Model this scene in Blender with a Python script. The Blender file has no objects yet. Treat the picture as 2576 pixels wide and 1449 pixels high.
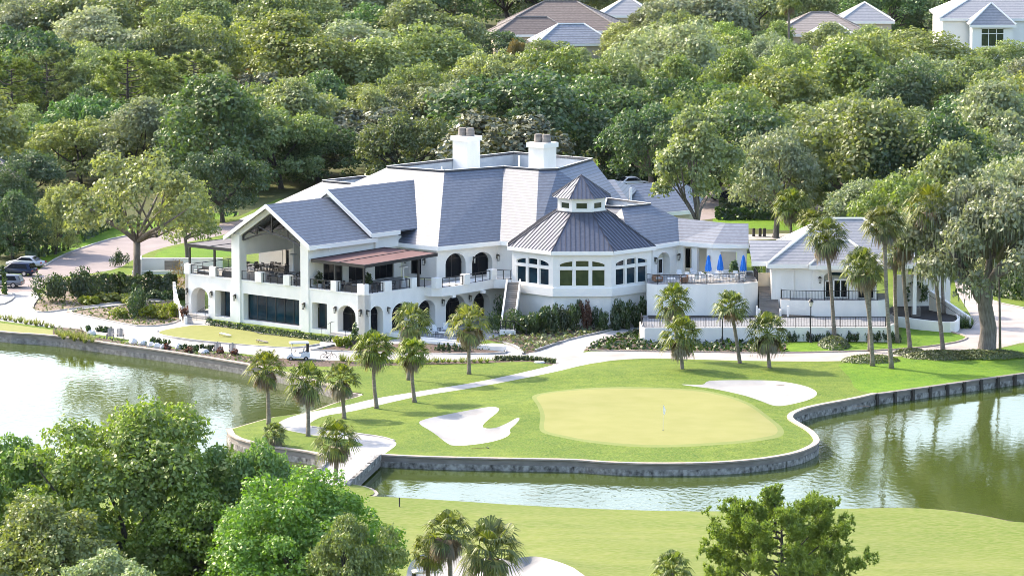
import bpy, math, random
import numpy as np
from mathutils import Vector, Matrix
from mathutils.geometry import delaunay_2d_cdt
SC = bpy.context.scene
COL = SC.collection
# ---------------------------------------------------------------- camera, sky, sun, exposure
CAM_H, FPX, YH, CX, CY = 69.0, 11500.0, -760.0, 1288.0, 724.5
PITCH = math.atan((CY - YH) / FPX)
CP, SP = math.cos(PITCH), math.sin(PITCH)
cd = bpy.data.cameras.new('camera'); cam = bpy.data.objects.new('camera', cd); COL.objects.link(cam)
cam.location = (0, 0, CAM_H); cam.rotation_euler = (math.pi / 2 - PITCH, 0, 0)
cd.sensor_width = 36.0; cd.lens = 36.0 * FPX / 2576.0; cd.clip_start = 1.0; cd.clip_end = 6000.0
SC.camera = cam
SUN_EL = math.radians(37.5)
SUN_AZ = math.radians(-52.0)            # clockwise from +Y: the sun stands behind the clubhouse, to the left
w = bpy.data.worlds.new("World"); SC.world = w; w.use_nodes = True
nt = w.node_tree; bg = nt.nodes['Background']
sky = nt.nodes.new('ShaderNodeTexSky'); sky.sky_type = 'NISHITA'; sky.sun_disc = False
sky.sun_elevation = SUN_EL; sky.sun_rotation = SUN_AZ; sky.altitude = 0; sky.air_density = 1.0; sky.dust_density = 2.4; sky.ozone_density = 1.0
nt.links.new(sky.outputs[0], bg.inputs[0]); bg.inputs[1].default_value = 0.15
sd = bpy.data.lights.new('sun', 'SUN'); sd.energy = 2.4; sd.angle = math.radians(0.6); sd.color = (1.0, 0.87, 0.69)
so = bpy.data.objects.new('sun', sd); COL.objects.link(so)
sdir = Vector((math.sin(SUN_AZ) * math.cos(SUN_EL), math.cos(SUN_AZ) * math.cos(SUN_EL), math.sin(SUN_EL)))
so.rotation_euler = sdir.to_track_quat('Z', 'Y').to_euler(); so.location = (-60, 560, 150)
SC.view_settings.view_transform = 'Standard'; SC.view_settings.look = 'None'; SC.view_settings.gamma = 1
SC.view_settings.exposure = 1.68
SC.render.engine = 'CYCLES'
SC.cycles.max_bounces = 6; SC.cycles.diffuse_bounces = 3; SC.cycles.transmission_bounces = 3; SC.cycles.volume_bounces = 0
SC.cycles.filter_width = 0.9; SC.cycles.use_denoising = True; SC.cycles.caustics_reflective = False; SC.cycles.caustics_refractive = False

# ---------------------------------------------------------------- helpers
def ray(px, py):
    a = px - CX; b = CY - py
    return (a, FPX * CP + b * SP, -FPX * SP + b * CP)
def P(px, py, z=0.0):                   # photograph point -> ground position at height z
    d = ray(px, py); t = (z - CAM_H) / d[2]
    return (d[0] * t, d[1] * t)
def PY(px, py, y):                      # photograph point -> position at distance y
    d = ray(px, py); t = y / d[1]
    return (d[0] * t, y, CAM_H + d[2] * t)
def ppm(y): return FPX / (y * CP + CAM_H * SP) # photograph pixels per metre at a distance
O = P(917.3, 851.7); _A = P(466.7, 793.9)
_L = math.hypot(_A[0] - O[0], _A[1] - O[1])
U = ((O[0] - _A[0]) / _L, (O[1] - _A[1]) / _L); V = (-U[1], U[0])
def W(u, v, z): return (O[0] + u * U[0] + v * V[0], O[1] + u * U[1] + v * V[1], z)
def W2(u, v): return W(u, v, 0)[:2]
def uvz(px, py, z):
    x, y = P(px, py, z); x -= O[0]; y -= O[1]
    return (x * U[0] + y * U[1], x * V[0] + y * V[1])

WO = {}                                 # world origin of each object
def empty(name, loc, rz=0.0):
    o = bpy.data.objects.new(name, None); o.empty_display_size = 0.3
    o.location = loc; o.rotation_euler = (0, 0, rz); COL.objects.link(o); WO[o] = Vector(loc); return o
def tag(o, label=None, cat=None, group=None, kind=None):
    if label: o['label'] = label
    if cat: o['category'] = cat
    if group: o['group'] = group
    if kind: o['kind'] = kind
    return o
def thing(name, loc, label, cat, group=None, rz=0.0):
    return tag(empty(name, loc, rz), label, cat, group)

class MB:
    def __init__(s): s.v = []; s.f = []; s.m = []; s.mi = 0
    def quad(s, *pts):
        n = len(s.v); s.v.extend(tuple(p) for p in pts); s.f.append(tuple(range(n, n + len(pts)))); s.m.append(s.mi); return s
    def prism(s, poly, z0, z1):         # poly: xy list counter-clockwise
        n = len(s.v); k = len(poly)
        s.v.extend((p[0], p[1], z0) for p in poly); s.v.extend((p[0], p[1], z1) for p in poly)
        s.f.append(tuple(range(n + k - 1, n - 1, -1))); s.f.append(tuple(range(n + k, n + 2 * k)))
        for i in range(k):
            j = (i + 1) % k; s.f.append((n + i, n + j, n + k + j, n + k + i))
        s.m.extend([s.mi] * (k + 2)); return s
    def hexa(s, b, t):                  # bottom quad, top quad
        n = len(s.v); s.v.extend(tuple(p) for p in b); s.v.extend(tuple(p) for p in t)
        for f in ((3, 2, 1, 0), (4, 5, 6, 7), (0, 1, 5, 4), (1, 2, 6, 5), (2, 3, 7, 6), (3, 0, 4, 7)):
            s.f.append(tuple(n + i for i in f))
        s.m.extend([s.mi] * 6); return s
    def box(s, x0, x1, y0, y1, z0, z1):
        return s.prism([(x0, y0), (x1, y0), (x1, y1), (x0, y1)], z0, z1)
    def obox(s, A, B, w, z0, z1, za=None):   # box along A->B (xy), width w centred
        dx, dy = B[0] - A[0], B[1] - A[1]; l = math.hypot(dx, dy) or 1; nx, ny = -dy / l * w / 2, dx / l * w / 2
        if za is None: return s.prism([(A[0] - nx, A[1] - ny), (B[0] - nx, B[1] - ny), (B[0] + nx, B[1] + ny), (A[0] + nx, A[1] + ny)], z0, z1)
    def uvbox(s, u0, u1, v0, v1, z0, z1):
        return s.prism([W2(u0, v0), W2(u1, v0), W2(u1, v1), W2(u0, v1)], z0, z1)
    def tube(s, pts, rad, n=6, cap=True):
        pts = [Vector(p) for p in pts]; base = len(s.v); k = len(pts)
        if not hasattr(rad, '__len__'): rad = [rad] * k
        for i, p in enumerate(pts):
            d = (pts[min(i + 1, k - 1)] - pts[max(i - 1, 0)]).normalized()
            a = d.orthogonal().normalized() if abs(d.z) < .9 else Vector((1, 0, 0)).cross(d).normalized()
            b = d.cross(a)
            for j in range(n):
                t = 2 * math.pi * j / n; q = p + (a * math.cos(t) + b * math.sin(t)) * rad[i]; s.v.append(tuple(q))
        for i in range(k - 1):
            for j in range(n):
                a0 = base + i * n + j; a1 = base + i * n + (j + 1) % n
                s.f.append((a0, a1, a1 + n, a0 + n)); s.m.append(s.mi)
        if cap:
            s.f.append(tuple(base + j for j in range(n - 1, -1, -1))); s.f.append(tuple(base + (k - 1) * n + j for j in range(n))); s.m.extend([s.mi] * 2)
        return s
    def bar(s, a, b, r=0.03): return s.tube([a, b], r, 4)
    def lathe(s, c, prof, n=12):        # prof: (r, z)
        base = len(s.v)
        for r, z in prof:
            for j in range(n):
                t = 2 * math.pi * j / n; s.v.append((c[0] + r * math.cos(t), c[1] + r * math.sin(t), c[2] + z))
        for i in range(len(prof) - 1):
            for j in range(n):
                a0 = base + i * n + j; a1 = base + i * n + (j + 1) % n
                s.f.append((a0, a1, a1 + n, a0 + n)); s.m.append(s.mi)
        s.f.append(tuple(base + j for j in range(n - 1, -1, -1))); e = base + (len(prof) - 1) * n
        s.f.append(tuple(e + j for j in range(n))); s.m.extend([s.mi] * 2)
        return s
    def mesh(s, name, mats, org=(0, 0, 0), smooth=False):
        me = bpy.data.meshes.new(name)
        ox, oy, oz = org
        me.from_pydata([(a - ox, b - oy, c - oz) for a, b, c in s.v], [], s.f)
        for m in (mats if isinstance(mats, (list, tuple)) else [mats]): me.materials.append(m)
        if isinstance(mats, (list, tuple)) and len(mats) > 1: me.polygons.foreach_set('material_index', s.m)
        if smooth: me.polygons.foreach_set('use_smooth', [True] * len(me.polygons))
        me.update(); return me
    def build(s, name, mats, parent=None, smooth=False, origin=None, local=False):
        # vertices are world coordinates unless local (then they are the parent's own coordinates)
        if not s.v: return None
        org = (0, 0, 0)
        if not local:
            org = WO[parent] if parent is not None else (origin or (0, 0, 0))
        o = bpy.data.objects.new(name, s.mesh(name, mats, org, smooth)); COL.objects.link(o)
        if parent is not None: o.parent = parent
        elif origin: o.location = origin
        WO[o] = Vector(org) if not local else Vector((0, 0, 0)); return o

def copy_tree(o, parent=None):
    c = o.copy(); COL.objects.link(c)
    if parent is not None: c.parent = parent
    for ch in list(o.children): copy_tree(ch, c)
    return c
def place(proto, used, loc, rz, label, group=None, sc=None):   # first call moves the prototype, later calls copy it
    o = proto if not used else copy_tree(proto)
    used.append(1); o.location = loc; o.rotation_euler = (0, 0, rz)
    if sc: o.scale = (sc, sc, sc)
    o['label'] = label
    if group: o['group'] = group
    return o
ORD = ['', 'first', 'second', 'third', 'fourth', 'fifth', 'sixth', 'seventh', 'eighth', 'ninth', 'tenth', 'eleventh', 'twelfth', 'thirteenth',
       'fourteenth', 'fifteenth', 'sixteenth', 'seventeenth', 'eighteenth', 'nineteenth', 'twentieth', 'twenty-first', 'twenty-second', 'twenty-third',
       'twenty-fourth', 'twenty-fifth', 'twenty-sixth', 'twenty-seventh', 'twenty-eighth', 'twenty-ninth', 'thirtieth']

# ---------------------------------------------------------------- materials
def pm(name, c1, c2=None, scale=4.0, rough=0.7, bump=0.0, bscale=None, metal=0.0, spec=0.5, detail=4.0, stretch=None):
    m = bpy.data.materials.new(name); m.use_nodes = True; n = m.node_tree.nodes; l = m.node_tree.links
    b = n['Principled BSDF']; b.inputs['Roughness'].default_value = rough; b.inputs['Metallic'].default_value = metal
    b.inputs['Specular IOR Level'].default_value = spec
    b.inputs['Base Color'].default_value = (*c1, 1)
    tc = n.new('ShaderNodeTexCoord'); src = tc.outputs['Object']
    if stretch:
        mp = n.new('ShaderNodeMapping'); mp.inputs['Scale'].default_value = stretch; l.new(src, mp.inputs[0]); src = mp.outputs[0]
    if c2:
        t = n.new('ShaderNodeTexNoise'); t.inputs['Scale'].default_value = scale; t.inputs['Detail'].default_value = detail; l.new(src, t.inputs['Vector'])
        r = n.new('ShaderNodeValToRGB'); r.color_ramp.elements[0].position = .32; r.color_ramp.elements[1].position = .68
        r.color_ramp.elements[0].color = (*c1, 1); r.color_ramp.elements[1].color = (*c2, 1)
        l.new(t.outputs[0], r.inputs[0]); l.new(r.outputs[0], b.inputs['Base Color'])
    if bump:
        t2 = n.new('ShaderNodeTexNoise'); t2.inputs['Scale'].default_value = bscale or scale; t2.inputs['Detail'].default_value = 3; l.new(src, t2.inputs['Vector'])
        bp = n.new('ShaderNodeBump'); bp.inputs['Strength'].default_value = bump; bp.inputs['Distance'].default_value = 0.1
        l.new(t2.outputs[0], bp.inputs['Height']); l.new(bp.outputs[0], b.inputs['Normal'])
    return m
def grass_mat(name, cols, scales=(0.12, 0.7, 5.0), bump=0.5, stretch=(1, 1, 1)):
    m = bpy.data.materials.new(name); m.use_nodes = True; n = m.node_tree.nodes; l = m.node_tree.links
    b = n['Principled BSDF']; b.inputs['Roughness'].default_value = .85; b.inputs['Specular IOR Level'].default_value = .2
    tcc = n.new('ShaderNodeTexCoord'); mp = n.new('ShaderNodeMapping'); mp.inputs['Scale'].default_value = stretch; l.new(tcc.outputs['Object'], mp.inputs[0]); prev = None
    class tc: outputs = {'Object': mp.outputs[0]}
    for i, s in enumerate(scales):
        t = n.new('ShaderNodeTexNoise'); t.inputs['Scale'].default_value = s; t.inputs['Detail'].default_value = 5; l.new(tc.outputs['Object'], t.inputs['Vector'])
        r = n.new('ShaderNodeValToRGB'); r.color_ramp.elements[0].position = .38; r.color_ramp.elements[1].position = .64
        l.new(t.outputs[0], r.inputs[0])
        mx = n.new('ShaderNodeMix'); mx.data_type = 'RGBA'; l.new(r.outputs[0], mx.inputs[0])
        if prev is None: mx.inputs[6].default_value = (*cols[0], 1); mx.inputs[7].default_value = (*cols[1], 1)
        else:
            sc_ = n.new('ShaderNodeMath'); sc_.operation = 'MULTIPLY'; sc_.inputs[1].default_value = .65 if i == 1 else .5
            l.new(r.outputs[0], sc_.inputs[0]); l.new(sc_.outputs[0], mx.inputs[0]); l.new(prev, mx.inputs[6]); mx.inputs[7].default_value = (*cols[min(i + 1, len(cols) - 1)], 1)
        prev = mx.outputs[2]
    l.new(prev, b.inputs['Base Color'])
    t2 = n.new('ShaderNodeTexNoise'); t2.inputs['Scale'].default_value = 3.0; t2.inputs['Detail'].default_value = 6; l.new(tc.outputs['Object'], t2.inputs['Vector'])
    bp = n.new('ShaderNodeBump'); bp.inputs['Strength'].default_value = bump; bp.inputs['Distance'].default_value = .25
    l.new(t2.outputs[0], bp.inputs['Height']); l.new(bp.outputs[0], b.inputs['Normal'])
    return m
def leaf_mat(name, dark, light, trans=(.5, .6, .1), vary=0.35, gloss=.15, tw=0.30):
    m = bpy.data.materials.new(name); m.use_nodes = True; n = m.node_tree.nodes; l = m.node_tree.links
    n.remove(n['Principled BSDF']); out = n['Material Output']
    g = n.new('ShaderNodeNewGeometry'); oi = n.new('ShaderNodeObjectInfo')
    mx = n.new('ShaderNodeMix'); mx.data_type = 'RGBA'; mx.inputs[6].default_value = (*dark, 1); mx.inputs[7].default_value = (*light, 1)
    l.new(g.outputs['Random Per Island'], mx.inputs[0])
    hs = n.new('ShaderNodeHueSaturation'); l.new(mx.outputs[2], hs.inputs['Color'])
    for sock, a, c in (('Hue', .035, .5), ('Value', vary * 2, 1.0), ('Saturation', .3, 1.0)):
        mm = n.new('ShaderNodeMath'); mm.operation = 'MULTIPLY_ADD'; mm.inputs[1].default_value = a; mm.inputs[2].default_value = c - a / 2
        if sock == 'Value': l.new(oi.outputs['Random'], mm.inputs[0])
        else:
            fr = n.new('ShaderNodeMath'); fr.operation = 'FRACT'; ml = n.new('ShaderNodeMath'); ml.operation = 'MULTIPLY'; ml.inputs[1].default_value = 7.31 if sock == 'Hue' else 13.7
            l.new(oi.outputs['Random'], ml.inputs[0]); l.new(ml.outputs[0], fr.inputs[0]); l.new(fr.outputs[0], mm.inputs[0])
        l.new(mm.outputs[0], hs.inputs[sock])
    df = n.new('ShaderNodeBsdfDiffuse'); tr = n.new('ShaderNodeBsdfTranslucent'); gl = n.new('ShaderNodeBsdfGlossy'); gl.inputs['Roughness'].default_value = .45
    gl.inputs['Color'].default_value = (.8, .85, .75, 1)
    l.new(hs.outputs[0], df.inputs[0])
    tm = n.new('ShaderNodeMix'); tm.data_type = 'RGBA'; tm.blend_type = 'MULTIPLY'; tm.inputs[0].default_value = 1; l.new(hs.outputs[0], tm.inputs[6]); tm.inputs[7].default_value = (*[2.2 * c for c in trans], 1)
    l.new(tm.outputs[2], tr.inputs[0])
    ms = n.new('ShaderNodeMixShader'); ms.inputs[0].default_value = tw; l.new(df.outputs[0], ms.inputs[1]); l.new(tr.outputs[0], ms.inputs[2])
    m2 = n.new('ShaderNodeMixShader'); m2.inputs[0].default_value = gloss * .4; l.new(ms.outputs[0], m2.inputs[1]); l.new(gl.outputs[0], m2.inputs[2])
    l.new(m2.outputs[0], out.inputs['Surface'])
    return m
def tile_mat(name, c1, c2, joint_shade, period, rough=.5, spec=.5, coat=0.0):   # courses of roof tiles: real height steps by bump, dark joints with the gap shadow painted in
    m = bpy.data.materials.new(name); m.use_nodes = True; n = m.node_tree.nodes; l = m.node_tree.links
    b = n['Principled BSDF']; b.inputs['Roughness'].default_value = rough; b.inputs['Specular IOR Level'].default_value = spec
    b.inputs['Coat Weight'].default_value = coat; b.inputs['Coat Roughness'].default_value = .55; b.inputs['Coat IOR'].default_value = 2.3
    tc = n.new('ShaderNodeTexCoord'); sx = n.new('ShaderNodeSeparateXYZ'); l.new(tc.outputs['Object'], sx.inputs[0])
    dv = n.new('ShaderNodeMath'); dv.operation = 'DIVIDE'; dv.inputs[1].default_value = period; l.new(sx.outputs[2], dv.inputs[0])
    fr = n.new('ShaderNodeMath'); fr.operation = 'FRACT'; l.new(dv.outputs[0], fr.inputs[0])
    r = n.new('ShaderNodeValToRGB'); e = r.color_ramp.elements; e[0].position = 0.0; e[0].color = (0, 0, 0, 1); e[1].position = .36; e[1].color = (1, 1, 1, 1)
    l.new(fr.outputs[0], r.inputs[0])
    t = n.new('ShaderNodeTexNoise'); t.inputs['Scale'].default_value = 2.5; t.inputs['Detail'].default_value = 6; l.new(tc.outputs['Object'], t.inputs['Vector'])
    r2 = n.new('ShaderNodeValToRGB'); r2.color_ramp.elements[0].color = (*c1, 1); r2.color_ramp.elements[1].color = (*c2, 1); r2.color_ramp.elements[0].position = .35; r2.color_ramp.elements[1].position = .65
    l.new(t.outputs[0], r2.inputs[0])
    mx = n.new('ShaderNodeMix'); mx.data_type = 'RGBA'; l.new(r.outputs[0], mx.inputs[0]); mx.inputs[6].default_value = (*joint_shade, 1); l.new(r2.outputs[0], mx.inputs[7])
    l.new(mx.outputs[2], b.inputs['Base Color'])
    bp = n.new('ShaderNodeBump'); bp.inputs['Strength'].default_value = .5; bp.inputs['Distance'].default_value = .05; bp.invert = True
    l.new(fr.outputs[0], bp.inputs['Height']); l.new(bp.outputs[0], b.inputs['Normal'])
    return m
def glass_mat(name, c=(.004, .006, .010), rough=.03):
    m = pm(name, c, rough=rough, spec=.12); return m
def water_mat():
    m = bpy.data.materials.new('pond_water'); m.use_nodes = True; n = m.node_tree.nodes; l = m.node_tree.links
    b = n['Principled BSDF']; b.inputs['Base Color'].default_value = (.056, .078, .012, 1); b.inputs['Roughness'].default_value = .05; b.inputs['IOR'].default_value = 1.29
    tc = n.new('ShaderNodeTexCoord'); mp = n.new('ShaderNodeMapping'); mp.inputs['Scale'].default_value = (1.0, .55, 1); mp.inputs['Rotation'].default_value = (0, 0, .25); l.new(tc.outputs['Object'], mp.inputs[0])
    t = n.new('ShaderNodeTexNoise'); t.inputs['Scale'].default_value = 1.6; t.inputs['Detail'].default_value = 3; l.new(mp.outputs[0], t.inputs['Vector'])
    t2 = n.new('ShaderNodeTexNoise'); t2.inputs['Scale'].default_value = .035; t2.inputs['Detail'].default_value = 2; l.new(tc.outputs['Object'], t2.inputs['Vector'])
    r = n.new('ShaderNodeValToRGB'); r.color_ramp.elements[0].position = .4; r.color_ramp.elements[1].position = .62; r.color_ramp.elements[0].color = (.25, .25, .25, 1); l.new(t2.outputs[0], r.inputs[0])
    mu = n.new('ShaderNodeMath'); mu.operation = 'MULTIPLY'; l.new(t.outputs[0], mu.inputs[0]); l.new(r.outputs[0], mu.inputs[1])
    bp = n.new('ShaderNodeBump'); bp.inputs['Strength'].default_value = .22; bp.inputs['Distance'].default_value = .22; l.new(mu.outputs[0], bp.inputs['Height']); l.new(bp.outputs[0], b.inputs['Normal'])
    return m
def brick_mat(name, c1, c2, mortar, sx=.8, sy=.3):
    m = bpy.data.materials.new(name); m.use_nodes = True; n = m.node_tree.nodes; l = m.node_tree.links
    b = n['Principled BSDF']; b.inputs['Roughness'].default_value = .8
    tc = n.new('ShaderNodeTexCoord'); k = n.new('ShaderNodeTexBrick'); k.inputs['Color1'].default_value = (*c1, 1); k.inputs['Color2'].default_value = (*c2, 1); k.inputs['Mortar'].default_value = (*mortar, 1)
    k.inputs['Scale'].default_value = 1; k.inputs['Brick Width'].default_value = sx; k.inputs['Row Height'].default_value = sy; k.inputs['Mortar Size'].default_value = .02
    l.new(tc.outputs['Object'], k.inputs['Vector']); l.new(k.outputs[0], b.inputs['Base Color']); return m
M = {}
M['stucco'] = pm('white_stucco', (.92, .885, .83), (.85, .82, .77), .9, .85, .15, 12, detail=7, stretch=(1, 1, .35))
M['stucco_warm'] = pm('cream_stucco', (.62, .54, .42), (.56, .48, .37), 1.2, .9, .1, 10)
M['trim'] = pm('white_trim', (.92, .89, .84), rough=.5)
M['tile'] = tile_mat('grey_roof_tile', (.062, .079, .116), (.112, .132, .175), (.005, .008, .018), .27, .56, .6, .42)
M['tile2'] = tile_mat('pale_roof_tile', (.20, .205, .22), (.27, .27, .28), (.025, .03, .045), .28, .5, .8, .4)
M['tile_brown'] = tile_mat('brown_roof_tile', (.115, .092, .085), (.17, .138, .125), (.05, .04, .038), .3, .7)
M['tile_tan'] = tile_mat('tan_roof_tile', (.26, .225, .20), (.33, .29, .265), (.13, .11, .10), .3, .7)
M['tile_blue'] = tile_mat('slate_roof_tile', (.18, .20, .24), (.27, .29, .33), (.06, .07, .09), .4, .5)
M['metal_roof'] = pm('standing_seam_metal', (.075, .085, .12), (.105, .117, .155), 3, .4, metal=.3, spec=.8)
M['seam'] = pm('roof_seam', (.06, .06, .075), rough=.4, metal=.3)
M['flat_roof'] = pm('flat_roof_membrane', (.52, .54, .55), (.42, .44, .46), .5, .8)
M['cap'] = pm('dark_coping', (.12, .11, .11), rough=.5)
M['black'] = pm('black_metal', (.014, .015, .018), rough=.45)
M['bronze'] = pm('bronze_metal', (.05, .045, .04), rough=.4, metal=.4)
M['glass'] = glass_mat('dark_glass')
M['glass_b'] = pm('tinted_blue_glass', (.006, .035, .055), (.003, .010, .018), .6, .04, spec=.22)  # bluish reflections painted as mottling into the pane colour
M['glass_g'] = pm('clear_glass', (.03, .045, .024), (.065, .08, .04), 1.2, .05, spec=.3)
M['deck'] = pm('deck_paver', (.30, .29, .28), (.36, .35, .33), 3, .8)
M['awning'] = pm('rose_awning_canvas', (.125, .06, .056), (.16, .082, .076), .7, .85)
M['awning_grey'] = pm('grey_awning_canvas', (.15, .138, .142), (.18, .165, .165), .7, .85)
M['concrete'] = pm('pale_concrete', (.31, .298, .286), (.45, .435, .42), .55, .85, .1, 8, detail=9)
M['road'] = pm('tan_road', (.32, .28, .255), (.43, .385, .36), .4, .85, .1, 8, detail=9)
M['asphalt'] = pm('brown_asphalt', (.24, .20, .19), (.30, .25, .24), .3, .9, .1, 8)
M['paver'] = pm('grey_pavers', (.22, .225, .24), (.29, .29, .30), 2.5, .85, .15, 6)
M['mulch'] = pm('bark_mulch', (.055, .035, .025), (.15, .10, .075), 3.5, .95, .6, 6)
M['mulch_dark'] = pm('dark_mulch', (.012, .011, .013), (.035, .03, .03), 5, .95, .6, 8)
M['stone_bed'] = pm('stone_mulch', (.12, .085, .065), (.34, .27, .21), 2.2, .95, .8, 3)
M['sand'] = pm('white_sand', (.30, .287, .272), (.41, .396, .38), .3, .95, .25, 2.5, detail=8)
M['bulk_cap'] = pm('bulkhead_cap', (.33, .27, .225), (.42, .36, .31), 1.5, .8)
M['bulk'] = pm('bulkhead_upper', (.18, .16, .145), (.275, .25, .23), .7, .9, stretch=(1, 1, 4))
M['bulk_low'] = pm('bulkhead_stained', (.05, .046, .04), (.42, .40, .375), 2.2, .9, stretch=(1, 1, .8), detail=8)
M['bulk_wall'] = pm('grey_bulkhead', (.13, .12, .115), (.31, .295, .28), 2.4, .9, detail=8)
M['lawn'] = grass_mat('lawn_grass', [(.088, .158, .010), (.152, .215, .022), (.048, .112, .007), (.20, .22, .040)])
M['lawn_bright'] = grass_mat('bright_lawn_grass', [(.085, .20, .006), (.135, .25, .010), (.05, .14, .005), (.18, .25, .018)])
M['fairway'] = grass_mat('fairway_grass', [(.112, .168, .014), (.195, .222, .044), (.10, .155, .014), (.25, .245, .09)], (.05, .3, 4.0), .3, (.4, 1, 1))
M['green'] = pm('putting_green_turf', (.215, .218, .048), (.245, .24, .066), .35, .9)
M['fringe'] = pm('green_fringe_turf', (.155, .195, .032), (.185, .215, .046), .5, .9)
M['turf'] = pm('play_lawn_turf', (.20, .215, .045), (.235, .24, .06), 1.0, .9)
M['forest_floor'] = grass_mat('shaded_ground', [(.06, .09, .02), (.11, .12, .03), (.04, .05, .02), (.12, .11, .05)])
M['bark'] = pm('grey_bark', (.12, .10, .085), (.24, .21, .185), 3, .95, .6, 6, stretch=(2, 2, .5))
M['bark_dark'] = pm('dark_bark', (.045, .038, .032), (.09, .078, .066), 3, .95, .6, 6, stretch=(2, 2, .5))
M['palm_trunk'] = pm('palm_trunk_bark', (.17, .135, .105), (.31, .265, .22), 3, .95, .8, 7, stretch=(1, 1, 2.5))
M['water'] = water_mat()
M['oak'] = leaf_mat('oak_leaves', (.115, .155, .05), (.26, .29, .105), (.75, .85, .3))
M['oak_fresh'] = leaf_mat('fresh_oak_leaves', (.10, .165, .032), (.235, .31, .085), (.75, .9, .25), .15)
M['oak_yellow'] = leaf_mat('spring_oak_leaves', (.155, .185, .07), (.325, .345, .155), (.8, .9, .3), .2)
M['oak_dark'] = leaf_mat('dark_oak_leaves', (.060, .10, .042), (.15, .195, .08), (.6, .8, .3), .3)
M['oak_grey'] = leaf_mat('grey_green_leaves', (.175, .20, .115), (.34, .36, .22), (.7, .8, .42), .25)
M['magnolia'] = leaf_mat('magnolia_leaves', (.050, .062, .03), (.17, .165, .09), (.5, .55, .25), .25, .3)
M['pine'] = leaf_mat('pine_needles', (.085, .125, .03), (.185, .22, .06), (.6, .7, .25), .2)
M['pine_bright'] = leaf_mat('bright_pine_needles', (.13, .19, .042), (.28, .33, .095), (.6, .7, .25), .1)
M['rust_leaf'] = leaf_mat('rust_yellow_leaves', (.14, .10, .02), (.24, .19, .045), (.9, .75, .2), .2)
M['moss'] = leaf_mat('spanish_moss', (.17, .185, .135), (.27, .285, .22), (.5, .55, .4), .1, .0)
M['palm'] = leaf_mat('palm_fronds', (.058, .088, .018), (.235, .245, .06), (.8, .9, .25), .2, .12)
M['palm_dead'] = leaf_mat('dead_fronds', (.13, .09, .05), (.25, .18, .10), (.6, .5, .3), .15, .2)
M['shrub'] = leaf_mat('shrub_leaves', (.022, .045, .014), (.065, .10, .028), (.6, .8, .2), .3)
M['shrub_lime'] = leaf_mat('lime_shrub_leaves', (.12, .16, .018), (.24, .27, .035), (.8, .9, .15), .2)
M['shrub_red'] = leaf_mat('red_shrub_leaves', (.07, .03, .02), (.16, .07, .05), (.8, .4, .2), .2)
M['reed'] = leaf_mat('ornamental_grass', (.14, .17, .06), (.29, .31, .14), (.8, .85, .4), .2, .0)
M['cover'] = leaf_mat('ground_cover_leaves', (.075, .095, .035), (.16, .18, .07), (.6, .7, .3), .2)
M['white_plastic'] = pm('white_gelcoat', (.80, .80, .80), rough=.25)
M['wicker'] = pm('dark_wicker', (.035, .033, .035), (.07, .066, .066), 20, .7)
M['cushion'] = pm('pale_cushion', (.42, .41, .41), (.48, .47, .47), 5, .9)
M['white_mesh'] = pm('white_sling', (.72, .72, .72), rough=.6)
M['blue_cloth'] = pm('blue_canvas', (.006, .15, .60), (.008, .18, .68), 3, .75)
M['teak'] = pm('grey_teak', (.28, .24, .21), (.36, .31, .27), 4, .8, stretch=(1, 1, 6))
M['wood'] = pm('brown_wood', (.22, .11, .06), (.3, .16, .09), 4, .7)
M['rock'] = pm('pale_boulder', (.58, .57, .55), (.72, .71, .69), 2, .85, .4, 3)
M['rubber'] = pm('black_rubber', (.015, .015, .016), rough=.8)
M['rim'] = pm('alloy_rim', (.5, .5, .52), rough=.3, metal=.9)
M['carglass'] = glass_mat('car_glass', (.01, .012, .016))
M['orange'] = pm('orange_plastic', (.75, .07, .02), rough=.5)
M['lamp_glass'] = pm('frosted_lamp_glass', (.6, .58, .52), rough=.3)
# ---------------------------------------------------------------- ground: one triangulated sheet cut along every outline
def smooth_poly(pts, it=2):
    for _ in range(it):
        q = []
        for i in range(len(pts)):
            a, b = pts[i], pts[(i + 1) % len(pts)]
            q.append((a[0] * .75 + b[0] * .25, a[1] * .75 + b[1] * .25)); q.append((a[0] * .25 + b[0] * .75, a[1] * .25 + b[1] * .75))
        pts = q
    return pts
def smooth_line(pts, it=2):
    for _ in range(it):
        q = [pts[0]]
        for i in range(len(pts) - 1):
            a, b = pts[i], pts[i + 1]
            q.append((a[0] * .75 + b[0] * .25, a[1] * .75 + b[1] * .25)); q.append((a[0] * .25 + b[0] * .75, a[1] * .25 + b[1] * .75))
        q.append(pts[-1]); pts = q
    return pts
def G(lst, z=0): return [P(x, y, z) for x, y in lst]
def seg_d(p, poly):
    p = np.asarray(p, float); a = np.asarray(poly, float); b = np.roll(a, -1, 0); d = b - a
    t = np.clip(((p - a) * d).sum(1) / np.maximum((d * d).sum(1), 1e-9), 0, 1)
    return float(np.sqrt((((a + d * t[:, None]) - p) ** 2).sum(1).min()))
def inside(p, poly):
    x, y = p; c = False; n = len(poly); j = n - 1
    for i in range(n):
        xi, yi = poly[i]; xj, yj = poly[j]
        if (yi > y) != (yj > y) and x < (xj - xi) * (y - yi) / (yj - yi) + xi: c = not c
        j = i
    return c
WATER_Z = -1.06
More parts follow.
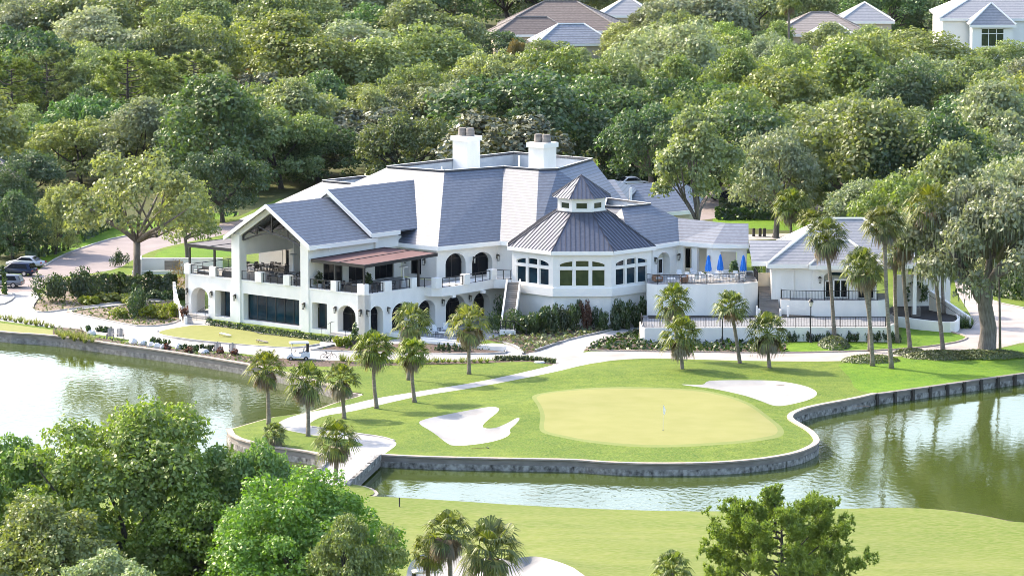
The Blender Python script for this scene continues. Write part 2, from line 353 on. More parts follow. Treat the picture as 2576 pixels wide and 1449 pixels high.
# shores (photograph outlines set on the ground plane)
north_wall = smooth_line(G([(-260, 800), (0, 836), (133, 844), (229, 857), (301, 868), (400, 881), (507, 897), (621, 916), (660, 924), (723, 940), (800, 960), (880, 985)]), 1)
tongue = smooth_line(G([(880, 985), (918, 990), (905, 997), (862, 1007), (782, 1036), (728, 1044), (686, 1049), (640, 1062), (579, 1080)]), 1)
pen_wall = smooth_line(G([(579, 1080), (590, 1100), (648, 1117), (700, 1126), (752, 1133), (801, 1141), (838, 1152)]), 1)
front_wall = smooth_line(G([(952, 1144), (1030, 1148), (1116, 1151), (1316, 1155), (1456, 1157), (1516, 1163), (1636, 1167), (1796, 1165), (1916, 1155), (1996, 1141), (2036, 1125), (2052, 1113), (2048, 1099),
                           (2032, 1083), (2004, 1067), (1984, 1055), (1984, 1045), (2000, 1035), (2036, 1023), (2147, 1003), (2199, 990.5)]), 2)
post_wall = smooth_line(G([(2199, 990.5), (2300, 977), (2440, 957), (2576, 938), (2900, 893)]), 1)
landA = north_wall + tongue[1:] + pen_wall[1:] + G([(880, 1152)]) + front_wall + post_wall[1:] + [(300, 640), (650, 700), (650, 1500), (-650, 1500), (-650, 640), (-200, 560)]
south_shore = smooth_line(G([(3300, 1330), (2900, 1322), (2576, 1318), (2447, 1291), (2351, 1279), (2232, 1276), (1818, 1287), (1552, 1282), (1317, 1271), (1125, 1258), (950, 1248), (905, 1246)]), 1)
nub = smooth_line(G([(905, 1246), (936, 1246), (944, 1236), (920, 1223), (880, 1216)]), 1)
south_left = smooth_line(G([(800, 1212), (760, 1222), (640, 1230), (400, 1200), (100, 1140), (-300, 1100), (-900, 1060)]), 1)
landB = south_shore + nub[1:] + south_left + [(-650, 400), (-650, -60), (650, -60), (650, 340)]
# features on the north land, later ones on top
green_o = smooth_poly(G([(1348, 1010.7), (1372, 998.7), (1436, 990.7), (1516, 988.7), (1748, 988.7), (1788, 996.7), (1856, 1018.7), (1916, 1046.7), (1952, 1074.7), (1958, 1090.7), (1948, 1102.7), (1896, 1114.7), (1836, 1122.7),
                         (1716, 1127.5), (1596, 1126), (1476, 1116.7), (1412, 1104.7), (1372, 1094.7), (1367, 1082.7), (1372, 1058.7), (1364, 1038.7), (1352, 1022.7)]), 2)
gc = (sum(p[0] for p in green_o) / len(green_o), sum(p[1] for p in green_o) / len(green_o))
fringe_o = [(gc[0] + (x - gc[0]) * 1.045, gc[1] + (y - gc[1]) * 1.07) for x, y in green_o]
bunker1 = smooth_poly(G([(1046, 1071), (1075, 1059), (1116, 1050), (1180, 1040), (1236, 1035), (1257, 1041), (1254, 1050), (1236, 1062), (1212, 1080), (1218, 1087), (1248, 1087), (1278, 1076), (1302, 1064), (1309, 1067),
                        (1297, 1080), (1280, 1092), (1286, 1099), (1272, 1108), (1228, 1116), (1142, 1122), (1122, 1114), (1090, 1094)]), 2)
bunker2 = smooth_poly(G([(1776, 964), (1800, 961), (1860, 959), (1944, 959.5), (1996, 967), (2040, 978), (2059, 990.7), (2044, 1003), (1996, 1017), (1956, 1026), (1928, 1023), (1868, 1003), (1796, 982.7), (1756, 980), (1700, 975), (1770, 974)]), 2)
path_o = smooth_poly(G([(838, 1150), (880, 1123), (918, 1121), (905, 1113), (888, 1107), (855, 1101), (803, 1097), (742, 1086), (707, 1078), (697, 1067), (707, 1058), (728.5, 1049), (771, 1037), (856, 1023), (942, 1002), (1022, 989), (1202, 961), (1340, 931), (1402, 915), (1440, 905),
                   (1560, 900), (1530, 908), (1470, 917), (1390, 937), (1205, 973), (1048, 997), (968, 1015), (915, 1028), (870, 1037), (815, 1045), (783, 1060), (779, 1068), (786, 1073), (830, 1079), (890, 1089), (960, 1098), (992, 1108), (999, 1117), (985, 1129), (960, 1146), (948, 1150)]), 1)
road_o = smooth_poly(G([(1380, 908), (1466, 884), (1545, 883), (1812, 887), (1972, 888.5), (2156, 884.5), (2289, 878), (2396, 864.5), (2434, 853), (2430, 845), (2382, 833), (2268, 821), (2200, 815), (2268, 812), (2400, 822), (2440, 828), (2452, 812), (2440, 790), (2425, 765), (2412, 745), (2405, 725), (2400, 700), (2440, 700), (2445, 735), (2500, 760), (2576, 776), (2800, 800),
                   (2800, 850), (2576, 860), (2530, 872), (2470, 883), (2400, 888), (2290, 893), (2140, 905), (2100, 909), (1900, 908), (1750, 904), (1640, 901), (1560, 904), (1480, 914), (1400, 922)]), 1)
plaza_o = smooth_poly(G([(1200, 868), (1250, 862), (1300, 870), (1316, 888), (1345, 880), (1420, 855), (1510, 838), (1600, 818), (1640, 800), (1660, 805), (1640, 818), (1612, 822), (1600, 832), (1500, 862), (1466, 882), (1470, 900), (1402, 915), (1385, 905), (1300, 900), (1180, 903), (1050, 903), (960, 905),
                    (860, 912), (760, 905), (700, 897), (650, 893), (540, 880), (440, 868), (320, 852), (235, 838), (130, 823), (0, 802), (-200, 775), (-200, 740), (0, 735), (35, 737), (60, 733), (100, 735), (140, 760), (380, 725), (440, 745), (470, 790), (480, 815), (900, 860), (1080, 850)]), 1)
paving_left = smooth_poly(G([(-120, 790), (-120, 750), (20, 768), (34, 740), (97, 733), (105, 745), (78, 776), (115, 787), (315, 756), (440, 754), (520, 815), (820, 858), (930, 862), (1200, 878), (1320, 887), (1330, 900), (1200, 905), (700, 905), (640, 893), (420, 870), (240, 840)]), 1)
drive_o = smooth_poly(G([(-200, 690), (60, 700), (95, 682), (110, 668), (150, 645), (210, 622), (300, 595), (420, 580), (600, 556), (760, 530), (760, 556), (640, 570), (560, 592), (480, 607), (390, 628), (330, 655), (300, 676), (220, 690), (130, 700), (97, 735), (35, 737), (-200, 735)]), 1)
bed1 = smooth_poly(G([(101, 744), (78, 776), (90, 785), (115, 786.5), (180, 777), (315, 759), (440, 752), (470, 745), (470, 700), (420, 695), (250, 690), (140, 705)]), 0)
bed2 = smooth_poly(G([(165, 785), (205, 779), (318, 768), (436, 757), (446, 770), (452, 806), (430, 815), (381, 821), (333, 819), (240, 800)]), 0)
strip_bed = smooth_poly(G([(133, 822), (205, 828), (235, 848), (320, 860), (380, 868), (430, 874), (540, 886), (600, 894), (660, 900), (700, 902), (860, 912), (980, 912), (1080, 908), (1200, 906), (1300, 904), (1390, 911), (1400, 916), (1385, 917), (1330, 910), (1200, 912), (1080, 914), (960, 920), (860, 925), (760, 925), (640, 918), (507, 896), (400, 880), (301, 866.5), (229, 856), (133, 842.5)]), 0)
lawn_left = smooth_poly(G([(-260, 795), (0, 812), (133, 830), (133, 843), (0, 834.5), (-260, 798)]), 0)
turf_o = smooth_poly(G([(393, 836), (430, 826), (508, 815), (640, 834), (812, 853), (800, 866), (760, 873), (715, 875), (616, 868), (500, 857), (420, 846)]), 1)
bed3 = smooth_poly(G([(783, 880), (840, 868), (890, 868), (950, 868), (1080, 866), (1180, 868), (1272, 882), (1268, 889), (1100, 891), (960, 887)]), 1)
bedE = smooth_poly(G([(1225, 856), (1290, 840), (1400, 822), (1490, 800), (1640, 788), (1640, 806), (1600, 818), (1510, 836), (1410, 860), (1345, 882), (1316, 889), (1300, 870)]), 0)
patio = smooth_poly(G([(960, 842), (1100, 812), (1240, 800), (1260, 845), (1225, 856), (1180, 868), (1060, 860)]), 0)
bedF = smooth_poly(G([(1466, 882), (1505, 862), (1560, 842), (1612, 830), (1640, 860), (1900, 862), (1975, 864), (1980, 884), (1972, 888), (1812, 886.5), (1545, 882.5)]), 0)
lawn_bright = smooth_poly(G([(1972, 888), (1985, 864), (2268, 862), (2268, 822), (2300, 824), (2382, 834), (2428, 846), (2432, 853), (2396, 863.5), (2289, 877), (2156, 883.5)]), 0)
lawn_right = smooth_poly(G([(2105, 912), (2290, 896), (2400, 892), (2480, 886), (2576, 866), (2900, 850), (2900, 892), (2576, 937), (2440, 956), (2300, 976), (2199, 989), (2150, 980), (2140, 950), (2120, 930)]), 1)
parking_o = G([(1560, 520), (1650, 450), (1960, 470), (2300, 490), (2300, 545), (1950, 530), (1720, 560)])
back_lawn = smooth_poly(G([(1500, 425), (1700, 425), (1700, 400), (1500, 395)]), 1)
verge1 = smooth_poly(G([(80, 668), (110, 660), (300, 588), (600, 545), (600, 530), (300, 560), (60, 630)]), 1)
verge2 = smooth_poly(G([(385, 642), (420, 625), (560, 600), (640, 580), (660, 600), (600, 640), (480, 660), (400, 660)]), 1)
verge3 = G([(-150, 770), (-150, 740), (0, 745), (33, 752), (30, 757), (0, 768)])
back_path = G([(1880, 590), (2300, 580), (2300, 592), (1880, 604)])
hedge_lawn = G([(1790, 570), (1800, 520), (2050, 530), (2080, 585)])

def sm(t): t = max(0., min(1., t)); return t * t * (3 - 2 * t)
shoreA = np.asarray(landA)
def hA(x, y):
    if y > 497 or y < 398 or x < -45 or x > 75: return 0.0
    p = (x, y); z = 0.0
    dg = math.hypot((x - gc[0]) / 14.0, (y - gc[1]) / 17.0)
    z += .5 * (1 - sm((dg - .75) / .75))
    z += .10 * math.sin(x * .31 + 1) * math.sin(y * .23) + .08 * math.sin(x * .13 - y * .11)
    z += .55 * math.exp(-((x - P(1520, 950)[0]) / 9) ** 2 - ((y - P(1520, 945)[1]) / 7) ** 2)
    for bk, dep, lip in ((bunker1, .26, .14), (bunker2, .24, .14)):
        if abs(x - bk[0][0]) < 22 and abs(y - bk[0][1]) < 40:
            d = seg_d(p, bk)
            if d > .08 and inside(p, bk): z -= dep * sm(d / 1.6)
            else: z += lip * (1 - sm(d / 2.2)) * (.35 + .65 * sm((y - min(q[1] for q in bk)) / 6))
    flat = min(sm(seg_d(p, landA) / 5.0), sm((seg_d(p, path_o) if not inside(p, path_o) else 0) / 2.5), sm((seg_d(p, road_o) if not inside(p, road_o) else 0) / 3.0))
    return z * flat
bunker3 = smooth_poly(G([(1015, 1500), (1030, 1428), (1060, 1405), (1110, 1403), (1180, 1412), (1250, 1418), (1314, 1417), (1340, 1415), (1370, 1420), (1412, 1433), (1455, 1452), (1510, 1500)]), 1)
def hB(x, y):
    if y > 415 or y < 330: return 0.0
    p = (x, y); z = .25 * math.sin(x * .11) * math.sin(y * .07 + 1) + .12 * math.sin(x * .3 + y * .17)
    d = seg_d(p, bunker3); z += .6 * (1 - sm(d / 3)) if d < .08 or not inside(p, bunker3) else -.25 * sm(d / 1.5)
    return z * sm(seg_d(p, landB) / 6.0)
def dens(poly, d):
    out = []
    for i in range(len(poly)):
        a, b = poly[i], poly[(i + 1) % len(poly)]; l = math.hypot(b[0] - a[0], b[1] - a[1]); n = max(1, min(60, int(l / d)))
        for k in range(n): out.append((a[0] + (b[0] - a[0]) * k / n, a[1] + (b[1] - a[1]) * k / n))
    return out
def ground_sheet(land, feats, grid, hfun, skirt):
    polys = [dens(land, 4.0)] + [dens(p, 1.5) for _, p, _ in feats]
    vs = []; fs = []
    for p in polys:
        n = len(vs); a = sum(p[i][0] * p[(i + 1) % len(p)][1] - p[(i + 1) % len(p)][0] * p[i][1] for i in range(len(p)))
        if a < 0: p = p[::-1]
        vs.extend(Vector(q) for q in p); fs.append(list(range(n, n + len(p))))
    x0, x1, y0, y1, dx, dy = grid; ra = random.Random(3)
    y = y0
    while y < y1:
        x = x0
        while x < x1:
            vs.append(Vector((x + ra.uniform(-.3, .3) * dx, y + ra.uniform(-.3, .3) * dy))); x += dx
        y += dy
    r = delaunay_2d_cdt(vs, [], fs, 1, 1e-4, True)
    ov, of, src = r[0], r[2], r[5]
    zs = [hfun(v[0], v[1]) for v in ov]
    groups = {}
    for f, s in zip(of, src):
        if not s: continue
        k = max(s)
        if 0 not in s and k != 0:
            continue
        groups.setdefault(k, []).append(f)
    objs = {}
    info = [skirt] + [(n, m) for n, _, m in feats]
    byname = {}
    for k, fl in groups.items(): byname.setdefault((info[k][0], info[k][1]), []).extend(fl)
    for (nm, mt), fl in byname.items():
        used = {}; vv = []; ff = []
        for f in fl:
            t = []
            for i in f:
                if i not in used: used[i] = len(vv); vv.append((ov[i][0], ov[i][1], zs[i]))
                t.append(used[i])
            if len(t) == 3:
                a, b, c = (vv[i] for i in t)
                if (b[0] - a[0]) * (c[1] - a[1]) - (b[1] - a[1]) * (c[0] - a[0]) < 0: t = t[::-1]
            ff.append(t)
        me = bpy.data.meshes.new(nm); me.from_pydata(vv, [], ff); me.materials.append(M[mt]); me.polygons.foreach_set('use_smooth', [True] * len(ff)); me.update()
        o = bpy.data.objects.new(nm, me); COL.objects.link(o); tag(o, kind='structure'); objs[nm] = o
    return objs
forest_o = G([(-900, 760), (-900, 300), (-1500, 60), (4000, 60), (3500, 640), (2620, 690), (2440, 690), (2290, 660), (2000, 600), (1760, 600), (1500, 560), (1100, 560), (700, 560), (600, 545), (300, 560), (60, 640), (0, 690)])
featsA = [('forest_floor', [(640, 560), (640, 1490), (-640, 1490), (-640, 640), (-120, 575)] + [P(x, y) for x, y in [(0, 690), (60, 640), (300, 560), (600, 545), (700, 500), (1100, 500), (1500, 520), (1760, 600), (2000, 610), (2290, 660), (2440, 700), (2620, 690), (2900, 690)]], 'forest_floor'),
          ('lawn_bright', verge1, 'lawn_bright'), ('lawn_bright', verge2, 'lawn_bright'), ('lawn_bright', verge3, 'lawn_bright'), ('lawn_bright', back_lawn, 'lawn_bright'), ('lawn_bright', hedge_lawn, 'lawn_bright'),
          ('parking_lot', parking_o, 'asphalt'), ('back_path', back_path, 'concrete'), ('driveway', drive_o, 'asphalt'),
          ('plaza', plaza_o, 'concrete'), ('plaza', paving_left, 'concrete'), ('patio', patio, 'paver'),
          ('planting_bed', bed1, 'stone_bed'), ('planting_bed', bed2, 'stone_bed'), ('planting_strip', strip_bed, 'mulch'), ('planting_soil', bed3, 'mulch'), ('planting_soil', bedE, 'mulch'), ('planting_soil', bedF, 'mulch'),
          ('play_lawn', turf_o, 'turf'), ('play_lawn', lawn_left, 'turf'), ('lawn_bright', lawn_right, 'lawn_bright'), ('road', road_o, 'road'), ('path', path_o, 'concrete'),
          ('lawn_bright', lawn_bright, 'lawn_bright'), ('fringe', fringe_o, 'fringe'), ('green', green_o, 'green'), ('bunker', bunker1, 'sand'), ('bunker', bunker2, 'sand')]
ground_sheet(landA, featsA, (-30, 70, 404, 492, 1.5, 1.7), hA, ('lawn', 'lawn'))
ground_sheet(landB, [('fairway_bunker', bunker3, 'sand')], (-60, 60, 330, 412, 2.2, 2.4), hB, ('fairway', 'fairway'))
mb = MB(); mb.quad((-640, 250, WATER_Z), (640, 250, WATER_Z), (640, 640, WATER_Z), (-640, 640, WATER_Z)); tag(mb.build('water', M['water']), kind='structure')
mb = MB(); mb.quad((-648, 240, WATER_Z - 2), (648, 240, WATER_Z - 2), (648, 645, WATER_Z - 2), (-648, 645, WATER_Z - 2)); tag(mb.build('pond_bed', M['mulch']), kind='structure')

# ---------------------------------------------------------------- pond walls, kerbs, bridge
def offset_line(pts, d):                # to the right of the walking direction
    out = []
    for i in range(len(pts)):
        a = pts[max(i - 1, 0)]; b = pts[min(i + 1, len(pts) - 1)]; dx, dy = b[0] - a[0], b[1] - a[1]; l = math.hypot(dx, dy) or 1
        out.append((pts[i][0] + dy / l * d, pts[i][1] - dx / l * d))
    return out
def strip_wall(mb, pts, d0, d1, z0, z1):
    a = offset_line(pts, d0); b = offset_line(pts, d1)
    for i in range(len(pts) - 1):
        mb.quad((*b[i], z0), (*b[i + 1], z0), (*b[i + 1], z1), (*b[i], z1)); mb.quad((*b[i], z1), (*b[i + 1], z1), (*a[i + 1], z1), (*a[i], z1)); mb.quad((*a[i + 1], z0), (*a[i], z0), (*a[i], z1), (*a[i + 1], z1))
    for i in (0, len(pts) - 1): mb.quad((*a[i], z0), (*b[i], z0), (*b[i], z1), (*a[i], z1))
def pond_wall(pts, label, capm='bulk_cap', posts=False, lift=.12, low='bulk_low'):
    pts = dens(pts, 1.2)[:-1] + [pts[-1]] if False else pts
    r = thing('pond_wall', (*pts[len(pts) // 2], WATER_Z), label, 'wall', 'retaining walls round the ponds')
    m = MB(); strip_wall(m, pts, -.18, .42, lift - .13, lift); m.build('wall_cap', M[capm], r)
    m = MB(); strip_wall(m, pts, -.1, .27, -.52, lift - .13); m.build('upper_course', M['bulk'], r)
    m = MB(); strip_wall(m, pts, -.1, .36, -2.6, -.52); m.build('lower_course', M[low], r)
    if posts:
        acc = 0
        for i in range(len(pts) - 1):
            a, b = pts[i], pts[i + 1]; l = math.hypot(b[0] - a[0], b[1] - a[1])
            while acc < l:
                t = acc / l; x = a[0] + (b[0] - a[0]) * t; y = a[1] + (b[1] - a[1]) * t; dx, dy = (b[0] - a[0]) / l, (b[1] - a[1]) / l
                mm = MB(); cx, cy = x + dy * .42, y - dx * .42
                mm.prism([(cx - dx * .16 - dy * .16, cy - dy * .16 + dx * .16), (cx + dx * .16 - dy * .16, cy + dy * .16 + dx * .16)][::-1] + [(cx - dx * .16 + dy * .16, cy - dy * .16 - dx * .16), (cx + dx * .16 + dy * .16, cy + dy * .16 - dx * .16)], -2.4, .05)
                mm.build('wall_post', M['bark_dark'], r); acc += 2.5
            acc -= l
    return r
pond_wall(dens(north_wall, 2)[:-12] if False else north_wall, 'long straight grey retaining wall along the left pond below the planting strip', low='bulk_wall')
pond_wall(pen_wall, 'low capped retaining wall at the tip of the palm peninsula beside the bridge')
pond_wall(front_wall, 'curving brick capped retaining wall round the putting green')
pond_wall(post_wall, 'grey retaining wall with dark posts below the bright lawn at right', 'bulk', True, .04)
def kerb(pts, label, mt='concrete', h=.13, w=.22, name='kerb'):
    m = MB(); strip_wall(m, pts, -w / 2, w / 2, -.05, h); o = m.build(name, M[mt]); tag(o, kind='structure'); return o
kerb(smooth_line(G([(1345, 881.5), (1410, 860), (1510, 836), (1600, 818)]), 1), '')
kerb(smooth_line(G([(1316, 889), (1302, 872), (1262, 861)]), 1), '')
kerb(smooth_line(G([(1612, 829), (1560, 842), (1505, 862), (1466, 882), (1545, 883), (1812, 887), (1972, 888.5), (2156, 884.5), (2289, 878), (2396, 864.5), (2434, 853), (2428, 845), (2382, 833), (2268, 821)]), 1), '', 'bulk_cap')
kerb(smooth_line(G([(101, 744), (78, 776), (90, 785), (115, 787), (180, 777.5), (315, 759.5), (440, 752)]), 1), '')
kerb(smooth_line(G([(436, 757), (318, 768), (205, 779), (165, 785.5), (240, 801), (333, 820), (381, 822), (430, 816), (453, 806)]), 1), '')
kerb(smooth_line(G([(395, 832), (393, 840), (420, 847.5), (500, 858.5), (616, 869.5), (715, 876.5), (760, 874.5), (802, 867)]), 1), '')
kerb(smooth_line(G([(783, 881), (840, 868.5)]), 0), ''); kerb(smooth_line(G([(783, 881), (960, 889), (1100, 892), (1268, 890), (1274, 882)]), 1), '')
kerb(smooth_line(G([(112, 670), (150, 646), (210, 623), (300, 596), (420, 581)]), 1), '')
kerb(smooth_line(G([(-100, 770), (0, 770), (35, 753), (33, 738)]), 1), '')
kerb(smooth_line(G([(2576, 776), (2500, 760), (2446, 737)]), 1), '')
kerb(smooth_line(G([(786, 1074), (830, 1080), (890, 1090), (960, 1099), (992, 1109)]), 1), '', h=.1)
# the cart bridge
BR = thing('cart_bridge', (*P(870, 1175), WATER_Z), 'concrete cart path bridge with low stone kerbs across the canal', 'bridge')
b1 = [P(838, 1149), P(774, 1215)]; b2 = [P(955, 1147), P(875, 1222)]
lx, ly = b1[0][0] - b1[1][0], b1[0][1] - b1[1][1]
m = MB(); m.prism([b1[1], b2[1], b2[0], b1[0]], -.45, .02); m.build('deck', M['concrete'], BR)
for e, nm in ((b1, 'parapet'), (b2, 'parapet')):
    m = MB(); n = 26
    for i in range(n):
        a = (e[0][0] + (e[1][0] - e[0][0]) * i / n, e[0][1] + (e[1][1] - e[0][1]) * i / n); b = (e[0][0] + (e[1][0] - e[0][0]) * (i + .97) / n, e[0][1] + (e[1][1] - e[0][1]) * (i + .97) / n)
        m.obox(a, b, .34, -.3, .24 + .02 * ((i * 7) % 3))
    m.build(nm, M['bulk_low'], BR)
    m = MB(); m.obox(e[0], e[1], .26, -.9, -.02); m.build('girder', M['bulk'], BR)
m = MB()
for t in (.06, .94):
    a = (b1[0][0] + (b1[1][0] - b1[0][0]) * t, b1[0][1] + (b1[1][1] - b1[0][1]) * t); b = (b2[0][0] + (b2[1][0] - b2[0][0]) * t, b2[0][1] + (b2[1][1] - b2[0][1]) * t)
    m.obox(a, b, .5, -2.5, -.46); m.build('abutment', M['bulk'], BR); m = MB()
for ln in (tongue, south_shore, nub, south_left):
    m = MB(); strip_wall(m, ln, -.02, .35, -2.6, -.06); tag(m.build('bank', M['bulk_cap'] if ln in (tongue, nub) else M['mulch']), kind='structure')
# ---------------------------------------------------------------- wall, window, railing builders
def arch_z(o, x):
    x0, x1, z0, z1 = o[:4]; r = o[4] if len(o) > 4 else 0
    if not r: return z1
    c = o[5] if len(o) > 5 else (x0 + x1) / 2; hw = o[6] if len(o) > 6 else (x1 - x0) / 2
    return z1 - r + r * math.sqrt(max(0, 1 - ((x - c) / hw) ** 2))
def wall(mb, A, B, z0, z1, t, ops=(), topf=None):   # outer face on the right of A->B, thickness inwards
    L = math.hypot(B[0] - A[0], B[1] - A[1]); dx, dy = (B[0] - A[0]) / L, (B[1] - A[1]) / L; nx, ny = -dy, dx
    F = lambda x, z: (A[0] + dx * x, A[1] + dy * x, z)
    K = lambda x, z: (A[0] + dx * x + nx * t, A[1] + dy * x + ny * t, z)
    xs = {0.0, L}
    for o in ops:
        xs.add(o[0]); xs.add(o[1])
        if len(o) > 4 and o[4]:
            for k in range(1, 10): xs.add(o[0] + (o[1] - o[0]) * (1 - math.cos(math.pi * k / 10)) / 2)
    if topf:
        for k in topf[0]: xs.add(k)
    tf = topf[1] if topf else (lambda x: z1)
    xs = sorted(xs)
    for a, b in zip(xs, xs[1:]):
        if b - a < 1e-5: continue
        c = (a + b) / 2; cov = sorted([o for o in ops if o[0] < c < o[1]], key=lambda o: o[2])
        lo = [(z0, z0)]; spans = []
        cur = (z0, z0, 'w')
        for o in cov:
            spans.append((cur, (o[2], o[2], 'o'))); cur = (arch_z(o, a), arch_z(o, b), 'o')
        spans.append((cur, (tf(a), tf(b), 'w')))
        for (la, lb, lk), (ha, hb, hk) in spans:
            if ha - la < 1e-4 and hb - lb < 1e-4: continue
            mb.quad(F(a, la), F(b, lb), F(b, hb), F(a, ha)); mb.quad(K(b, lb), K(a, la), K(a, ha), K(b, hb))
            mb.quad(F(a, la), K(a, la), K(b, lb), F(b, lb)); mb.quad(F(a, ha), F(b, hb), K(b, hb), K(a, ha))
    for o in ops:
        for x in (o[0], o[1]):
            zt = arch_z(o, x)
            if zt - o[2] > .01: mb.quad(F(x, o[2]), F(x, zt), K(x, zt), K(x, o[2]))
    mb.quad(F(0, z0), F(0, tf(0)), K(0, tf(0)), K(0, z0)); mb.quad(F(L, z0), K(L, z0), K(L, tf(L)), F(L, tf(L)))
    return mb
def window(parent, A, B, op, depth, nx=2, zs=(), fw=.09, fm='black', gm='glass', name='window', bars=None):
    L = math.hypot(B[0] - A[0], B[1] - A[1]); dx, dy = (B[0] - A[0]) / L, (B[1] - A[1]) / L; ix, iy = -dy, dx
    Q = lambda x, z, d=0.0: (A[0] + dx * x + ix * (depth + d), A[1] + dy * x + iy * (depth + d), z)
    x0, x1, z0, z1 = op[:4]; n = 12 if len(op) > 4 and op[4] else 1
    m = MB(); th = .08
    def rail(p, q, w2):                 # bar between two (x, z) points
        ddx, ddz = q[0] - p[0], q[1] - p[1]; l = math.hypot(ddx, ddz) or 1; px_, pz_ = -ddz / l * w2, ddx / l * w2
        c = [(p[0] - px_, p[1] - pz_), (q[0] - px_, q[1] - pz_), (q[0] + px_, q[1] + pz_), (p[0] + px_, p[1] + pz_)]
        m.hexa([Q(x, z, th) for x, z in c], [Q(x, z, 0) for x, z in c])
    e = fw / 2
    rail((x0, z0 + e), (x1, z0 + e), e); rail((x0 + e, z0 + fw), (x0 + e, arch_z(op, x0 + e)), e); rail((x1 - e, z0 + fw), (x1 - e, arch_z(op, x1 - e)), e)
    xs = [x0 + (x1 - x0) * (1 - math.cos(math.pi * k / n)) / 2 for k in range(n + 1)]
    for a, b in zip(xs, xs[1:]): rail((a, arch_z(op, a) - e), (b, arch_z(op, b) - e), e)
    for k in range(1, nx):
        x = x0 + (x1 - x0) * k / nx; rail((x, z0 + fw), (x, arch_z(op, x) - e), fw * .38)
    for z in zs: rail((x0 + fw, z), (x1 - fw, z), fw * .38)
    fr = m.build(name, M[fm], parent)
    g = MB(); g.quad(*([Q(x0 + .02, z0 + .02, th * .55), Q(x1 - .02, z0 + .02, th * .55)] + [Q(x, arch_z(op, x) - .02, th * .55) for x in reversed(xs)]))
    p = g.build('pane', M[gm], fr); return fr
def railing(parent, pts, h=1.05, mid=1, picket=0, name='railing', mt='black', r=.038, postgap=None, fill=None):
    m = MB()
    for i in range(len(pts) - 1):
        a, b = Vector(pts[i]), Vector(pts[i + 1]); L = (b - a).length; up = Vector((0, 0, h))
        m.bar(a + up, b + up, r * 1.25); m.bar(a + Vector((0, 0, .1)), b + Vector((0, 0, .1)), r)
        n = max(1, int(L / postgap)) if postgap else mid + 1
        for k in range(n + 1):
            p = a.lerp(b, k / n); m.bar(p, p + up, r * 1.1)
        if picket:
            n = int(L / picket)
            for k in range(1, n):
                p = a.lerp(b, k / n); m.tube([p + Vector((0, 0, .1)), p + up], .016, 3, False)
    o = m.build(name, M[mt], parent)
    if fill:
        g = MB()
        for i in range(len(pts) - 1):
            a, b = Vector(pts[i]), Vector(pts[i + 1]); g.quad(a + Vector((0, 0, .15)), b + Vector((0, 0, .15)), b + Vector((0, 0, h - .06)), a + Vector((0, 0, h - .06)))
        g.build('mesh_panel', M[fill], o)
    return o
def sconce(parent, x, y, z, nx, ny):
    m = MB(); c = (x + nx * .22, y + ny * .22, z); tx, ty = -ny, nx
    m.prism([(x - tx * .09, y - ty * .09), (x + nx * .04 - tx * .09, y + ny * .04 - ty * .09), (x + nx * .04 + tx * .09, y + ny * .04 + ty * .09), (x + tx * .09, y + ty * .09)][::1], z - .1, z + .42)
    m.bar((x, y, z + .36), (c[0], c[1], z + .36), .03)
    m.lathe((c[0], c[1], z), [(.05, .40), (.2, .28), (.2, .24)], 6); m.lathe((c[0], c[1], z), [(.11, -.32), (.13, -.27)], 6)
    for k in range(4):
        t = math.pi / 4 + k * math.pi / 2; m.bar((c[0] + .11 * math.cos(t), c[1] + .11 * math.sin(t), z - .27), (c[0] + .15 * math.cos(t), c[1] + .15 * math.sin(t), z + .25), .018)
    o = m.build('wall_lantern', M['bronze'], parent)
    g = MB(); g.lathe((c[0], c[1], z), [(.085, -.27), (.115, .24)], 6); g.build('lamp_glass', M['lamp_glass'], o); return o
def poly3(mb, pts): mb.quad(*pts); return mb
def roof_slab(mb, pts, t=.16):          # roof face with a thickness below it
    n = len(pts); b = [(p[0], p[1], p[2] - t) for p in pts]
    for i in range(1, n - 1): mb.quad(pts[0], pts[i], pts[i + 1]); mb.quad(b[0], b[i + 1], b[i])
    for i in range(n):
        j = (i + 1) % n; mb.quad(b[i], b[j], pts[j], pts[i])
def fascia_parts(par, lists, **k):
    for pts in lists:
        mm = MB(); fascia(mm, pts, **k); mm.build('fascia', M['trim'], par)
def fascia(mb, pts, h=.32, t=.06, drop=.17):   # board hanging below an eave, outer side on the right of travel
    for a, b in zip(pts, pts[1:]):
        l = math.hypot(b[0] - a[0], b[1] - a[1]); ox, oy = (b[1] - a[1]) / l * t, -(b[0] - a[0]) / l * t
        A0 = (a[0] + ox, a[1] + oy); B0 = (b[0] + ox, b[1] + oy)
        mb.hexa([(a[0], a[1], a[2] - drop - h), (b[0], b[1], b[2] - drop - h), (B0[0], B0[1], b[2] - drop - h), (A0[0], A0[1], a[2] - drop - h)][::-1],
                [(a[0], a[1], a[2] - drop + .16), (b[0], b[1], b[2] - drop + .16), (B0[0], B0[1], b[2] - drop + .16), (A0[0], A0[1], a[2] - drop + .16)][::-1])
def pipe(mb, p0, p1, r): mb.tube([p0, p1], r, 8)

# ---------------------------------------------------------------- the clubhouse
CH = thing('clubhouse', (*W2(-12, 12), 0), 'large white two storey clubhouse with grey tiled roofs and an octagonal pavilion', 'building')
ZD = 4.7
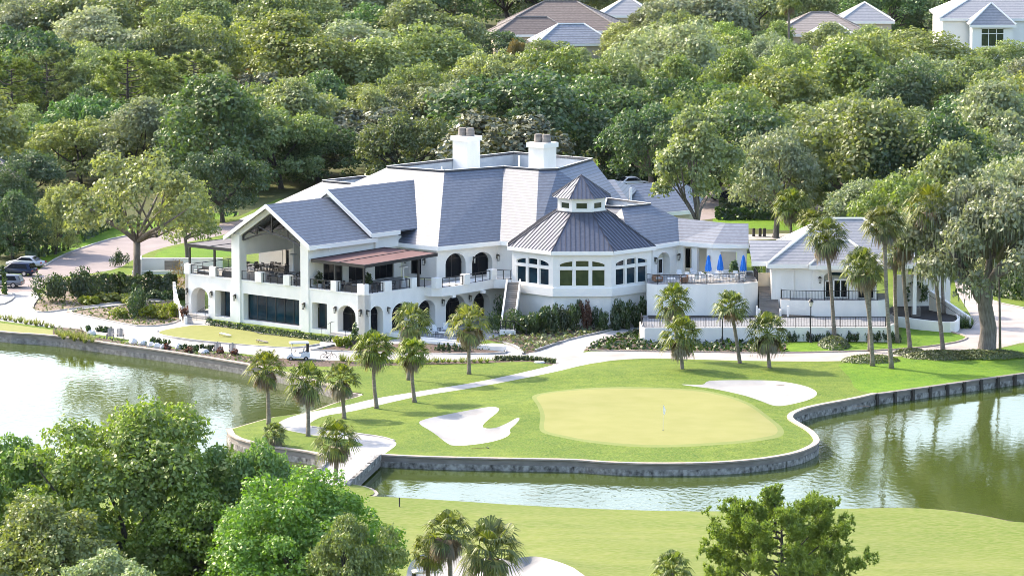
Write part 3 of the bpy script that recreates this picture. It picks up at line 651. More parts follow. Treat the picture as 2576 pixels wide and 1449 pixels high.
# ground floor facing the pond (front face v = 0)
A0, B0 = W2(-27.9, 0), W2(-20.36, 0)
m = MB(); m2 = MB()
opsL = [(.95, 3.7, .4, 3.38, 1.15), (4.75, 7.15, .35, 3.3)]
wall(m, A0, B0, -.3, ZD - .02, .95, opsL)
CA, CB = W2(-19.1, .12), W2(-9.62, .12); opsM = [(.35, 9.05, .35, 3.3)]
wall(m, CA, CB, -.3, ZD - .02, .85, opsM)
DA, DB = W2(-8.4, 0), W2(0, 0); opsR = [(.45, 2.7, .35, 3.28), (4.32, 7.05, .4, 3.38, 1.15)]
wall(m, DA, DB, -.3, ZD - .02, .95, opsR)
# right arcade (front face u = 0, walking along v)
EA, EB = W2(0, 0), W2(0, 13); opsE = [(.75, 2.95, .2, 3.38, 1.0), (4.35, 7.15, .2, 3.33, 1.15), (8.5, 11.3, .15, 3.25, 1.1)]
wall(m, EA, EB, -.3, ZD - .02, .95, opsE)
FA, FB = W2(-.55, 13), W2(-.75, 24.5); opsF = [(.6, 3.85, .2, 3.2, 1.25), (5.2, 8.0, .2, 3.1, 1.2)]
wall(m, FA, FB, -.3, ZD - .35, .95, opsF)
m.uvbox(-.9, -.02, 12.4, 12.998, -.3, ZD - .03)
# left end wall, inner arch passage walls
wall(m, W2(-27.9, 9), A0, -.3, ZD - .02, .5, [(3.2, 6.4, .4, 3.4, 1.2)])
wall(m, W2(-23.9, 8.5), W2(-23.9, .96), -.3, ZD - .3, .3); wall(m, W2(-27.4, 8.2), W2(-24.2, 8.2), -.3, ZD - .3, .3, [(.5, 2.6, .4, 3.1)])
m.uvbox(-20.36, -19.1, -.1, 1.0, -.3, 9.9); m.uvbox(-9.62, -8.4, -.1, 1.0, -.3, 9.9)     # gable columns full height
m.build('wall', M['stucco'], CH)
window(CH, A0, B0, (5.42, 7.12, .38, 3.28), .9, 2, gm='glass_b'); window(CH, CA, CB, (.45, 8.95, .38, 3.28), .7, 6, gm='glass_b', fw=.11); window(CH, DA, DB, (.7, 2.66, .38, 3.26), .85, 2, gm='glass_b')
for Aw, Bw, op in ((DA, DB, (4.36, 7.02, .42, 3.36, 1.15)), (EA, EB, (.79, 2.92, .22, 3.36, 1.0)), (EA, EB, (4.38, 7.12, .22, 3.31, 1.15)), (EA, EB, (8.53, 11.27, .17, 3.23, 1.1)), (FA, FB, (.63, 3.82, .22, 3.18, 1.25)), (FA, FB, (5.23, 7.97, .22, 3.08, 1.2))):
    window(CH, Aw, Bw, op, .86, 2, (2.35,), name='arched_door')
m = MB(); m.uvbox(-27.2, -24.3, .9, 8.2, .36, .4); m.build('passage_floor', M['paver'], CH)
# decks and parapets
m = MB(); m.uvbox(-27.6, -.3, .3, 14.6, ZD - .12, ZD); m.uvbox(-3.2, .9, 14.601, 23, ZD - .12, ZD - .004); m.build('deck', M['deck'], CH)
m = MB()
m.uvbox(-27.9, -20.37, -.06, .42, ZD - .02, ZD + .12); m.uvbox(-19.09, -9.63, .06, .5, ZD - .02, ZD + .12); m.uvbox(-8.39, .06, -.06, .42, ZD - .02, ZD + .12); m.uvbox(-.42, .06, .421, 9.6, ZD - .02, ZD + .12)
m.uvbox(-27.9, -27.45, .43, 9, ZD - .02, ZD + .12)
for u0, u1 in ((-27.95, -27.05), (-23.95, -23.0), (-16.7, -15.7), (-12.3, -11.35), (-5.0, -4.15), (-1.0, .12)): m.uvbox(u0, u1, -.12, .55, ZD + .1, 5.92)
for v0, v1 in ((3.1, 4.2), (7.35, 8.2)): m.uvbox(-.5, .12, v0, v1, ZD + .1, 5.92)
# projecting balcony at the right
bal = [W2(-.5, 9.6), W2(1.0, 9.6), W2(1.9, 10.4), W2(2.0, 12.2), W2(1.7, 16.5), W2(1.2, 19.6), W2(2.9, 20.6), W2(2.6, 23.4), W2(-1.5, 23.4)]
m.prism(bal, 3.75, ZD + .02)
for c in ((1.55, 9.9), (1.75, 14.3), (1.05, 19.5)):
    m.prism([W2(c[0] - .42, c[1] - .45), W2(c[0] + .32, c[1] - .45), W2(c[0] + .32, c[1] + .45), W2(c[0] - .42, c[1] + .45)], ZD + .02, 5.85)
m.build('parapet', M['stucco'], CH)
m = MB(); m.prism([W2(1.5, 17.0), W2(1.9, 17), W2(1.9, 17.5), W2(1.5, 17.5)], 3.45, 3.75); m.prism([W2(1.65, 12.0), W2(1.98, 12.0), W2(1.98, 12.5), W2(1.65, 12.5)], 3.45, 3.75); m.build('corbel', M['trim'], CH)
zr = ZD + .12
for u0, u1 in ((-26.98, -24.02), (-22.93, -20.42), (-18.95, -16.77), (-15.63, -12.37), (-11.28, -9.68), (-8.3, -5.07), (-4.08, -1.07)):
    railing(CH, [W(u0, .15, zr), W(u1, .15, zr)], 1.0, 2 if u1 - u0 > 2.6 else 1)
railing(CH, [W(-.15, .62, zr), W(-.15, 3.05, zr)], 1.0, 2); railing(CH, [W(-.15, 4.25, zr), W(-.15, 7.3, zr)], 1.0, 1); railing(CH, [W(-.1, 8.25, zr), W(1.1, 9.75, zr - .05)], 1.0, 1)
railing(CH, [W(1.8, 10.5, ZD), W(1.8, 13.8, ZD)], 1.05, 2); railing(CH, [W(1.72, 14.8, ZD), W(1.15, 19.0, ZD)], 1.05, 2); railing(CH, [W(1.2, 20.0, ZD), W(2.75, 20.7, ZD), W(2.5, 23.2, ZD)], 1.05, 1)
railing(CH, [W(-27.7, .6, zr), W(-27.7, 8.6, zr)], 1.0, 3)
# upper walls
m = MB()
wall(m, W2(-8.42, 1.0), W2(-8.42, 14.8), ZD, 9.3, .35, [(1.3, 4.4, ZD + .02, 7.5), (5.3, 8.0, ZD + .02, 7.5), (9.5, 12.6, ZD + .02, 7.5)])
GA, GB = W2(-8.4, 14.8), W2(-3.0, 14.8); opsG = [(1.2, 3.0, ZD + .4, 7.75, .9)]
wall(m, GA, GB, ZD, 8.5, .5, [(1.2, 3.0, ZD + .4, 7.75, .9)])
HA, HB = W2(-3.0, 14.75), W2(-1.55, 23.2); opsH = [(1.25, 4.1, ZD + .02, 7.55, 1.2), (5.0, 7.9, ZD + .02, 7.4, 1.2)]
wall(m, HA, HB, ZD - .1, 8.5, .9, opsH)
IA, IB = HB, W2(2.8, 23.9); wall(m, IA, IB, -.3, 8.4, .4, [(2.55, 4.1, ZD + .02, 7.6)])
wall(m, W2(-20.36, 9.6), W2(-9.0, 9.6), ZD, 10.5, .3, [(3.0, 5.4, ZD + .02, 7.6), (7.6, 9.0, ZD + .02, 7.4)])    # back wall of the porch
wall(m, W2(-26, 9.8), W2(-20.36, 9.8), ZD, 7.4, .3)
m.uvbox(-19.6, -19.3, 1.0, 9.6, 7.5, 9.9)                               # header on the open side of the porch
m.uvbox(-9.3, -8.43, 1.0, 9.6, 7.6, 9.6)
m.uvbox(-20.0, -19.2, 8.6, 9.59, ZD, 9.3)
m.uvbox(-19.0, -15.0, 14.81, 15.2, ZD, 10); m.uvbox(-22, -21.6, 9.7, 18, 0, 9.5)
m.build('wall', M['stucco'], CH)
JA, JB = W2(-8.42, 1.0), W2(-8.42, 14.8)
for o_ in ((1.3, 4.4, ZD + .02, 7.5), (5.3, 8.0, ZD + .02, 7.5), (9.5, 12.6, ZD + .02, 7.5)): window(CH, JA, JB, o_, .2, 3 if o_[1] - o_[0] > 3 else 2, name='glazed_door')
window(CH, GA, GB, (1.22, 2.98, ZD + .42, 7.73, .9), .3, 2); window(CH, HA, HB, (1.28, 4.07, ZD + .04, 7.53, 1.2), .75, 2, (6.9,), name='arched_door'); window(CH, HA, HB, (5.03, 7.87, ZD + .04, 7.38, 1.2), .75, 2, (6.8,), name='arched_door')
window(CH, IA, IB, (2.57, 4.08, ZD + .04, 7.58), .15, 1, name='door')
window(CH, W2(-20.36, 9.6), W2(-9.0, 9.6), (3.05, 5.35, ZD + .04, 7.55), .12, 2, name='glazed_door'); window(CH, W2(-20.36, 9.6), W2(-9.0, 9.6), (7.65, 8.95, ZD + .04, 7.35), .12, 1, name='glazed_door')
window(CH, W2(-26, 9.8), W2(-20.36, 9.8), (3.9, 5.2, ZD + .04, 7.1), -.09, 2, name='glazed_door')
x, y = W2(-20.55, 9.78); sconce(CH, x, y, 6.6, *(-V[0], -V[1]))
# gable over the porch: raking bands, truss, soffit
GU, GZ, GE, GH = -14.3, 13.62, 9.55, 6.68
gz = lambda u, d=0: GZ - (GZ - GE) / GH * abs(u - GU) - d
m = MB()
for s in (-1, 1):
    ue = GU + s * 5.95
    for (ua, ub) in ((GU, GU + s * 2.0), (GU + s * 2, GU + s * 4), (GU + s * 4, ue)):
        lo, hi = sorted((ua, ub)); m.hexa([W(lo, .02, gz(lo, .95)), W(hi, .02, gz(hi, .95)), W(hi, .5, gz(hi, .95)), W(lo, .5, gz(lo, .95))], [W(lo, .02, gz(lo, .2)), W(hi, .02, gz(hi, .2)), W(hi, .5, gz(hi, .2)), W(lo, .5, gz(lo, .2))])
m.build('gable_wall', M['stucco'], CH)
m = MB()
def tb(p, q, r=.11, v=.25): m.tube([W(p[0], v, p[1]), W(q[0], v, q[1])], r, 4)
ins = 1.12
tb((-18.8, gz(-18.8, ins)), (GU, gz(GU, ins)), .13); tb((-9.75, gz(-9.75, ins)), (GU, gz(GU, ins)), .13)
ch = [(-18.8 + 9.05 * k / 10, 9.25 + 1.05 * math.sin(math.pi * k / 10)) for k in range(11)]
for a, b in zip(ch, ch[1:]): tb(a, b, .12)
tb((-18.8, 9.2), (-18.8, gz(-18.8, ins)), .12); tb((-9.75, 9.2), (-9.75, gz(-9.75, ins)), .12); tb((GU, 10.3), (GU, gz(GU, ins)), .12)
for s in (-1, 1):
    tb((GU + s * 2.4, 10.05), (GU + s * 2.4, gz(GU + s * 2.4, ins))); tb((GU, 10.35), (GU + s * 2.4, gz(GU + s * 2.4, ins)), .09); tb((GU + s * 2.4, 10.0), (GU + s * 3.6, gz(GU + s * 3.6, ins)), .07)
m.build('gable_truss', M['black'], CH)
m = MB()
for k in range(1, 5):
    for s in (-1, 1):
        m.hexa([W(GU, k * 1.9 - .09, gz(GU, .5)), W(GU + s * 5.6, k * 1.9 - .09, gz(GU + s * 5.6, .5)), W(GU + s * 5.6, k * 1.9 + .09, gz(GU + s * 5.6, .5)), W(GU, k * 1.9 + .09, gz(GU, .5))], [W(GU, k * 1.9 - .09, gz(GU, .2)), W(GU + s * 5.6, k * 1.9 - .09, gz(GU + s * 5.6, .2)), W(GU + s * 5.6, k * 1.9 + .09, gz(GU + s * 5.6, .2)), W(GU, k * 1.9 + .09, gz(GU, .2))])
m.build('rafter', M['black'], CH)
# ---- roofs
tile = MB()
u_r, u_l = GU + GH, GU - GH
roof_slab(tile, [W(GU, -.7, GZ), W(u_l, -.7, GE), W(u_l, 11, GE), W(GU, 11, GZ)]); roof_slab(tile, [W(GU, 11, GZ - .001), W(u_r, 10.1, GE), W(u_r, -.7, GE), W(GU, -.7, GZ)])
# second, higher gable behind
R2, Z2, E2, H2 = -14.3, 14.5, 10.1, 6.85
roof_slab(tile, [W(R2, 24, Z2), W(R2 + H2, 16.4, E2), W(R2 + H2, 9.0, E2), W(R2, 9.0, Z2)]); roof_slab(tile, [W(R2, 9.0, Z2), W(R2 - H2, 9.0, E2), W(R2 - H2, 20, E2), W(R2, 24, Z2)])
# main hipped roof with a flat well
ZT = 15.5
e0, e1, e2, e3 = W(-30.2, 13.4, 8.6), W(-2.2, 14.13, 8.6), W(-.75, 22.78, 8.6), (2.57, 506.21, 8.6)
t0, t1, t2, t3, t4 = W(-19.3, 24.0, ZT), W(-11.15, 24.9, ZT), W(-9.3, 32.9, ZT), (3.05, 519.37, ZT), (5.23, 519.97, ZT)
t5 = W(-7.6, 46.5, ZT); t6 = W(-19.5, 46, ZT)
roof_slab(tile, [e0, e1, t1, t0]); roof_slab(tile, [e1, e2, t2, t1]); roof_slab(tile, [e2, e3, t3, t2])
e4 = (15.5, 517.5, 8.6); roof_slab(tile, [e3, (9.8, 506.8, 8.6), e4, t4, t3]); roof_slab(tile, [e4, (14.0, 533, 8.6), t5, t4])
e6 = W(-30.4, 57, 8.6); roof_slab(tile, [t5, (14.0, 533, 8.6), e6, t6]); roof_slab(tile, [e0, t0, t6, e6])
# left rear roof with its own well
l0, l1, l2 = W(-30.6, 25.0, 13), W(-26.6, 25.2, 13), W(-30.4, 31.8, 13)
lw3 = W(-20, 32, 13); roof_slab(tile, [W(-37.6, 18.2, 8.6), W(-24, 18.4, 8.6), W(-20, 25.3, 13), l0]); roof_slab(tile, [W(-37.6, 18.2, 8.6), l0, l2, W(-37.5, 38.8, 8.6)]); roof_slab(tile, [l2, lw3, W(-18, 38.8, 8.6), W(-37.5, 38.8, 8.6)])
# terrace wing roof
ZW = 12.15
w0, w1, w2 = P(*(1288, 582), ZW), (12.3, 510.9), (15.66, 513.9)
wp = [P((1500 + 1395 / 5.152) * .858667, (500 + 548 / 5.152) * .858667, ZW), P((1500 + 1652 / 5.152) * .858667, (500 + 560 / 5.152) * .858667, ZW), P((1500 + 2090 / 5.152) * .858667, (500 + 515 / 5.152) * .858667, ZW), P((1500 + 1430 / 5.152) * .858667, (500 + 432 / 5.152) * .858667, ZW)]
v1, v2 = (16.15, 506.0, 8.55), (18.75, 509.3, 8.55)
rl = (18.75, 513.8, 10.65)
roof_slab(tile, [(13.2, 503.2, 8.55), v1, v2, rl, (*wp[2], ZW), (*wp[1], ZW)]); roof_slab(tile, [(9.0, 507, 8.55), (13.2, 503.2, 8.55), (*wp[1], ZW), (*wp[0], ZW)])
rm, rr = (24.05, 511.4, 10.35), (26.6, 511.0, 10.35)
roof_slab(tile, [v2, (22.45, 506.75, 8.55), rm, rl]); roof_slab(tile, [(22.45, 506.75, 8.55), (26.4, 506.3, 8.55), rr, rm]); roof_slab(tile, [rl, rm, (24, 518, 8.6), (18, 522, 8.6)]); roof_slab(tile, [rm, rr, (26.4, 518, 8.6), (24, 518, 8.6)])
roof_slab(tile, [(*wp[2], ZW), rl, (18, 522, 8.6), (16, 524, 9.6)])
# rear wing roofs far right
def blue_wing(px0, px1, zr_, ze, y_r, y_e):
    a = PY(*px0, y_r); b = PY(*px1, y_r); c = PY(px1[0] + 0, 0, y_e)
    return a, b
qa, qb = PY(1545, 467, 545), PY(1712, 455, 552.5)
s = .62; qc = PY(1750, 528, 545.5); qd = PY(1500, 548, 535)
roof_slab(tile, [qd, qc, qb, qa]); roof_slab(tile, [qa, qb, (qb[0] + 3, qb[1] + 8, qc[2]), (qa[0] - 2, qa[1] + 8, qc[2])]); roof_slab(tile, [qc, (qb[0] + 3.2, qb[1] + 8, qc[2]), qb])
pa, pb, pc, pd_ = PY(1478, 456, 540), PY(1544, 452, 541), PY(1580, 502, 535), PY(1470, 512, 533)
roof_slab(tile, [pd_, pc, pb, pa]); roof_slab(tile, [pb, pc, (pb[0] + 3, pb[1] + 6, pc[2]), (pb[0], pb[1] + .2, pb[2])]); roof_slab(tile, [pa, pb, (pb[0] + 3, pb[1] + 6, pc[2]), (pa[0], pa[1] + 6, pc[2])])
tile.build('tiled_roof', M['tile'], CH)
m = MB(); m.prism([(qd[0] + 1, qd[1] + .6), (qc[0] - .7, qc[1] + .5), (qb[0] + 2, qb[1] + 7), (qa[0], qa[1] + 7)], 0, qc[2] - .2); m.build('wall', M['stucco_warm'], CH)
# wells, copings
m = MB()
def well(pts, z, depth):
    m.quad(*[(p[0], p[1], z - depth) for p in pts])
    for i in range(len(pts)):
        a, b = pts[i], pts[(i + 1) % len(pts)]; m.quad((*a[:2], z - depth), (*a[:2], z + .1), (*b[:2], z + .1), (*b[:2], z - depth))
well([t0, t1, t2, t3, t4, t5, t6], ZT, 1.6); well([l0, (*W2(-20, 25.3), 0), lw3, l2], 13, .8); well(wp, ZW, .7); m.build('flat_roof', M['flat_roof'], CH)
m = MB()
for pts, z in (([t0, t1, t2, t3, t4, t5, t6, t0], ZT), ([l0, W(-20, 25.3, 0), lw3, l2, l0], 13), (wp + [wp[0]], ZW)):
    for a, b in zip(pts, pts[1:]): m.obox(a, b, .24, z + .02, z + .16)
m.build('roof_coping', M['cap'], CH)
m = MB()
for pts, z in (([t0, t1, t2, t3, t4, t5, t6, t0], ZT), ([l0, W(-20, 25.3, 0), lw3, l2, l0], 13), (wp + [wp[0]], ZW)):
    for a, b in zip(pts, pts[1:]): m.obox(a, b, .16, z + .161, z + .2)
m.build('coping_flashing', M['trim'], CH)
# eaves boards, rakes
fascia_parts(CH, [[e0, e1], [e1, e2], [e2, e3], [W(u_r, -.7, GE), W(u_r, 10.1, GE)], [W(R2 + H2, 9.0, E2), W(R2 + H2, 13.6, E2)], [(13.2, 503.2, 8.55), v1], [v1, v2], [v2, (22.45, 506.75, 8.55)], [(22.45, 506.75, 8.55), (26.4, 506.3, 8.55), (26.4, 518, 8.55)], [qd, qc], [pd_, pc]])
m = MB()
def rake(u0, z0, u1, z1, v, w_=.42):
    m = MB()
    m.hexa([W(u0, v - .09, z0 - w_), W(u1, v - .09, z1 - w_), W(u1, v + .06, z1 - w_), W(u0, v + .06, z0 - w_)], [W(u0, v - .09, z0 + .05), W(u1, v - .09, z1 + .05), W(u1, v + .06, z1 + .05), W(u0, v + .06, z0 + .05)]); m.build('rake_board', M['trim'], CH)
rake(GU, GZ, u_r, GE, -.72); rake(u_l, GE, GU, GZ, -.72); rake(R2, Z2, R2 + H2, E2, 8.96); rake(R2 - H2, E2, R2, Z2, 8.96)
m = MB()      # soffits and infill under the eaves, gable face of the second gable
m.quad(*[(*W2(u, v), 8.3) for u, v in ((-12, 13.5), (-2.4, 14.3), (-1.0, 22.8), (-3.5, 24), (-3.5, 15.5), (-12, 15.5))])
m.quad(W(R2 - 5.9, 9.4, 10.2), W(R2 + 5.9, 9.4, 10.2), W(R2, 9.4, Z2 - .3)); m.uvbox(-8.5, -8.1, 10.3, 14.0, 8.2, 9.9)
m.uvbox(-8.45, -7.75, -.5, 10, 9.0, 9.3)
m.build('soffit', M['stucco'], CH)
m = MB(); g0 = W(u_r + .12, .4, 9.2); m.tube([g0, W(u_r + .12, 2.6, 9.1), W(u_r - .1, 2.6, 8.7)], .06, 6); m.tube([(27.0 - .5, 506.3, 8.2), (26.7, 506.2, 7.2), (26.9, 506.1, 6.8)], .08, 6); m.build('downspout', M['trim'], CH)
# chimneys and vent pipes
def chimney(cx, cy):
    def rot(u, v): return (cx + u * U[0] + v * V[0], cy + u * U[1] + v * V[1])
    def bx(m, hu, hv, z0, z1): m.prism([rot(-hu, -hv), rot(hu, -hv), rot(hu, hv), rot(-hu, hv)], z0, z1)
    m = MB(); bx(m, 1.16, 1.1, 12, 17.8); c = m.build('chimney', M['stucco'], CH)
    m = MB(); bx(m, 1.34, 1.28, 17.801, 18.35); m.build('chimney_cap', M['trim'], c)
    for s in (-1, 1):
        p = rot(s * .5, s * .12); mm = MB(); mm.lathe((p[0], p[1], 18.35), [(.52, 0), (.52, .15), (.47, .82), (.42, .92)], 14); mm.build('chimney_pot', M['bulk'], c)
c1 = W2(-18.2, 36.3); c2 = W2(-6.4, 36.35)
chimney(*c1); chimney(*c2)
for p, z0, z1, r in ((W2(-9.6, 35.9), 13.9, 16.6, .1), (P(1587, 514, 11.45), 11.4, 13.3, .14), (W2(-13.5, 27), 13.9, 15.75, .07)):
    m = MB(); m.lathe((*p, 0), [(r, z0), (r, z1)], 8); m.build('vent_pipe', M['trim'], CH)
# lanterns on the walls
nU, nV = U, (-V[0], -V[1])
for u in (-27.55, -23.6, -19.75 - .0, -9.0, -4.55 + .25, -.5): 
    zz = 2.75; v = -.12 if u in (-19.75, -9.0) else -.01
    x, y = W2(u, v); sconce(CH, x, y, zz, *nV)
for v, u, z in ((.35, .01, 2.7), (3.65, .01, 2.7), (12.4, .01, 2.7), (17.5, -.6, 2.6), (19.6, -1.9, 6.6), (23.1, -1.5, 6.6)): x, y = W2(u, v); sconce(CH, x, y, z, *nU)
for u in (-7.6, -4.8): x, y = W2(u, 14.78); sconce(CH, x, y, 6.6, *nV)
# awnings on posts
def canopy(corners, zb, mt, posts, label, mid):
    r = CH
    m = MB(); roof_slab(m, [(*W2(u, v), z) for u, v, z in corners], .05); aw = m.build('awning', M[mt], r)
    f = MB()
    for (a, b) in zip(corners, corners[1:] + corners[:1]):
        f.hexa([W(a[0], a[1], a[2] - .3), W(b[0], b[1], b[2] - .3), W(b[0] - .1, b[1] + .1, b[2] - .3), W(a[0] - .1, a[1] + .1, a[2] - .3)], [W(a[0], a[1], a[2] + .06), W(b[0], b[1], b[2] + .06), W(b[0] - .1, b[1] + .1, b[2] + .06), W(a[0] - .1, a[1] + .1, a[2] + .06)])
    a, b, c, d = corners
    for t in mid:
        p = [a[i] + (b[i] - a[i]) * t for i in range(3)]; q = [d[i] + (c[i] - d[i]) * t for i in range(3)]; f.tube([W(p[0], p[1], p[2] + .03), W(q[0], q[1], q[2] + .03)], .045, 4)
    f.build('awning_frame', M['black'], aw)
    for u, v in posts:
        p = MB(); p.uvbox(u - .1, u + .1, v - .1, v + .1, 5.92 if v < .6 else ZD, zb - .25); p.build('awning_post', M['black'], r)
canopy([(-8.0, -.1, 8.0), (.1, -.1, 8.0), (.1, 11.6, 8.25), (-8.0, 11.6, 8.25)], 8.0, 'awning', [(-4.6, .2), (-.25, .2), (-.3, 8.9)], '', (.5,))
canopy([(-27.8, .1, 8.1), (-20.5, .1, 8.1), (-20.5, 8.6, 8.15), (-27.8, 8.6, 8.15)], 8.1, 'awning_grey', [(-27.4, .25), (-23.4, .25), (-27.4, 8.3)], '', (.5,))
# octagonal pavilion
OC = (7.75, 508.2); AP = 7.75; side = AP * .8284
def octa(r, rot=math.pi / 8): return [(OC[0] + r * math.cos(rot + k * math.pi / 4), OC[1] + r * math.sin(rot + k * math.pi / 4)) for k in range(8)]
Rw = AP / math.cos(math.pi / 8); ov = octa(Rw)
m = MB()
sill = 4.6; half = side / 2
def octwin(): 
    L = side; c = L / 2; out = []
    for x0, x1 in ((.11 * L, .335 * L), (.385 * L, .615 * L), (.665 * L, .89 * L)):
        out.append((x0, x1, sill, 6.4)); out.append((x0, x1, 6.7, 7.42, .62, c, .41 * L))
    return out
for k in range(8):
    a, b = ov[k], ov[(k + 1) % 8]
    wall(m, a, b, 3.52, 8.3, .35, octwin() if k in (4, 5, 6) else ())
ob = octa(Rw - .2)
for k in range(8): wall(m, ob[k], ob[(k + 1) % 8], -.3, 3.53, .4)
m.prism(octa(Rw - .3), 3.5, 3.7)
pv = m.build('pavilion_wall', M['stucco'], CH)
m = MB()
o1 = octa(Rw + .14)
for k in range(8):
    a, b = o1[k], o1[(k + 1) % 8]; c, d = ov[k], ov[(k + 1) % 8]
    m.hexa([(*a, 3.45), (*b, 3.45), (*d, 3.45), (*c, 3.45)], [(*a, 4.35), (*b, 4.35), (*d, 4.45), (*c, 4.45)])
m.build('pavilion_band', M['trim'], CH)
for k in (4, 5, 6):
    for o_ in octwin(): window(CH, ov[k], ov[(k + 1) % 8], o_, .14, 1, fw=.05, fm='bronze' if False else 'trim', gm='glass_g' if k == 5 else 'glass_b')
Re = Rw + .55; oe = octa(Re); Rc = 2.95; oc_ = octa(Rc); ZE, ZC = 8.45, 12.15
m = MB(); sm_ = MB()
for k in range(8):
    a, b, c, d = (*oe[k], ZE), (*oe[(k + 1) % 8], ZE), (*oc_[(k + 1) % 8], ZC), (*oc_[k], ZC)
    roof_slab(m, [a, b, c, d], .1)
    A_, B_, C_, D_ = map(Vector, (a, b, c, d)); n = ((B_ - A_).cross(D_ - A_)).normalized() * .03
    Lb = (B_ - A_).length; Lt = (C_ - D_).length; e = (B_ - A_) / Lb; up = ((C_ + D_) / 2 - (A_ + B_) / 2)
    ns = 13
    for i in range(1, ns):
        x = (i / ns - .5) * Lb; base = (A_ + B_) / 2 + e * x
        t = 1.0 if abs(x) <= Lt / 2 else (Lb / 2 - abs(x)) / (Lb / 2 - Lt / 2)
        if t > .04: sm_.tube([base + n, base + up * t + n], .035, 4)
    sm_.tube([A_ + n, D_ + n], .07, 4)
m.build('pavilion_roof', M['metal_roof'], CH); sm_.build('roof_seam', M['seam'], CH)
m = MB(); of_ = octa(Re - .02)
for k in range(8): fascia(m, [(*of_[k], ZE), (*of_[(k + 1) % 8], ZE)], .25, .05, .1)
m.quad(*[(*p, ZE - .2) for p in reversed(of_)])
m.build('fascia', M['trim'], CH)
m = MB(); cu = octa(Rc - .1); cs = (Rc - .1) * 2 * math.sin(math.pi / 8)
for k in range(8): wall(m, cu[k], cu[(k + 1) % 8], ZC - .25, ZC + 1.55, .15, [(.2 * cs, .8 * cs, ZC + .38, ZC + 1.12)])
cup = m.build('cupola', M['trim'], CH)
for k in range(3, 8):
    window(cup, cu[k], cu[(k + 1) % 8], (.2 * cs + .01, .8 * cs - .01, ZC + .39, ZC + 1.11), .06, 1, fw=.06, fm='trim', gm='glass_g')
m = MB(); m.lathe((OC[0], OC[1], ZC - .2), [(Rc + .06, 0), (Rc + .06, .3)], 8); 
m = MB(); pr = octa(Rc + .08)
for k in range(8): m.hexa([(*pr[k], ZC - .2), (*pr[(k + 1) % 8], ZC - .2), (*cu[(k + 1) % 8], ZC - .2), (*cu[k], ZC - .2)], [(*pr[k], ZC + .06), (*pr[(k + 1) % 8], ZC + .06), (*cu[(k + 1) % 8], ZC + .1), (*cu[k], ZC + .1)])
m.build('cupola_flashing', M['seam'], cup)
m = MB(); sm_ = MB(); ce = octa(3.55); zb, za_ = ZC + 1.62, ZC + 4.0
for k in range(8):
    a, b = (*ce[k], zb), (*ce[(k + 1) % 8], zb); m.quad(a, b, (OC[0], OC[1], za_)); m.quad(b, a, (OC[0], OC[1], zb - .02))
    A_, B_, T_ = Vector(a), Vector(b), Vector((OC[0], OC[1], za_)); n = ((B_ - A_).cross(T_ - A_)).normalized() * .02
    for i in range(1, 6): 
        x = A_.lerp(B_, i / 6); t = 1 - abs(i / 6 - .5) * 2; sm_.tube([x + n, x.lerp(x + (T_ - (A_ + B_) / 2), t) + n], .03, 4)
    sm_.tube([A_ + n, T_], .05, 4)
m.build('cupola_roof', M['metal_roof'], cup); sm_.build('roof_seam', M['seam'], cup)
m = MB(); m.lathe((OC[0], OC[1], 0), [(3.55, zb - .12), (3.55, zb - .0)], 8)
# terrace wing walls
m = MB()
TW = [(12.5, 506.5), (15.95, 507.1), (18.6, 510.4), (22.3, 508.0), (26.1, 507.6)]
d0 = math.hypot(TW[2][0] - TW[1][0], TW[2][1] - TW[1][1])
wall(m, TW[0], (15.7, 505.9), 0, 8.4, .4)
wall(m, (15.7, 505.9), (18.6, 509.9), ZD, 8.4, .9, [(.9, 3.4, 4.92, 7.5, 1.0)])
wall(m, (18.6, 509.9), (22.4, 507.3), ZD, 8.4, .5, [(.7, 1.85, 4.92, 7.9), (2.55, 3.85, 4.92, 7.9)])
wall(m, (22.4, 507.3), (26.2, 506.9), ZD, 8.4, .4, [(.9, 2.7, 5.6, 7.6)])
wall(m, (26.2, 506.9), (26.2, 517), 0, 8.4, .4)
wall(m, (18.9, 513.5), (22.8, 511.5), ZD, 8.3, .3, [(.6, 2.2, 4.92, 7.4)])
m.build('wall', M['stucco'], CH)
window(CH, (15.7, 505.9), (18.6, 509.9), (1.1, 3.1, 4.92, 6.75), .7, 2, fm='trim', fw=.16, name='french_door')
window(CH, (18.9, 513.5), (22.8, 511.5), (.62, 2.18, 4.94, 7.38), .1, 2, fm='trim', fw=.14, name='french_door')
m = MB(); m.quad((22.4 + .93 * .95, 507.45, 5.62), (22.4 + 2.68 * .99, 507.25, 5.62), (22.4 + 2.68 * .99, 507.25, 7.58), (22.4 + .93 * .95, 507.45, 7.58)); m.build('window_screen', M['stucco_warm'], CH)
ux, uy = (18.6 - 15.7) / 4.94, (509.9 - 505.9) / 4.94
for p, n in (((15.7 + ux * .4, 505.9 + uy * .4), (uy, -ux)), ((18.6 + .25, 509.9 - .2), (-.56, -.83)), ((18.6 + 3.5, 507.5), (-.56, -.83))): sconce(CH, p[0], p[1], 6.7, *n)
tv = [(14.9, 500.2), (16.0, 499.2), (21.4, 499.6), (25.6, 500.5), (27.2, 501.9), (27.2, 512), (14.9, 506)]
m = MB(); m.prism(tv, -.3, 4.9); m.build('terrace_wall', M['stucco'], CH)
m = MB(); m.prism([(x, y) for x, y in [(15.0, 500.4), (16.05, 499.4), (21.4, 499.8), (25.5, 500.7), (27.0, 502.0), (27.0, 511), (15.0, 506)]], 4.9, 4.93); m.build('terrace_floor', M['concrete'], CH)
railing(CH, [(x, y + .12, 4.93) for x, y in tv[:5]] + [(27.05, 506, 4.93)], 1.05, postgap=2.6, picket=.16)
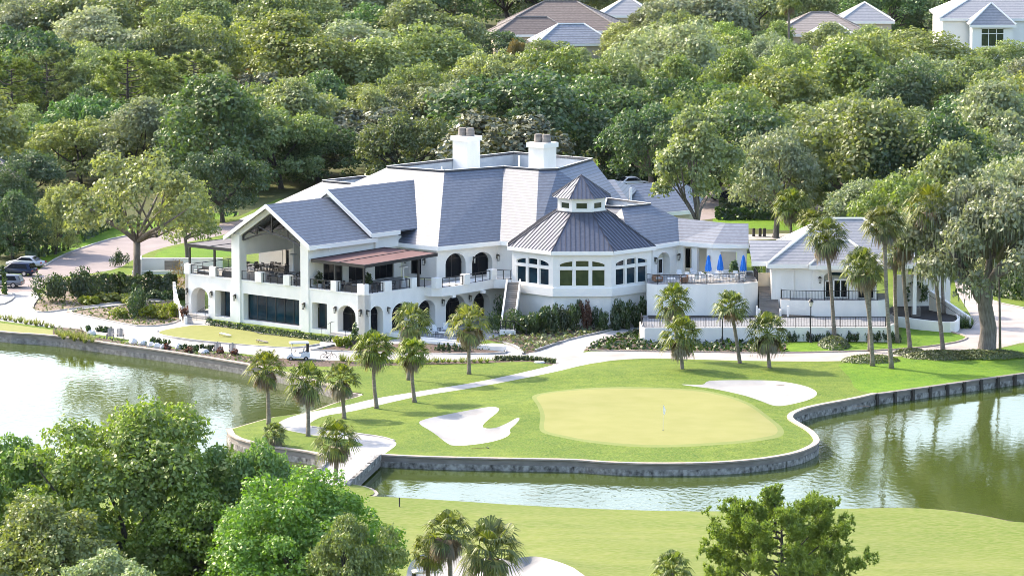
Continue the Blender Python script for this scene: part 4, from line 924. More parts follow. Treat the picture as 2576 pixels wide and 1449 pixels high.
# stair between the balcony and the pavilion
m = MB(); n = 26; s0, s1 = (1.05, 495.5), (1.75, 503.5)
for i in range(n):
    y0 = s0[1] + (s1[1] - s0[1]) * i / n; y1 = s0[1] + (s1[1] - s0[1]) * (i + 1) / n; xo = (s1[0] - s0[0]) * i / n; m.box(-1.15 + xo, .15 + xo, y0, y1, -.2, .35 + 4.3 * (i + 1) / n)
m.build('stair', M['bulk'], CH)
for dx in (-1.25, .2):
    m = MB(); a, b = (dx, s0[1]), (dx + .7, s1[1]); hx = .09
    m.hexa([(a[0] - hx, a[1], -.2), (a[0] + hx, a[1], -.2), (b[0] + hx, b[1], 4.0), (b[0] - hx, b[1], 4.0)], [(a[0] - hx, a[1], .75), (a[0] + hx, a[1], .75), (b[0] + hx, b[1], 5.0), (b[0] - hx, b[1], 5.0)]); m.build('stair_wall', M['stucco'], CH)
railing(CH, [(-1.25, 494.3, .6), (.3, 493.9, .6)], 1.0, 2); railing(CH, [(.3, 493.9, .6), (1.6, 493.0, -.2)], 1.0, 0)
m = MB(); m.box(-1.35, .4, 494.0, 495.5, -.3, .6); m.build('stair_landing', M['stucco'], CH)
# low front steps
def steps(us, ue, v0, z, n, nm='front_steps'):
    m = MB()
    for i in range(n): m.uvbox(us + .0, ue, v0 - .38 * (n - i), v0 + .2, -.2, z * (i + 1) / (n + 1) + .02)
    return m.build(nm, M['concrete'], CH)
steps(-27.3, -23.9, -.1, .4, 2); steps(-4.6, -.9, -.1, .4, 2)
for u in (-27.3, -24.0, -4.55, -.95):
    m = MB(); m.tube([W(u, -2.0, 0), W(u, -2.0, .95), W(u, -.5, 1.45), W(u, .2, 1.45), W(u, .2, .4)], .028, 5); m.tube([W(u, -.6, .1), W(u, -.6, 1.4)], .028, 5); m.build('handrail', M['black'], CH)
# ---------------------------------------------------------------- golf shop, pool deck, stairs, planter walls
SH = thing('golf_shop', (36, 506, 0), 'low white building with pale hipped tile roof right of the clubhouse behind palms', 'building')
m = MB()
sA, sB = (28.7, 501.4), (33.2, 501.0); sC, sD = (33.2, 500.3), (40.2, 499.9)
wall(m, sA, sB, 1.4, 6.95, .35, ()); wall(m, sC, sD, 1.4, 6.95, .4, [(1.2, 4.0, 3.22, 6.2, .55), (4.9, 5.9, 3.22, 5.6), (6.0, 6.8, 3.22, 5.6)]); wall(m, sB, sC, 1.4, 6.95, .3)
wall(m, sD, (40.4, 513), 1.4, 6.95, .3); wall(m, (28.7, 513), sA, 1.4, 6.95, .3)
m.box(33.0, 40.1, 501.3, 512, 3.1, 6.6); m.build('wall', M['stucco'], SH)
m = MB(); wall(m, (29.2, 501.32), (33.0, 500.97), 3.2, 6.35, .06, [(.5, 3.5, 3.3, 6.3, .9)]); m.build('blind_arch', M['trim'], SH)
m = MB(); m.box(31.1, 31.16, 501.06, 501.2, 3.3, 6.4); m.build('wall_joint', M['stucco'], SH)
window(SH, sC, sD, (1.35, 2.1, 3.3, 5.2), .2, 1, fm='trim', fw=.1); window(SH, sC, sD, (2.2, 3.9, 3.24, 5.4), .2, 2, fm='trim', fw=.17, name='double_door')
for o_ in ((4.92, 5.88, 3.24, 5.58), (6.02, 6.78, 3.24, 5.58)): window(SH, sC, sD, o_, .15, 1, fm='trim', fw=.1)
m = MB(); m.lathe((35.8, 500.05, 5.95), [(.95, -.16), (.95, .16)], 16); 
m = MB(); m.hexa([(34.9, 500.16, 5.85), (36.7, 500.05, 5.85), (36.7, 500.35, 5.85), (34.9, 500.45, 5.85)], [(35.1, 500.16, 6.15), (36.5, 500.05, 6.15), (36.5, 500.35, 6.15), (35.1, 500.45, 6.15)]); m.build('transom', M['glass_b'], SH)
sconce(SH, 33.95, 500.22, 5.3, 0, -1)
m = MB(); E_ = 7.05
a, b, c, d = (28.2, 500.6, E_), (45.5, 500.2, E_), (45.5, 514, E_), (28.2, 514, E_); r0, r1 = (34.9, 507.2, 11.3), (39.2, 507.2, 11.3)
roof_slab(m, [a, b, r1, r0]); roof_slab(m, [b, c, r1]); roof_slab(m, [c, d, r0, r1]); roof_slab(m, [d, a, r0])
e, f = (32.7, 499.4, E_), (40.9, 499.0, E_); g = (36.3, 503.0, 9.35); h_ = (37.3, 503.0, 9.35)
roof_slab(m, [e, f, h_, g]); roof_slab(m, [(32.7, 503, E_), e, g, (36.3, 505.2, 9.35)]); roof_slab(m, [f, (40.9, 503, E_), (37.3, 505.2, 9.35), h_])
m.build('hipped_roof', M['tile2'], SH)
m = MB()
for p, q in ((a, r0), (d, r0), (r0, r1), (b, r1), (e, g), (f, h_), (g, h_)): m.tube([(p[0], p[1], p[2] + .05), (q[0], q[1], q[2] + .05)], .15, 6)
m.build('hip_cap', M['trim'], SH)
fascia_parts(SH, [[a, (32.7, 500.5, E_)], [e, f], [(40.9, 500.3, E_), b, c], [d, a]])
m = MB(); m.quad((28.4, 500.9, 6.7), (28.4, 513.5, 6.7), (45.2, 513.5, 6.7), (45.2, 500.5, 6.7)); m.box(44.3, 44.7, 500.8, 501.2, 1.4, 6.8); m.box(44.3, 44.7, 512, 512.4, 1.4, 6.8); m.build('porch', M['trim'], SH)
# link roof between the two
m = MB(); la, lb = (26.5, 501.9, 7.15), (28.6, 501.9, 7.15); lc, ld = (31.5, 506.2, 9.0), (26.45, 506.2, 9.0)
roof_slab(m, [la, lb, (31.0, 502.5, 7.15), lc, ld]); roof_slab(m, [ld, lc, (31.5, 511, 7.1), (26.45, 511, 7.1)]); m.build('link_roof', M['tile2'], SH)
m = MB(); fascia(m, [la, lb]); m.build('link_fascia', M['trim'], SH)
# raised patio in front of the shop
PT = thing('shop_patio', (35, 499, 1.4), 'white retaining wall and raised patio with black railing before the golf shop', 'terrace')
pp_ = [(29.65, 499.5), (30.6, 499.2), (32.4, 498.8), (40.3, 498.8), (41.6, 500.0), (41.8, 505), (29.65, 505)]
m = MB(); m.prism(pp_, 0, 3.2); m.build('wall', M['stucco'], PT); m = MB(); m.prism([(x, y + .1) for x, y in pp_], 3.2, 3.22); m.build('paving', M['concrete'], PT)
railing(PT, [(29.7, 500.5, 3.22), (29.75, 499.65, 3.22), (30.7, 499.35, 3.22), (32.45, 498.95, 3.22), (40.25, 498.95, 3.22), (41.45, 500.1, 3.22), (41.7, 504.5, 3.22)], 1.05, postgap=1.7, picket=.16, r=.032)
# stair from pool deck up to the terrace
ST = thing('garden_stair', (28.4, 502, 1.4), 'dark stepped stair climbing between the terrace wall and the golf shop', 'stairs')
m = MB()
for i in range(14): m.box(27.35, 29.45, 498.8 + .36 * i, 498.8 + .36 * (i + 1), 0, 1.5 + .19 * (i + 1))
m.build('steps', M['bulk'], ST); m = MB(); m.box(27.2, 29.6, 503.9, 504.2, 1.5, 5.6); m.build('back_wall', M['stucco_warm'], ST)
m = MB(); m.box(29.46, 29.66, 498.6, 500, 0, 2.2); m.box(27.15, 27.34, 498.6, 500, 0, 2.2); m.build('newel_wall', M['stucco'], ST)
# pool deck with long white wall and railing
PD = thing('pool_deck', (27, 489, 0), 'long low white walled paved deck with black picket railing above the road', 'terrace')
pdk = [(13.95, 489.0), (14.3, 488.5), (40.5, 488.9), (40.8, 498.5), (14.4, 498.5), (13.7, 493.5)]
m = MB()
pw = [P(1608, 861, 0), P(1900, 866, 0)]
m.prism([(13.9, 488.9), (14.3, 488.4), (40.5, 488.8), (41.6, 492), (41.6, 492.3), (40.2, 489.2), (14.4, 488.8), (14.2, 489.1), (14.2, 493.4), (13.9, 493.4)], -.3, 1.62); m.build('wall', M['stucco'], PD)
m = MB(); m.prism([(14.21, 489.11), (14.4, 488.81), (40.2, 489.21), (41.6, 492.31), (41.6, 498.4), (14.5, 499.6), (14.21, 493.5)], .2, 1.48); m.build('paving', M['paver'], PD)
m = MB(); m.prism([(15, 497.0), (20, 497.4), (27, 497.6), (27, 498.9), (15, 499.2)], 1.481, 1.53); m.prism([(29.7, 497.8), (33.3, 497.9), (32.6, 498.6), (29.7, 499.2)], 1.481, 1.6); m.build('deck_soil', M['mulch_dark'], PD)
railing(PD, [(14.05, 493.3, 1.5), (14.05, 489.0, 1.62), (14.35, 488.62, 1.62), (40.3, 489.0, 1.62), (41.4, 492, 1.62)], 1.12, postgap=1.55, picket=.17, r=.034)
for x in (26.9, 30.3):
    m = MB(); m.box(x - .09, x + .09, 497.6, 497.8, 1.48, 2.75); m.build('gate_post', M['trim'], PD)
# curved planter and ramp walls at the right
PL = thing('mulch_planter', (45, 499, 0), 'curved white planter wall filled with dark mulch under the palms', 'planter')
pl = smooth_line(G([(2218, 782), (2245, 796), (2280, 800), (2340, 808), (2400, 813), (2414, 802), (2407, 790), (2375, 765), (2330, 748), (2288, 744)], 1.1), 2)
pl_g = [P(*q) for q in [(0, 0)]] if False else pl
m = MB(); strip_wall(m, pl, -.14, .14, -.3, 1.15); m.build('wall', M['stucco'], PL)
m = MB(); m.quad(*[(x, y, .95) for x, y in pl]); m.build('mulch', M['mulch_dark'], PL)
RW = thing('ramp_wall', (50, 503, 0), 'sloping white ramp wall with handrail beside the rising driveway', 'wall')
a, b = P(2340, 752, 2.2), P(2440, 822, 0)
m = MB(); l = math.hypot(b[0] - a[0], b[1] - a[1]); nx, ny = -(b[1] - a[1]) / l * .17, (b[0] - a[0]) / l * .17
m.hexa([(a[0] - nx, a[1] - ny, -.3), (b[0] - nx, b[1] - ny, -.3), (b[0] + nx, b[1] + ny, -.3), (a[0] + nx, a[1] + ny, -.3)][::-1], [(a[0] - nx, a[1] - ny, 3.2), (b[0] - nx, b[1] - ny, 1.1), (b[0] + nx, b[1] + ny, 1.1), (a[0] + nx, a[1] + ny, 3.2)][::-1]); m.build('wall', M['stucco'], RW)
m = MB(); m.tube([(a[0] - .6, a[1] - .5, 3.0), (b[0] - .6, b[1] - .5, .9)], .03, 5); m.build('handrail', M['bronze'], RW)
BW = thing('rear_wall', (46, 512, 0), 'pale low wall standing behind the palms right of the golf shop', 'wall')
a, b = P(2285, 780, 1.6), P(2330, 780, 1.6); m = MB(); m.obox((a[0] - 1, 511), (b[0] + 3.5, 512), .3, -.2, 4.4); m.build('wall', M['stucco'], BW); m = MB(); m.obox((a[0] - 1, 511), (b[0] + 3.5, 512), .42, 4.4, 4.5); m.build('coping', M['trim'], BW)
# retaining walls left of the clubhouse
LW = thing('service_wall', (*P(430, 680), 0), 'long pale retaining wall behind the clipped hedge left of the clubhouse', 'wall')
m = MB(); a, b = P(332, 690), P(470, 688); m.obox(a, (b[0] + 3, b[1]), .3, 0, .3); c_ = P(352, 684); d_ = P(560, 684); m.obox(c_, (d_[0], d_[1]), .3, 0, 1.6); m.obox(P(352, 683), P(352, 692), .5, 0, 1.9); m.build('wall', M['stucco'], LW)
m = MB(); m.obox(a, (b[0] + 3, b[1]), .4, .3, .42); m.obox(c_, d_, .4, 1.6, 1.7); m.build('coping', M['trim'], LW)
m = MB(); x, y = P(414, 687); m.box(x, x + 1.9, y, y + .12, 0, 1.5)
for i in range(6): m.box(x + .05 + i * .3, x + .08 + i * .3, y - .03, y - .001, .1, 1.4)
m.build('gate', M['bulk'], LW)
SW = thing('stair_wall', (*P(452, 775), 0), 'curving white stair wall at the left corner of the clubhouse', 'wall')
m = MB(); ln = smooth_line(G([(438, 752), (441, 765), (446, 785), (457, 805), (468, 815)]), 1)
for i in range(len(ln) - 1):
    m.obox(ln[i], ln[i + 1], .3, -.2, 2.0 - 1.5 * i / len(ln))
m.build('wall', M['stucco'], SW)
# patio edge wall and white planter steps
PE = thing('patio_edge_wall', (*P(1150, 868), 0), 'low white walls stepping along the patio edge beside the palms', 'wall')
m = MB()
for q in ([(1060, 858), (1160, 868)], [(1060, 866), (1200, 876)], [(1150, 874), (1272, 882)], [(1060, 858), (975, 846)]): m.obox(P(*q[0]), P(*q[1]), .4, -.2, .45)
m.build('wall', M['stucco'], PE)
railing(PE, [(*P(1062, 857), .0), (*P(1160, 867), .0)], .9, 2)
# ---------------------------------------------------------------- foliage builders
def quads_mesh(name, pos, nrm, size, rng, mat, aspect=1.6, fold=0.0):
    n = len(pos); nrm = nrm / np.maximum(np.linalg.norm(nrm, axis=1, keepdims=True), 1e-6)
    a = rng.normal(size=(n, 3)); a -= nrm * (a * nrm).sum(1, keepdims=True); a /= np.maximum(np.linalg.norm(a, axis=1, keepdims=True), 1e-6)
    b = np.cross(nrm, a); s = np.asarray(size).reshape(-1, 1)
    v = np.empty((n, 4, 3)); v[:, 0] = pos - a * s * aspect * .5; v[:, 1] = pos + b * s * .5 + nrm * s * fold; v[:, 2] = pos + a * s * aspect * .5; v[:, 3] = pos - b * s * .5 + nrm * s * fold
    return np_mesh(name, v.reshape(-1, 3), 4, mat)
def np_mesh(name, v, k, mat):
    me = bpy.data.meshes.new(name); n = len(v); me.vertices.add(n); me.vertices.foreach_set('co', np.ascontiguousarray(v, dtype=np.float32).ravel())
    me.loops.add(n); me.loops.foreach_set('vertex_index', np.arange(n, dtype=np.int32)); me.polygons.add(n // k)
    me.polygons.foreach_set('loop_start', np.arange(0, n, k, dtype=np.int32)); me.update(calc_edges=True); me.materials.append(mat); return me
def rand_dir(rng, n): d = rng.normal(size=(n, 3)); return d / np.linalg.norm(d, axis=1, keepdims=True)
def crown_mesh(seed, R=8., h=12., zlow=3.2, nl=50, nleaf=16000, ls=.31, lr=(.2, .34), mat=None, dome=1.0, squash=.84, open_=0.0):
    rng = np.random.default_rng(seed); L = []; rad = []
    for i in range(nl):
        a = rng.uniform(0, 2 * math.pi); rr = math.sqrt(rng.uniform(0, 1)) * .84
        irr = 1 + .26 * math.sin(2 * a + seed) + .16 * math.sin(3 * a + seed * 2)
        z = zlow + (h - zlow) * (math.sqrt(max(0, 1 - (rr / .95) ** 2)) ** dome) * rng.uniform(.55, .97)
        r = R * rng.uniform(*lr); L.append((R * rr * irr * math.cos(a), R * rr * irr * math.sin(a), max(z, zlow + .3))); rad.append(r)
    for i in range(nl // 4):
        a = rng.uniform(0, 2 * math.pi); rr = rng.uniform(.5, .8); r = R * rng.uniform(.16, .26); L.append((R * rr * math.cos(a), R * rr * math.sin(a), zlow + rng.uniform(0, .25) * (h - zlow))); rad.append(r)
    L = np.array(L); rad = np.array(rad); pr = rad ** 2 / (rad ** 2).sum(); k = rng.choice(len(L), nleaf, p=pr)
    d = rand_dir(rng, nleaf); d[:, 2] = np.where(d[:, 2] < -.35, -d[:, 2], d[:, 2])
    shell = rng.uniform(.62, 1.08, (nleaf, 1)) ** .7
    bump = 1 + .22 * np.sin(d[:, :1] * 7 + k[:, None]) * np.sin(d[:, 1:2] * 6 + k[:, None] * 2) + .15 * np.sin(d[:, 2:3] * 11 + k[:, None] * 3)
    pos = L[k] + d * rad[k][:, None] * shell * bump * np.array([1, 1, squash])
    nr = d * .9 + rng.normal(size=(nleaf, 3)) * .72 + np.array([0, 0, .35])
    return quads_mesh('crown', pos, nr, ls * rng.uniform(.55, 1.35, nleaf), rng, mat), L
def limb_mesh(seed, L, R, h, fork, r0, mat, nlimb=6, twist=.5):
    ra = random.Random(seed); m = MB(); top = (ra.uniform(-.5, .5), ra.uniform(-.5, .5), fork)
    m.tube([(0, 0, -.4), (ra.uniform(-.1, .1), ra.uniform(-.1, .1), .25), (top[0] * .5, top[1] * .5, fork * .55), top], [r0 * 1.6, r0 * 1.1, r0 * .95, r0 * .9], 9)
    idx = list(range(len(L))); ra.shuffle(idx); used = 0
    for i in idx:
        if used >= nlimb: break
        t = L[i]
        if math.hypot(t[0], t[1]) < R * .25: continue
        used += 1; mid = (top[0] * .5 + t[0] * .5 + ra.uniform(-1, 1) * twist, top[1] * .5 + t[1] * .5 + ra.uniform(-1, 1) * twist, fork * .45 + t[2] * .55 - .3)
        m.tube([top, ((top[0] + mid[0]) / 2, (top[1] + mid[1]) / 2, (top[2] + mid[2]) / 2 + .15), mid, tuple(t)], [r0 * .6, r0 * .48, r0 * .36, r0 * .1], 6)
        for j in range(2):
            t2 = L[ra.randrange(len(L))]
            if (t2[0] - t[0]) ** 2 + (t2[1] - t[1]) ** 2 < (R * .7) ** 2: m.tube([mid, ((mid[0] + t2[0]) / 2, (mid[1] + t2[1]) / 2, (mid[2] + t2[2]) / 2 + .3), tuple(t2)], [r0 * .3, r0 * .2, r0 * .06], 5)
    return m.mesh('trunk', mat, smooth=True)
def strands_mesh(seed, L, R, n, mat, lo=.35, hi=1.15):
    rng = np.random.default_rng(seed); k = rng.integers(0, len(L), n); p = np.array(L)[k] + rng.normal(size=(n, 3)) * np.array([R * .14, R * .14, .5])
    ln = rng.uniform(lo, hi, n); wd = rng.uniform(.03, .09, n); a = rng.uniform(0, math.pi, n); dx = np.stack([np.cos(a), np.sin(a), 0 * a], 1)
    v = np.empty((n, 4, 3)); v[:, 0] = p - dx * wd[:, None]; v[:, 1] = p + dx * wd[:, None]; v[:, 2] = p + dx * wd[:, None] * .3 - np.array([0, 0, 1]) * ln[:, None]; v[:, 3] = p - dx * wd[:, None] * .3 - np.array([0, 0, 1]) * ln[:, None]
    return np_mesh('moss', v.reshape(-1, 3), 4, mat)
PROTO = {}
def oak_set(key, seed, **kw):
    mat = kw.pop('mat'); fork = kw.pop('fork', 2.6); r0 = kw.pop('r0', .42); moss = kw.pop('moss', 0); bark = kw.pop('bark', 'bark_dark'); nlimb = kw.pop('nlimb', 6)
    me, L = crown_mesh(seed, mat=mat, **kw); R, h = kw.get('R', 8.), kw.get('h', 12.)
    PROTO[key] = [('trunk', limb_mesh(seed, L, R, h, fork, r0, M[bark], nlimb)), ('crown', me)] + ([('moss', strands_mesh(seed, L, R, moss, M['moss']))] if moss else [])
oak_set('a', 1, mat=M['oak'], zlow=1.6); oak_set('b', 2, mat=M['oak'], nl=36, lr=(.20, .38), zlow=1.3); oak_set('c', 3, mat=M['oak'], nl=66, lr=(.12, .27), dome=.8, zlow=1.6); oak_set('d', 4, mat=M['oak'], nl=44, h=13.5, zlow=1.5, nleaf=17000)
oak_set('e', 7, mat=M['oak'], nl=56, lr=(.13, .30), dome=.65, zlow=1.2); oak_set('f', 8, mat=M['oak'], nl=30, lr=(.2, .36), dome=.9, zlow=1.4)
oak_set('mag', 5, mat=M['magnolia'], R=6.5, h=13, zlow=1.5, nl=50, nleaf=13000, ls=.38, lr=(.2, .32), dome=.55)
oak_set('mossy', 6, mat=M['oak_grey'], R=9, h=15, zlow=4, nl=46, nleaf=17000, moss=2200, fork=4.0, r0=.6, bark='bark')
def pine_set(key, seed, R, h, zlow, ntuft, r0, spike=.5, per=12, bark='bark_dark'):
    rng = np.random.default_rng(seed); ra = random.Random(seed); m = MB(); m.tube([(0, 0, -.3), (ra.uniform(-.2, .2), 0, h * .3), (0, ra.uniform(-.3, .3), h * .65), (0, 0, h * .93)], [r0, r0 * .8, r0 * .55, r0 * .15], 8); tips = []
    nb = 26 if key != 'fpine' else 46
    for i in range(nb):
        z0 = zlow + (h * .92 - zlow) * (i / nb) ** 1.1; a = i * 2.4 + ra.uniform(-.4, .4); f = (z0 - zlow) / (h - zlow); ln = R * (1.0 if f < .35 else (1 - ((f - .35) / .75) ** 1.6)) * ra.uniform(.7, 1.05)
        e = (ln * math.cos(a), ln * math.sin(a), z0 + ln * (.30 + .25 * f)); mid = (e[0] * .5, e[1] * .5, z0 + ln * .08)
        m.tube([(0, 0, z0), mid, e], [r0 * .34, r0 * .22, r0 * .05], 5)
        for k in range(5 if key != 'fpine' else 10):
            t = ra.uniform(.2, 1); b = (mid[0] + (e[0] - mid[0]) * t, mid[1] + (e[1] - mid[1]) * t, mid[2] + (e[2] - mid[2]) * t); a2 = a + ra.uniform(-1.2, 1.2); l2 = ln * ra.uniform(.15, .4)
            e2 = (b[0] + l2 * math.cos(a2), b[1] + l2 * math.sin(a2), b[2] + l2 * ra.uniform(.1, .6)); m.tube([b, e2], [r0 * .08, r0 * .03], 4); tips.append(e2); tips.append(((b[0] + e2[0]) / 2, (b[1] + e2[1]) / 2, (b[2] + e2[2]) / 2))
        tips.append(e)
    tips.append((0, 0, h * .95)); T = np.array(tips); k = rng.integers(0, len(T), ntuft); c = T[k] + rng.normal(size=(ntuft, 3)) * R * (.055 if key != 'fpine' else .036)
    n = ntuft * per; cc = np.repeat(c, per, 0); d = rand_dir(rng, n) + np.array([0, 0, .55]); d /= np.linalg.norm(d, axis=1, keepdims=True); s = np.cross(d, rng.normal(size=(n, 3))); s /= np.linalg.norm(s, axis=1, keepdims=True)
    ln = spike * rng.uniform(.6, 1.1, (n, 1)); v = np.empty((n, 3, 3)); v[:, 0] = cc - s * spike * .14; v[:, 1] = cc + s * spike * .14; v[:, 2] = cc + d * ln
    PROTO[key] = [('trunk', m.mesh('trunk', M[bark], smooth=True)), ('crown', np_mesh('crown', v.reshape(-1, 3), 3, M['pine']))]
pine_set('pine', 11, 5.2, 17, 7, 620, .34, .75); pine_set('pine2', 12, 4.6, 19, 9, 520, .34, .75)
MATSET = {'oak': 'oak', 'yellow': 'oak_yellow', 'dark': 'oak_dark', 'fresh': 'oak_fresh', 'grey': 'oak_grey', 'magnolia': 'magnolia', 'rust': 'rust_leaf'}
KINDNAME = {'oak': 'oak_tree', 'yellow': 'oak_tree', 'dark': 'oak_tree', 'fresh': 'oak_tree', 'grey': 'oak_tree', 'mossy': 'mossy_oak', 'magnolia': 'magnolia_tree', 'rust': 'rusty_tree', 'pine': 'pine_tree'}
TREES = []
def tree(kind, x, y, R, h, label, cat='tree', group=None, proto=None, rz=None):
    ra = random.Random(int(x * 37 + y * 91)); base = {'magnolia': 'mag', 'mossy': 'mossy', 'pine': ra.choice(['pine', 'pine2'])}.get(kind) or ra.choice('abcdef'); base = proto or base
    bR, bh = {'mag': (6.5, 13), 'mossy': (9, 15), 'pine': (5.2, 17), 'pine2': (4.6, 19)}.get(base, (8., 12. if base != 'd' else 13.5))
    if base in BIG: bR, bh = BIG[base]
    r = thing(KINDNAME[kind], (x, y, 0), label, cat, group, ra.uniform(0, 6.28) if rz is None else rz); r.scale = (R / bR, R / bR, h / bh)
    for nm, me in PROTO[base]:
        o = bpy.data.objects.new(nm, me); COL.objects.link(o); o.parent = r
        if nm == 'crown' and kind in MATSET:
            o.material_slots[0].link = 'OBJECT'; o.material_slots[0].material = M[MATSET[kind]]
    TREES.append((x, y, R, h)); return r
BIG = {}
def ptree(kind, cx, top, wpx, label, h=None, proto=None, rz=None, group=None):
    R0 = wpx / 2 / 19.; h = h or min(16, max(7.5, R0 * 1.35)); x, y = P(cx, top, h); R = wpx / 2 / ppm(y)
    return tree(kind, x, y, R, h, label, 'tree', group, proto, rz)
def gtree(kind, bx, by, wpx, h, label, proto=None, rz=None):
    x, y = P(bx, by); return tree(kind, x, y, wpx / 2 / ppm(y), h, label, 'tree', None, proto, rz)
# ---- trees one can point to in the forest (photograph: crown centre, crown top, crown width)
for a in [('dark', 205, 80, 300, 'very large dark green oak in the upper left of the forest'), ('oak', 392, 82, 190, 'rounded oak with pale flowering top right of the large dark oak at upper left'),
          ('yellow', 345, -12, 150, 'pale yellow green tree at the top left edge of the forest'), ('yellow', 640, 92, 180, 'bright yellow green oak left of the broad grey green oak'),
          ('grey', 870, 58, 350, 'broad grey green oak dome in the upper middle of the forest'), ('magnolia', 1085, 125, 120, 'narrow dark magnolia right of the broad grey green oak'),
          ('magnolia', 700, 128, 140, 'dark bronze topped magnolia beside a yellow rusty tree'), ('rust', 628, 160, 95, 'small rusty yellow tree beside the bronze topped magnolia'),
          ('oak', 755, 200, 230, 'pale oak crown in front of the broad grey green oak, left of two'), ('yellow', 905, 212, 210, 'yellowish oak crown in front of the broad grey green oak, right of two'),
          ('oak', 1060, 225, 230, 'green oak just left of the chimneys and behind the large magnolia'), ('magnolia', 940, 268, 290, 'very large bronze green magnolia behind the left of the clubhouse roof'),
          ('magnolia', 592, 338, 145, 'dark glossy magnolia standing close left of the clubhouse gable'), ('mossy', 430, 282, 240, 'pale oak hung with moss behind the light green waterside oak'),
          ('dark', 800, 322, 230, 'dark oak filling the gap between two magnolias behind the gable roof'), ('oak', 680, 300, 170, 'mid green oak above the dark glossy magnolia'),
          ('dark', 1330, 188, 420, 'huge dark oak directly behind the two chimneys'), ('oak', 1520, 235, 260, 'yellow green oak right of the huge dark oak behind the chimneys'),
          ('dark', 1600, 300, 250, 'dark oak with low crooked limbs over the parked white car'), ('oak', 1200, 250, 200, 'mid green oak between the two chimneys and the large magnolia'),
          ('yellow', 2290, 82, 330, 'bright yellow green oak dome left of the pale blue house'), ('oak', 1750, 75, 260, 'mid green oak below the far fan palm'), ('dark', 2225, -8, 120, 'dark oak between the tan roofed house and the blue house'),
          ('oak', 1990, 190, 240, 'oak below the tan roofed house, middle of the forest'), ('grey', 2480, 210, 260, 'grey green oak at the far right of the forest'), ('dark', 1250, 82, 180, 'dark oak below the brown tiled house'),
          ('oak', 1958, 66, 120, 'small oak at the left end of the tan roofed house'), ('oak', 2185, 66, 130, 'small oak at the right end of the tan roofed house'), ('yellow', 2085, 70, 150, 'light oak in front of the grey roofed wing near the tan house'), ('dark', 2408, 52, 110, 'dark oak beside the bay of the pale blue house'), ('oak', 2530, 106, 170, 'oak below the bay window at the top right corner'), ('dark', 2345, 8, 150, 'dark oak hiding the left wall of the pale blue house'), ('oak', 1622, 26, 120, 'green tree covering the wall of the small pale roofed house'), ('oak', 1368, 104, 140, 'round oak before the wall of the slate blue roofed house'), ('dark', 5, 425, 150, 'dark tree before the pinkish roof at the left edge'), ('rust', 1300, 100, 60, 'little yellow tree left of the slate blue roof'), ('yellow', 1440, 115, 130, 'yellow green tree below the slate blue roof'), ('yellow', 1575, 62, 170, 'bright tree right of the slate blue roof'),
          ('oak', 1110, -15, 170, 'tree cut by the top edge left of the brown tiled house'), ('dark', 965, -25, 210, 'dark tree at the top edge above the broad grey green oak'), ('dark', 500, -30, 130, 'dark tree at the top edge right of the pale yellow tree'),
          ('dark', 60, 380, 210, 'dark tree at the left edge above the parking lot'), ('oak', 200, 300, 260, 'mid green oak behind the light green waterside oak'), ('dark', 30, 500, 150, 'dark low tree behind the parked cars'),
          ('oak', 2080, 260, 280, 'broad oak above the palms at right'), ('yellow', 2300, 270, 260, 'yellow green oak above the mossy oak at right'), ('oak', 1900, 330, 260, 'oak behind the parked covered car'),
          ('dark', 2150, 380, 230, 'dark oak behind the golf shop roof'), ('mossy', 2560, 360, 280, 'moss draped oak at the right edge behind the huge moss hung oak'), ('mossy', 2370, 330, 300, 'pale moss draped oak above the tall palms at right')]:
    ptree(*a)
for a in [(320, 131, 175, 'tall open pine with long bare trunk left of centre in the forest'), (117, 124, 165, 'tall pine in the left part of the forest below the large dark oak'), (488, 129, 140, 'slim pine right of the tall open pine'), (28, 143, 150, 'tall pine at the left edge of the forest')]:
    ptree('pine', a[0], a[1], a[2], a[3], h=15)
BIG['lo'] = (8.5, 13.0); oak_set('lo', 61, R=8.5, h=13.0, zlow=6.4, nl=38, nleaf=9500, ls=.27, lr=(.12, .22), mat=M['oak_yellow'], fork=5.0, r0=.42, bark='bark', nlimb=9)
BIG['md'] = (8.0, 12.0); oak_set('md', 62, R=8, h=12, zlow=3.4, nl=48, nleaf=15000, ls=.29, lr=(.16, .27), mat=M['oak'], fork=3.4, r0=.45, bark='bark', nlimb=8)
gtree('yellow', 345, 738, 400, 15.8, 'light green open oak with leaning pale trunk at left of the clubhouse', 'lo')
gtree('yellow', 472, 655, 170, 9.2, 'small light oak right of the leaning oak before the driveway', 'md')
gtree('yellow', 140, 640, 130, 7.5, 'small oak on the verge beside the curving driveway', 'b')
BIG['tall'] = (6.0, 20.0); oak_set('tall', 63, R=6.0, h=20.0, zlow=10.5, nl=44, nleaf=15000, ls=.29, lr=(.17, .28), mat=M['oak_yellow'], fork=7.5, r0=.42, bark='bark', nlimb=8)
x, y = PY(1752, 556, 533)[:2]; tree('yellow', x, y, 5.6, 21.0, 'light green oak rising beside the rear roof with pale trunk', 'tree', None, 'tall', 1.2)
gtree('dark', 1850, 522, 330, 13.5, 'dark oak shading the covered blue car behind the terrace wing', 'md'); gtree('dark', 1640, 500, 260, 12.5, 'dark oak standing over the paved yard behind the rear roof', 'md')
gtree('grey', 1950, 598, 270, 13.3, 'grey green oak with twin trunks behind the terrace wing', 'md')
gtree('grey', 2190, 640, 250, 9.0, 'pale oak spreading behind the golf shop roof', 'md')
gtree('dark', 2470, 700, 220, 9, 'dark oak behind the driveway at right', 'a')
gtree('dark', 2330, 690, 200, 9, 'dark oak in shade behind the tall palms', 'c')
gtree('dark', 560, 560, 220, 10, 'dark oak beside the driveway left of the gable', 'c')
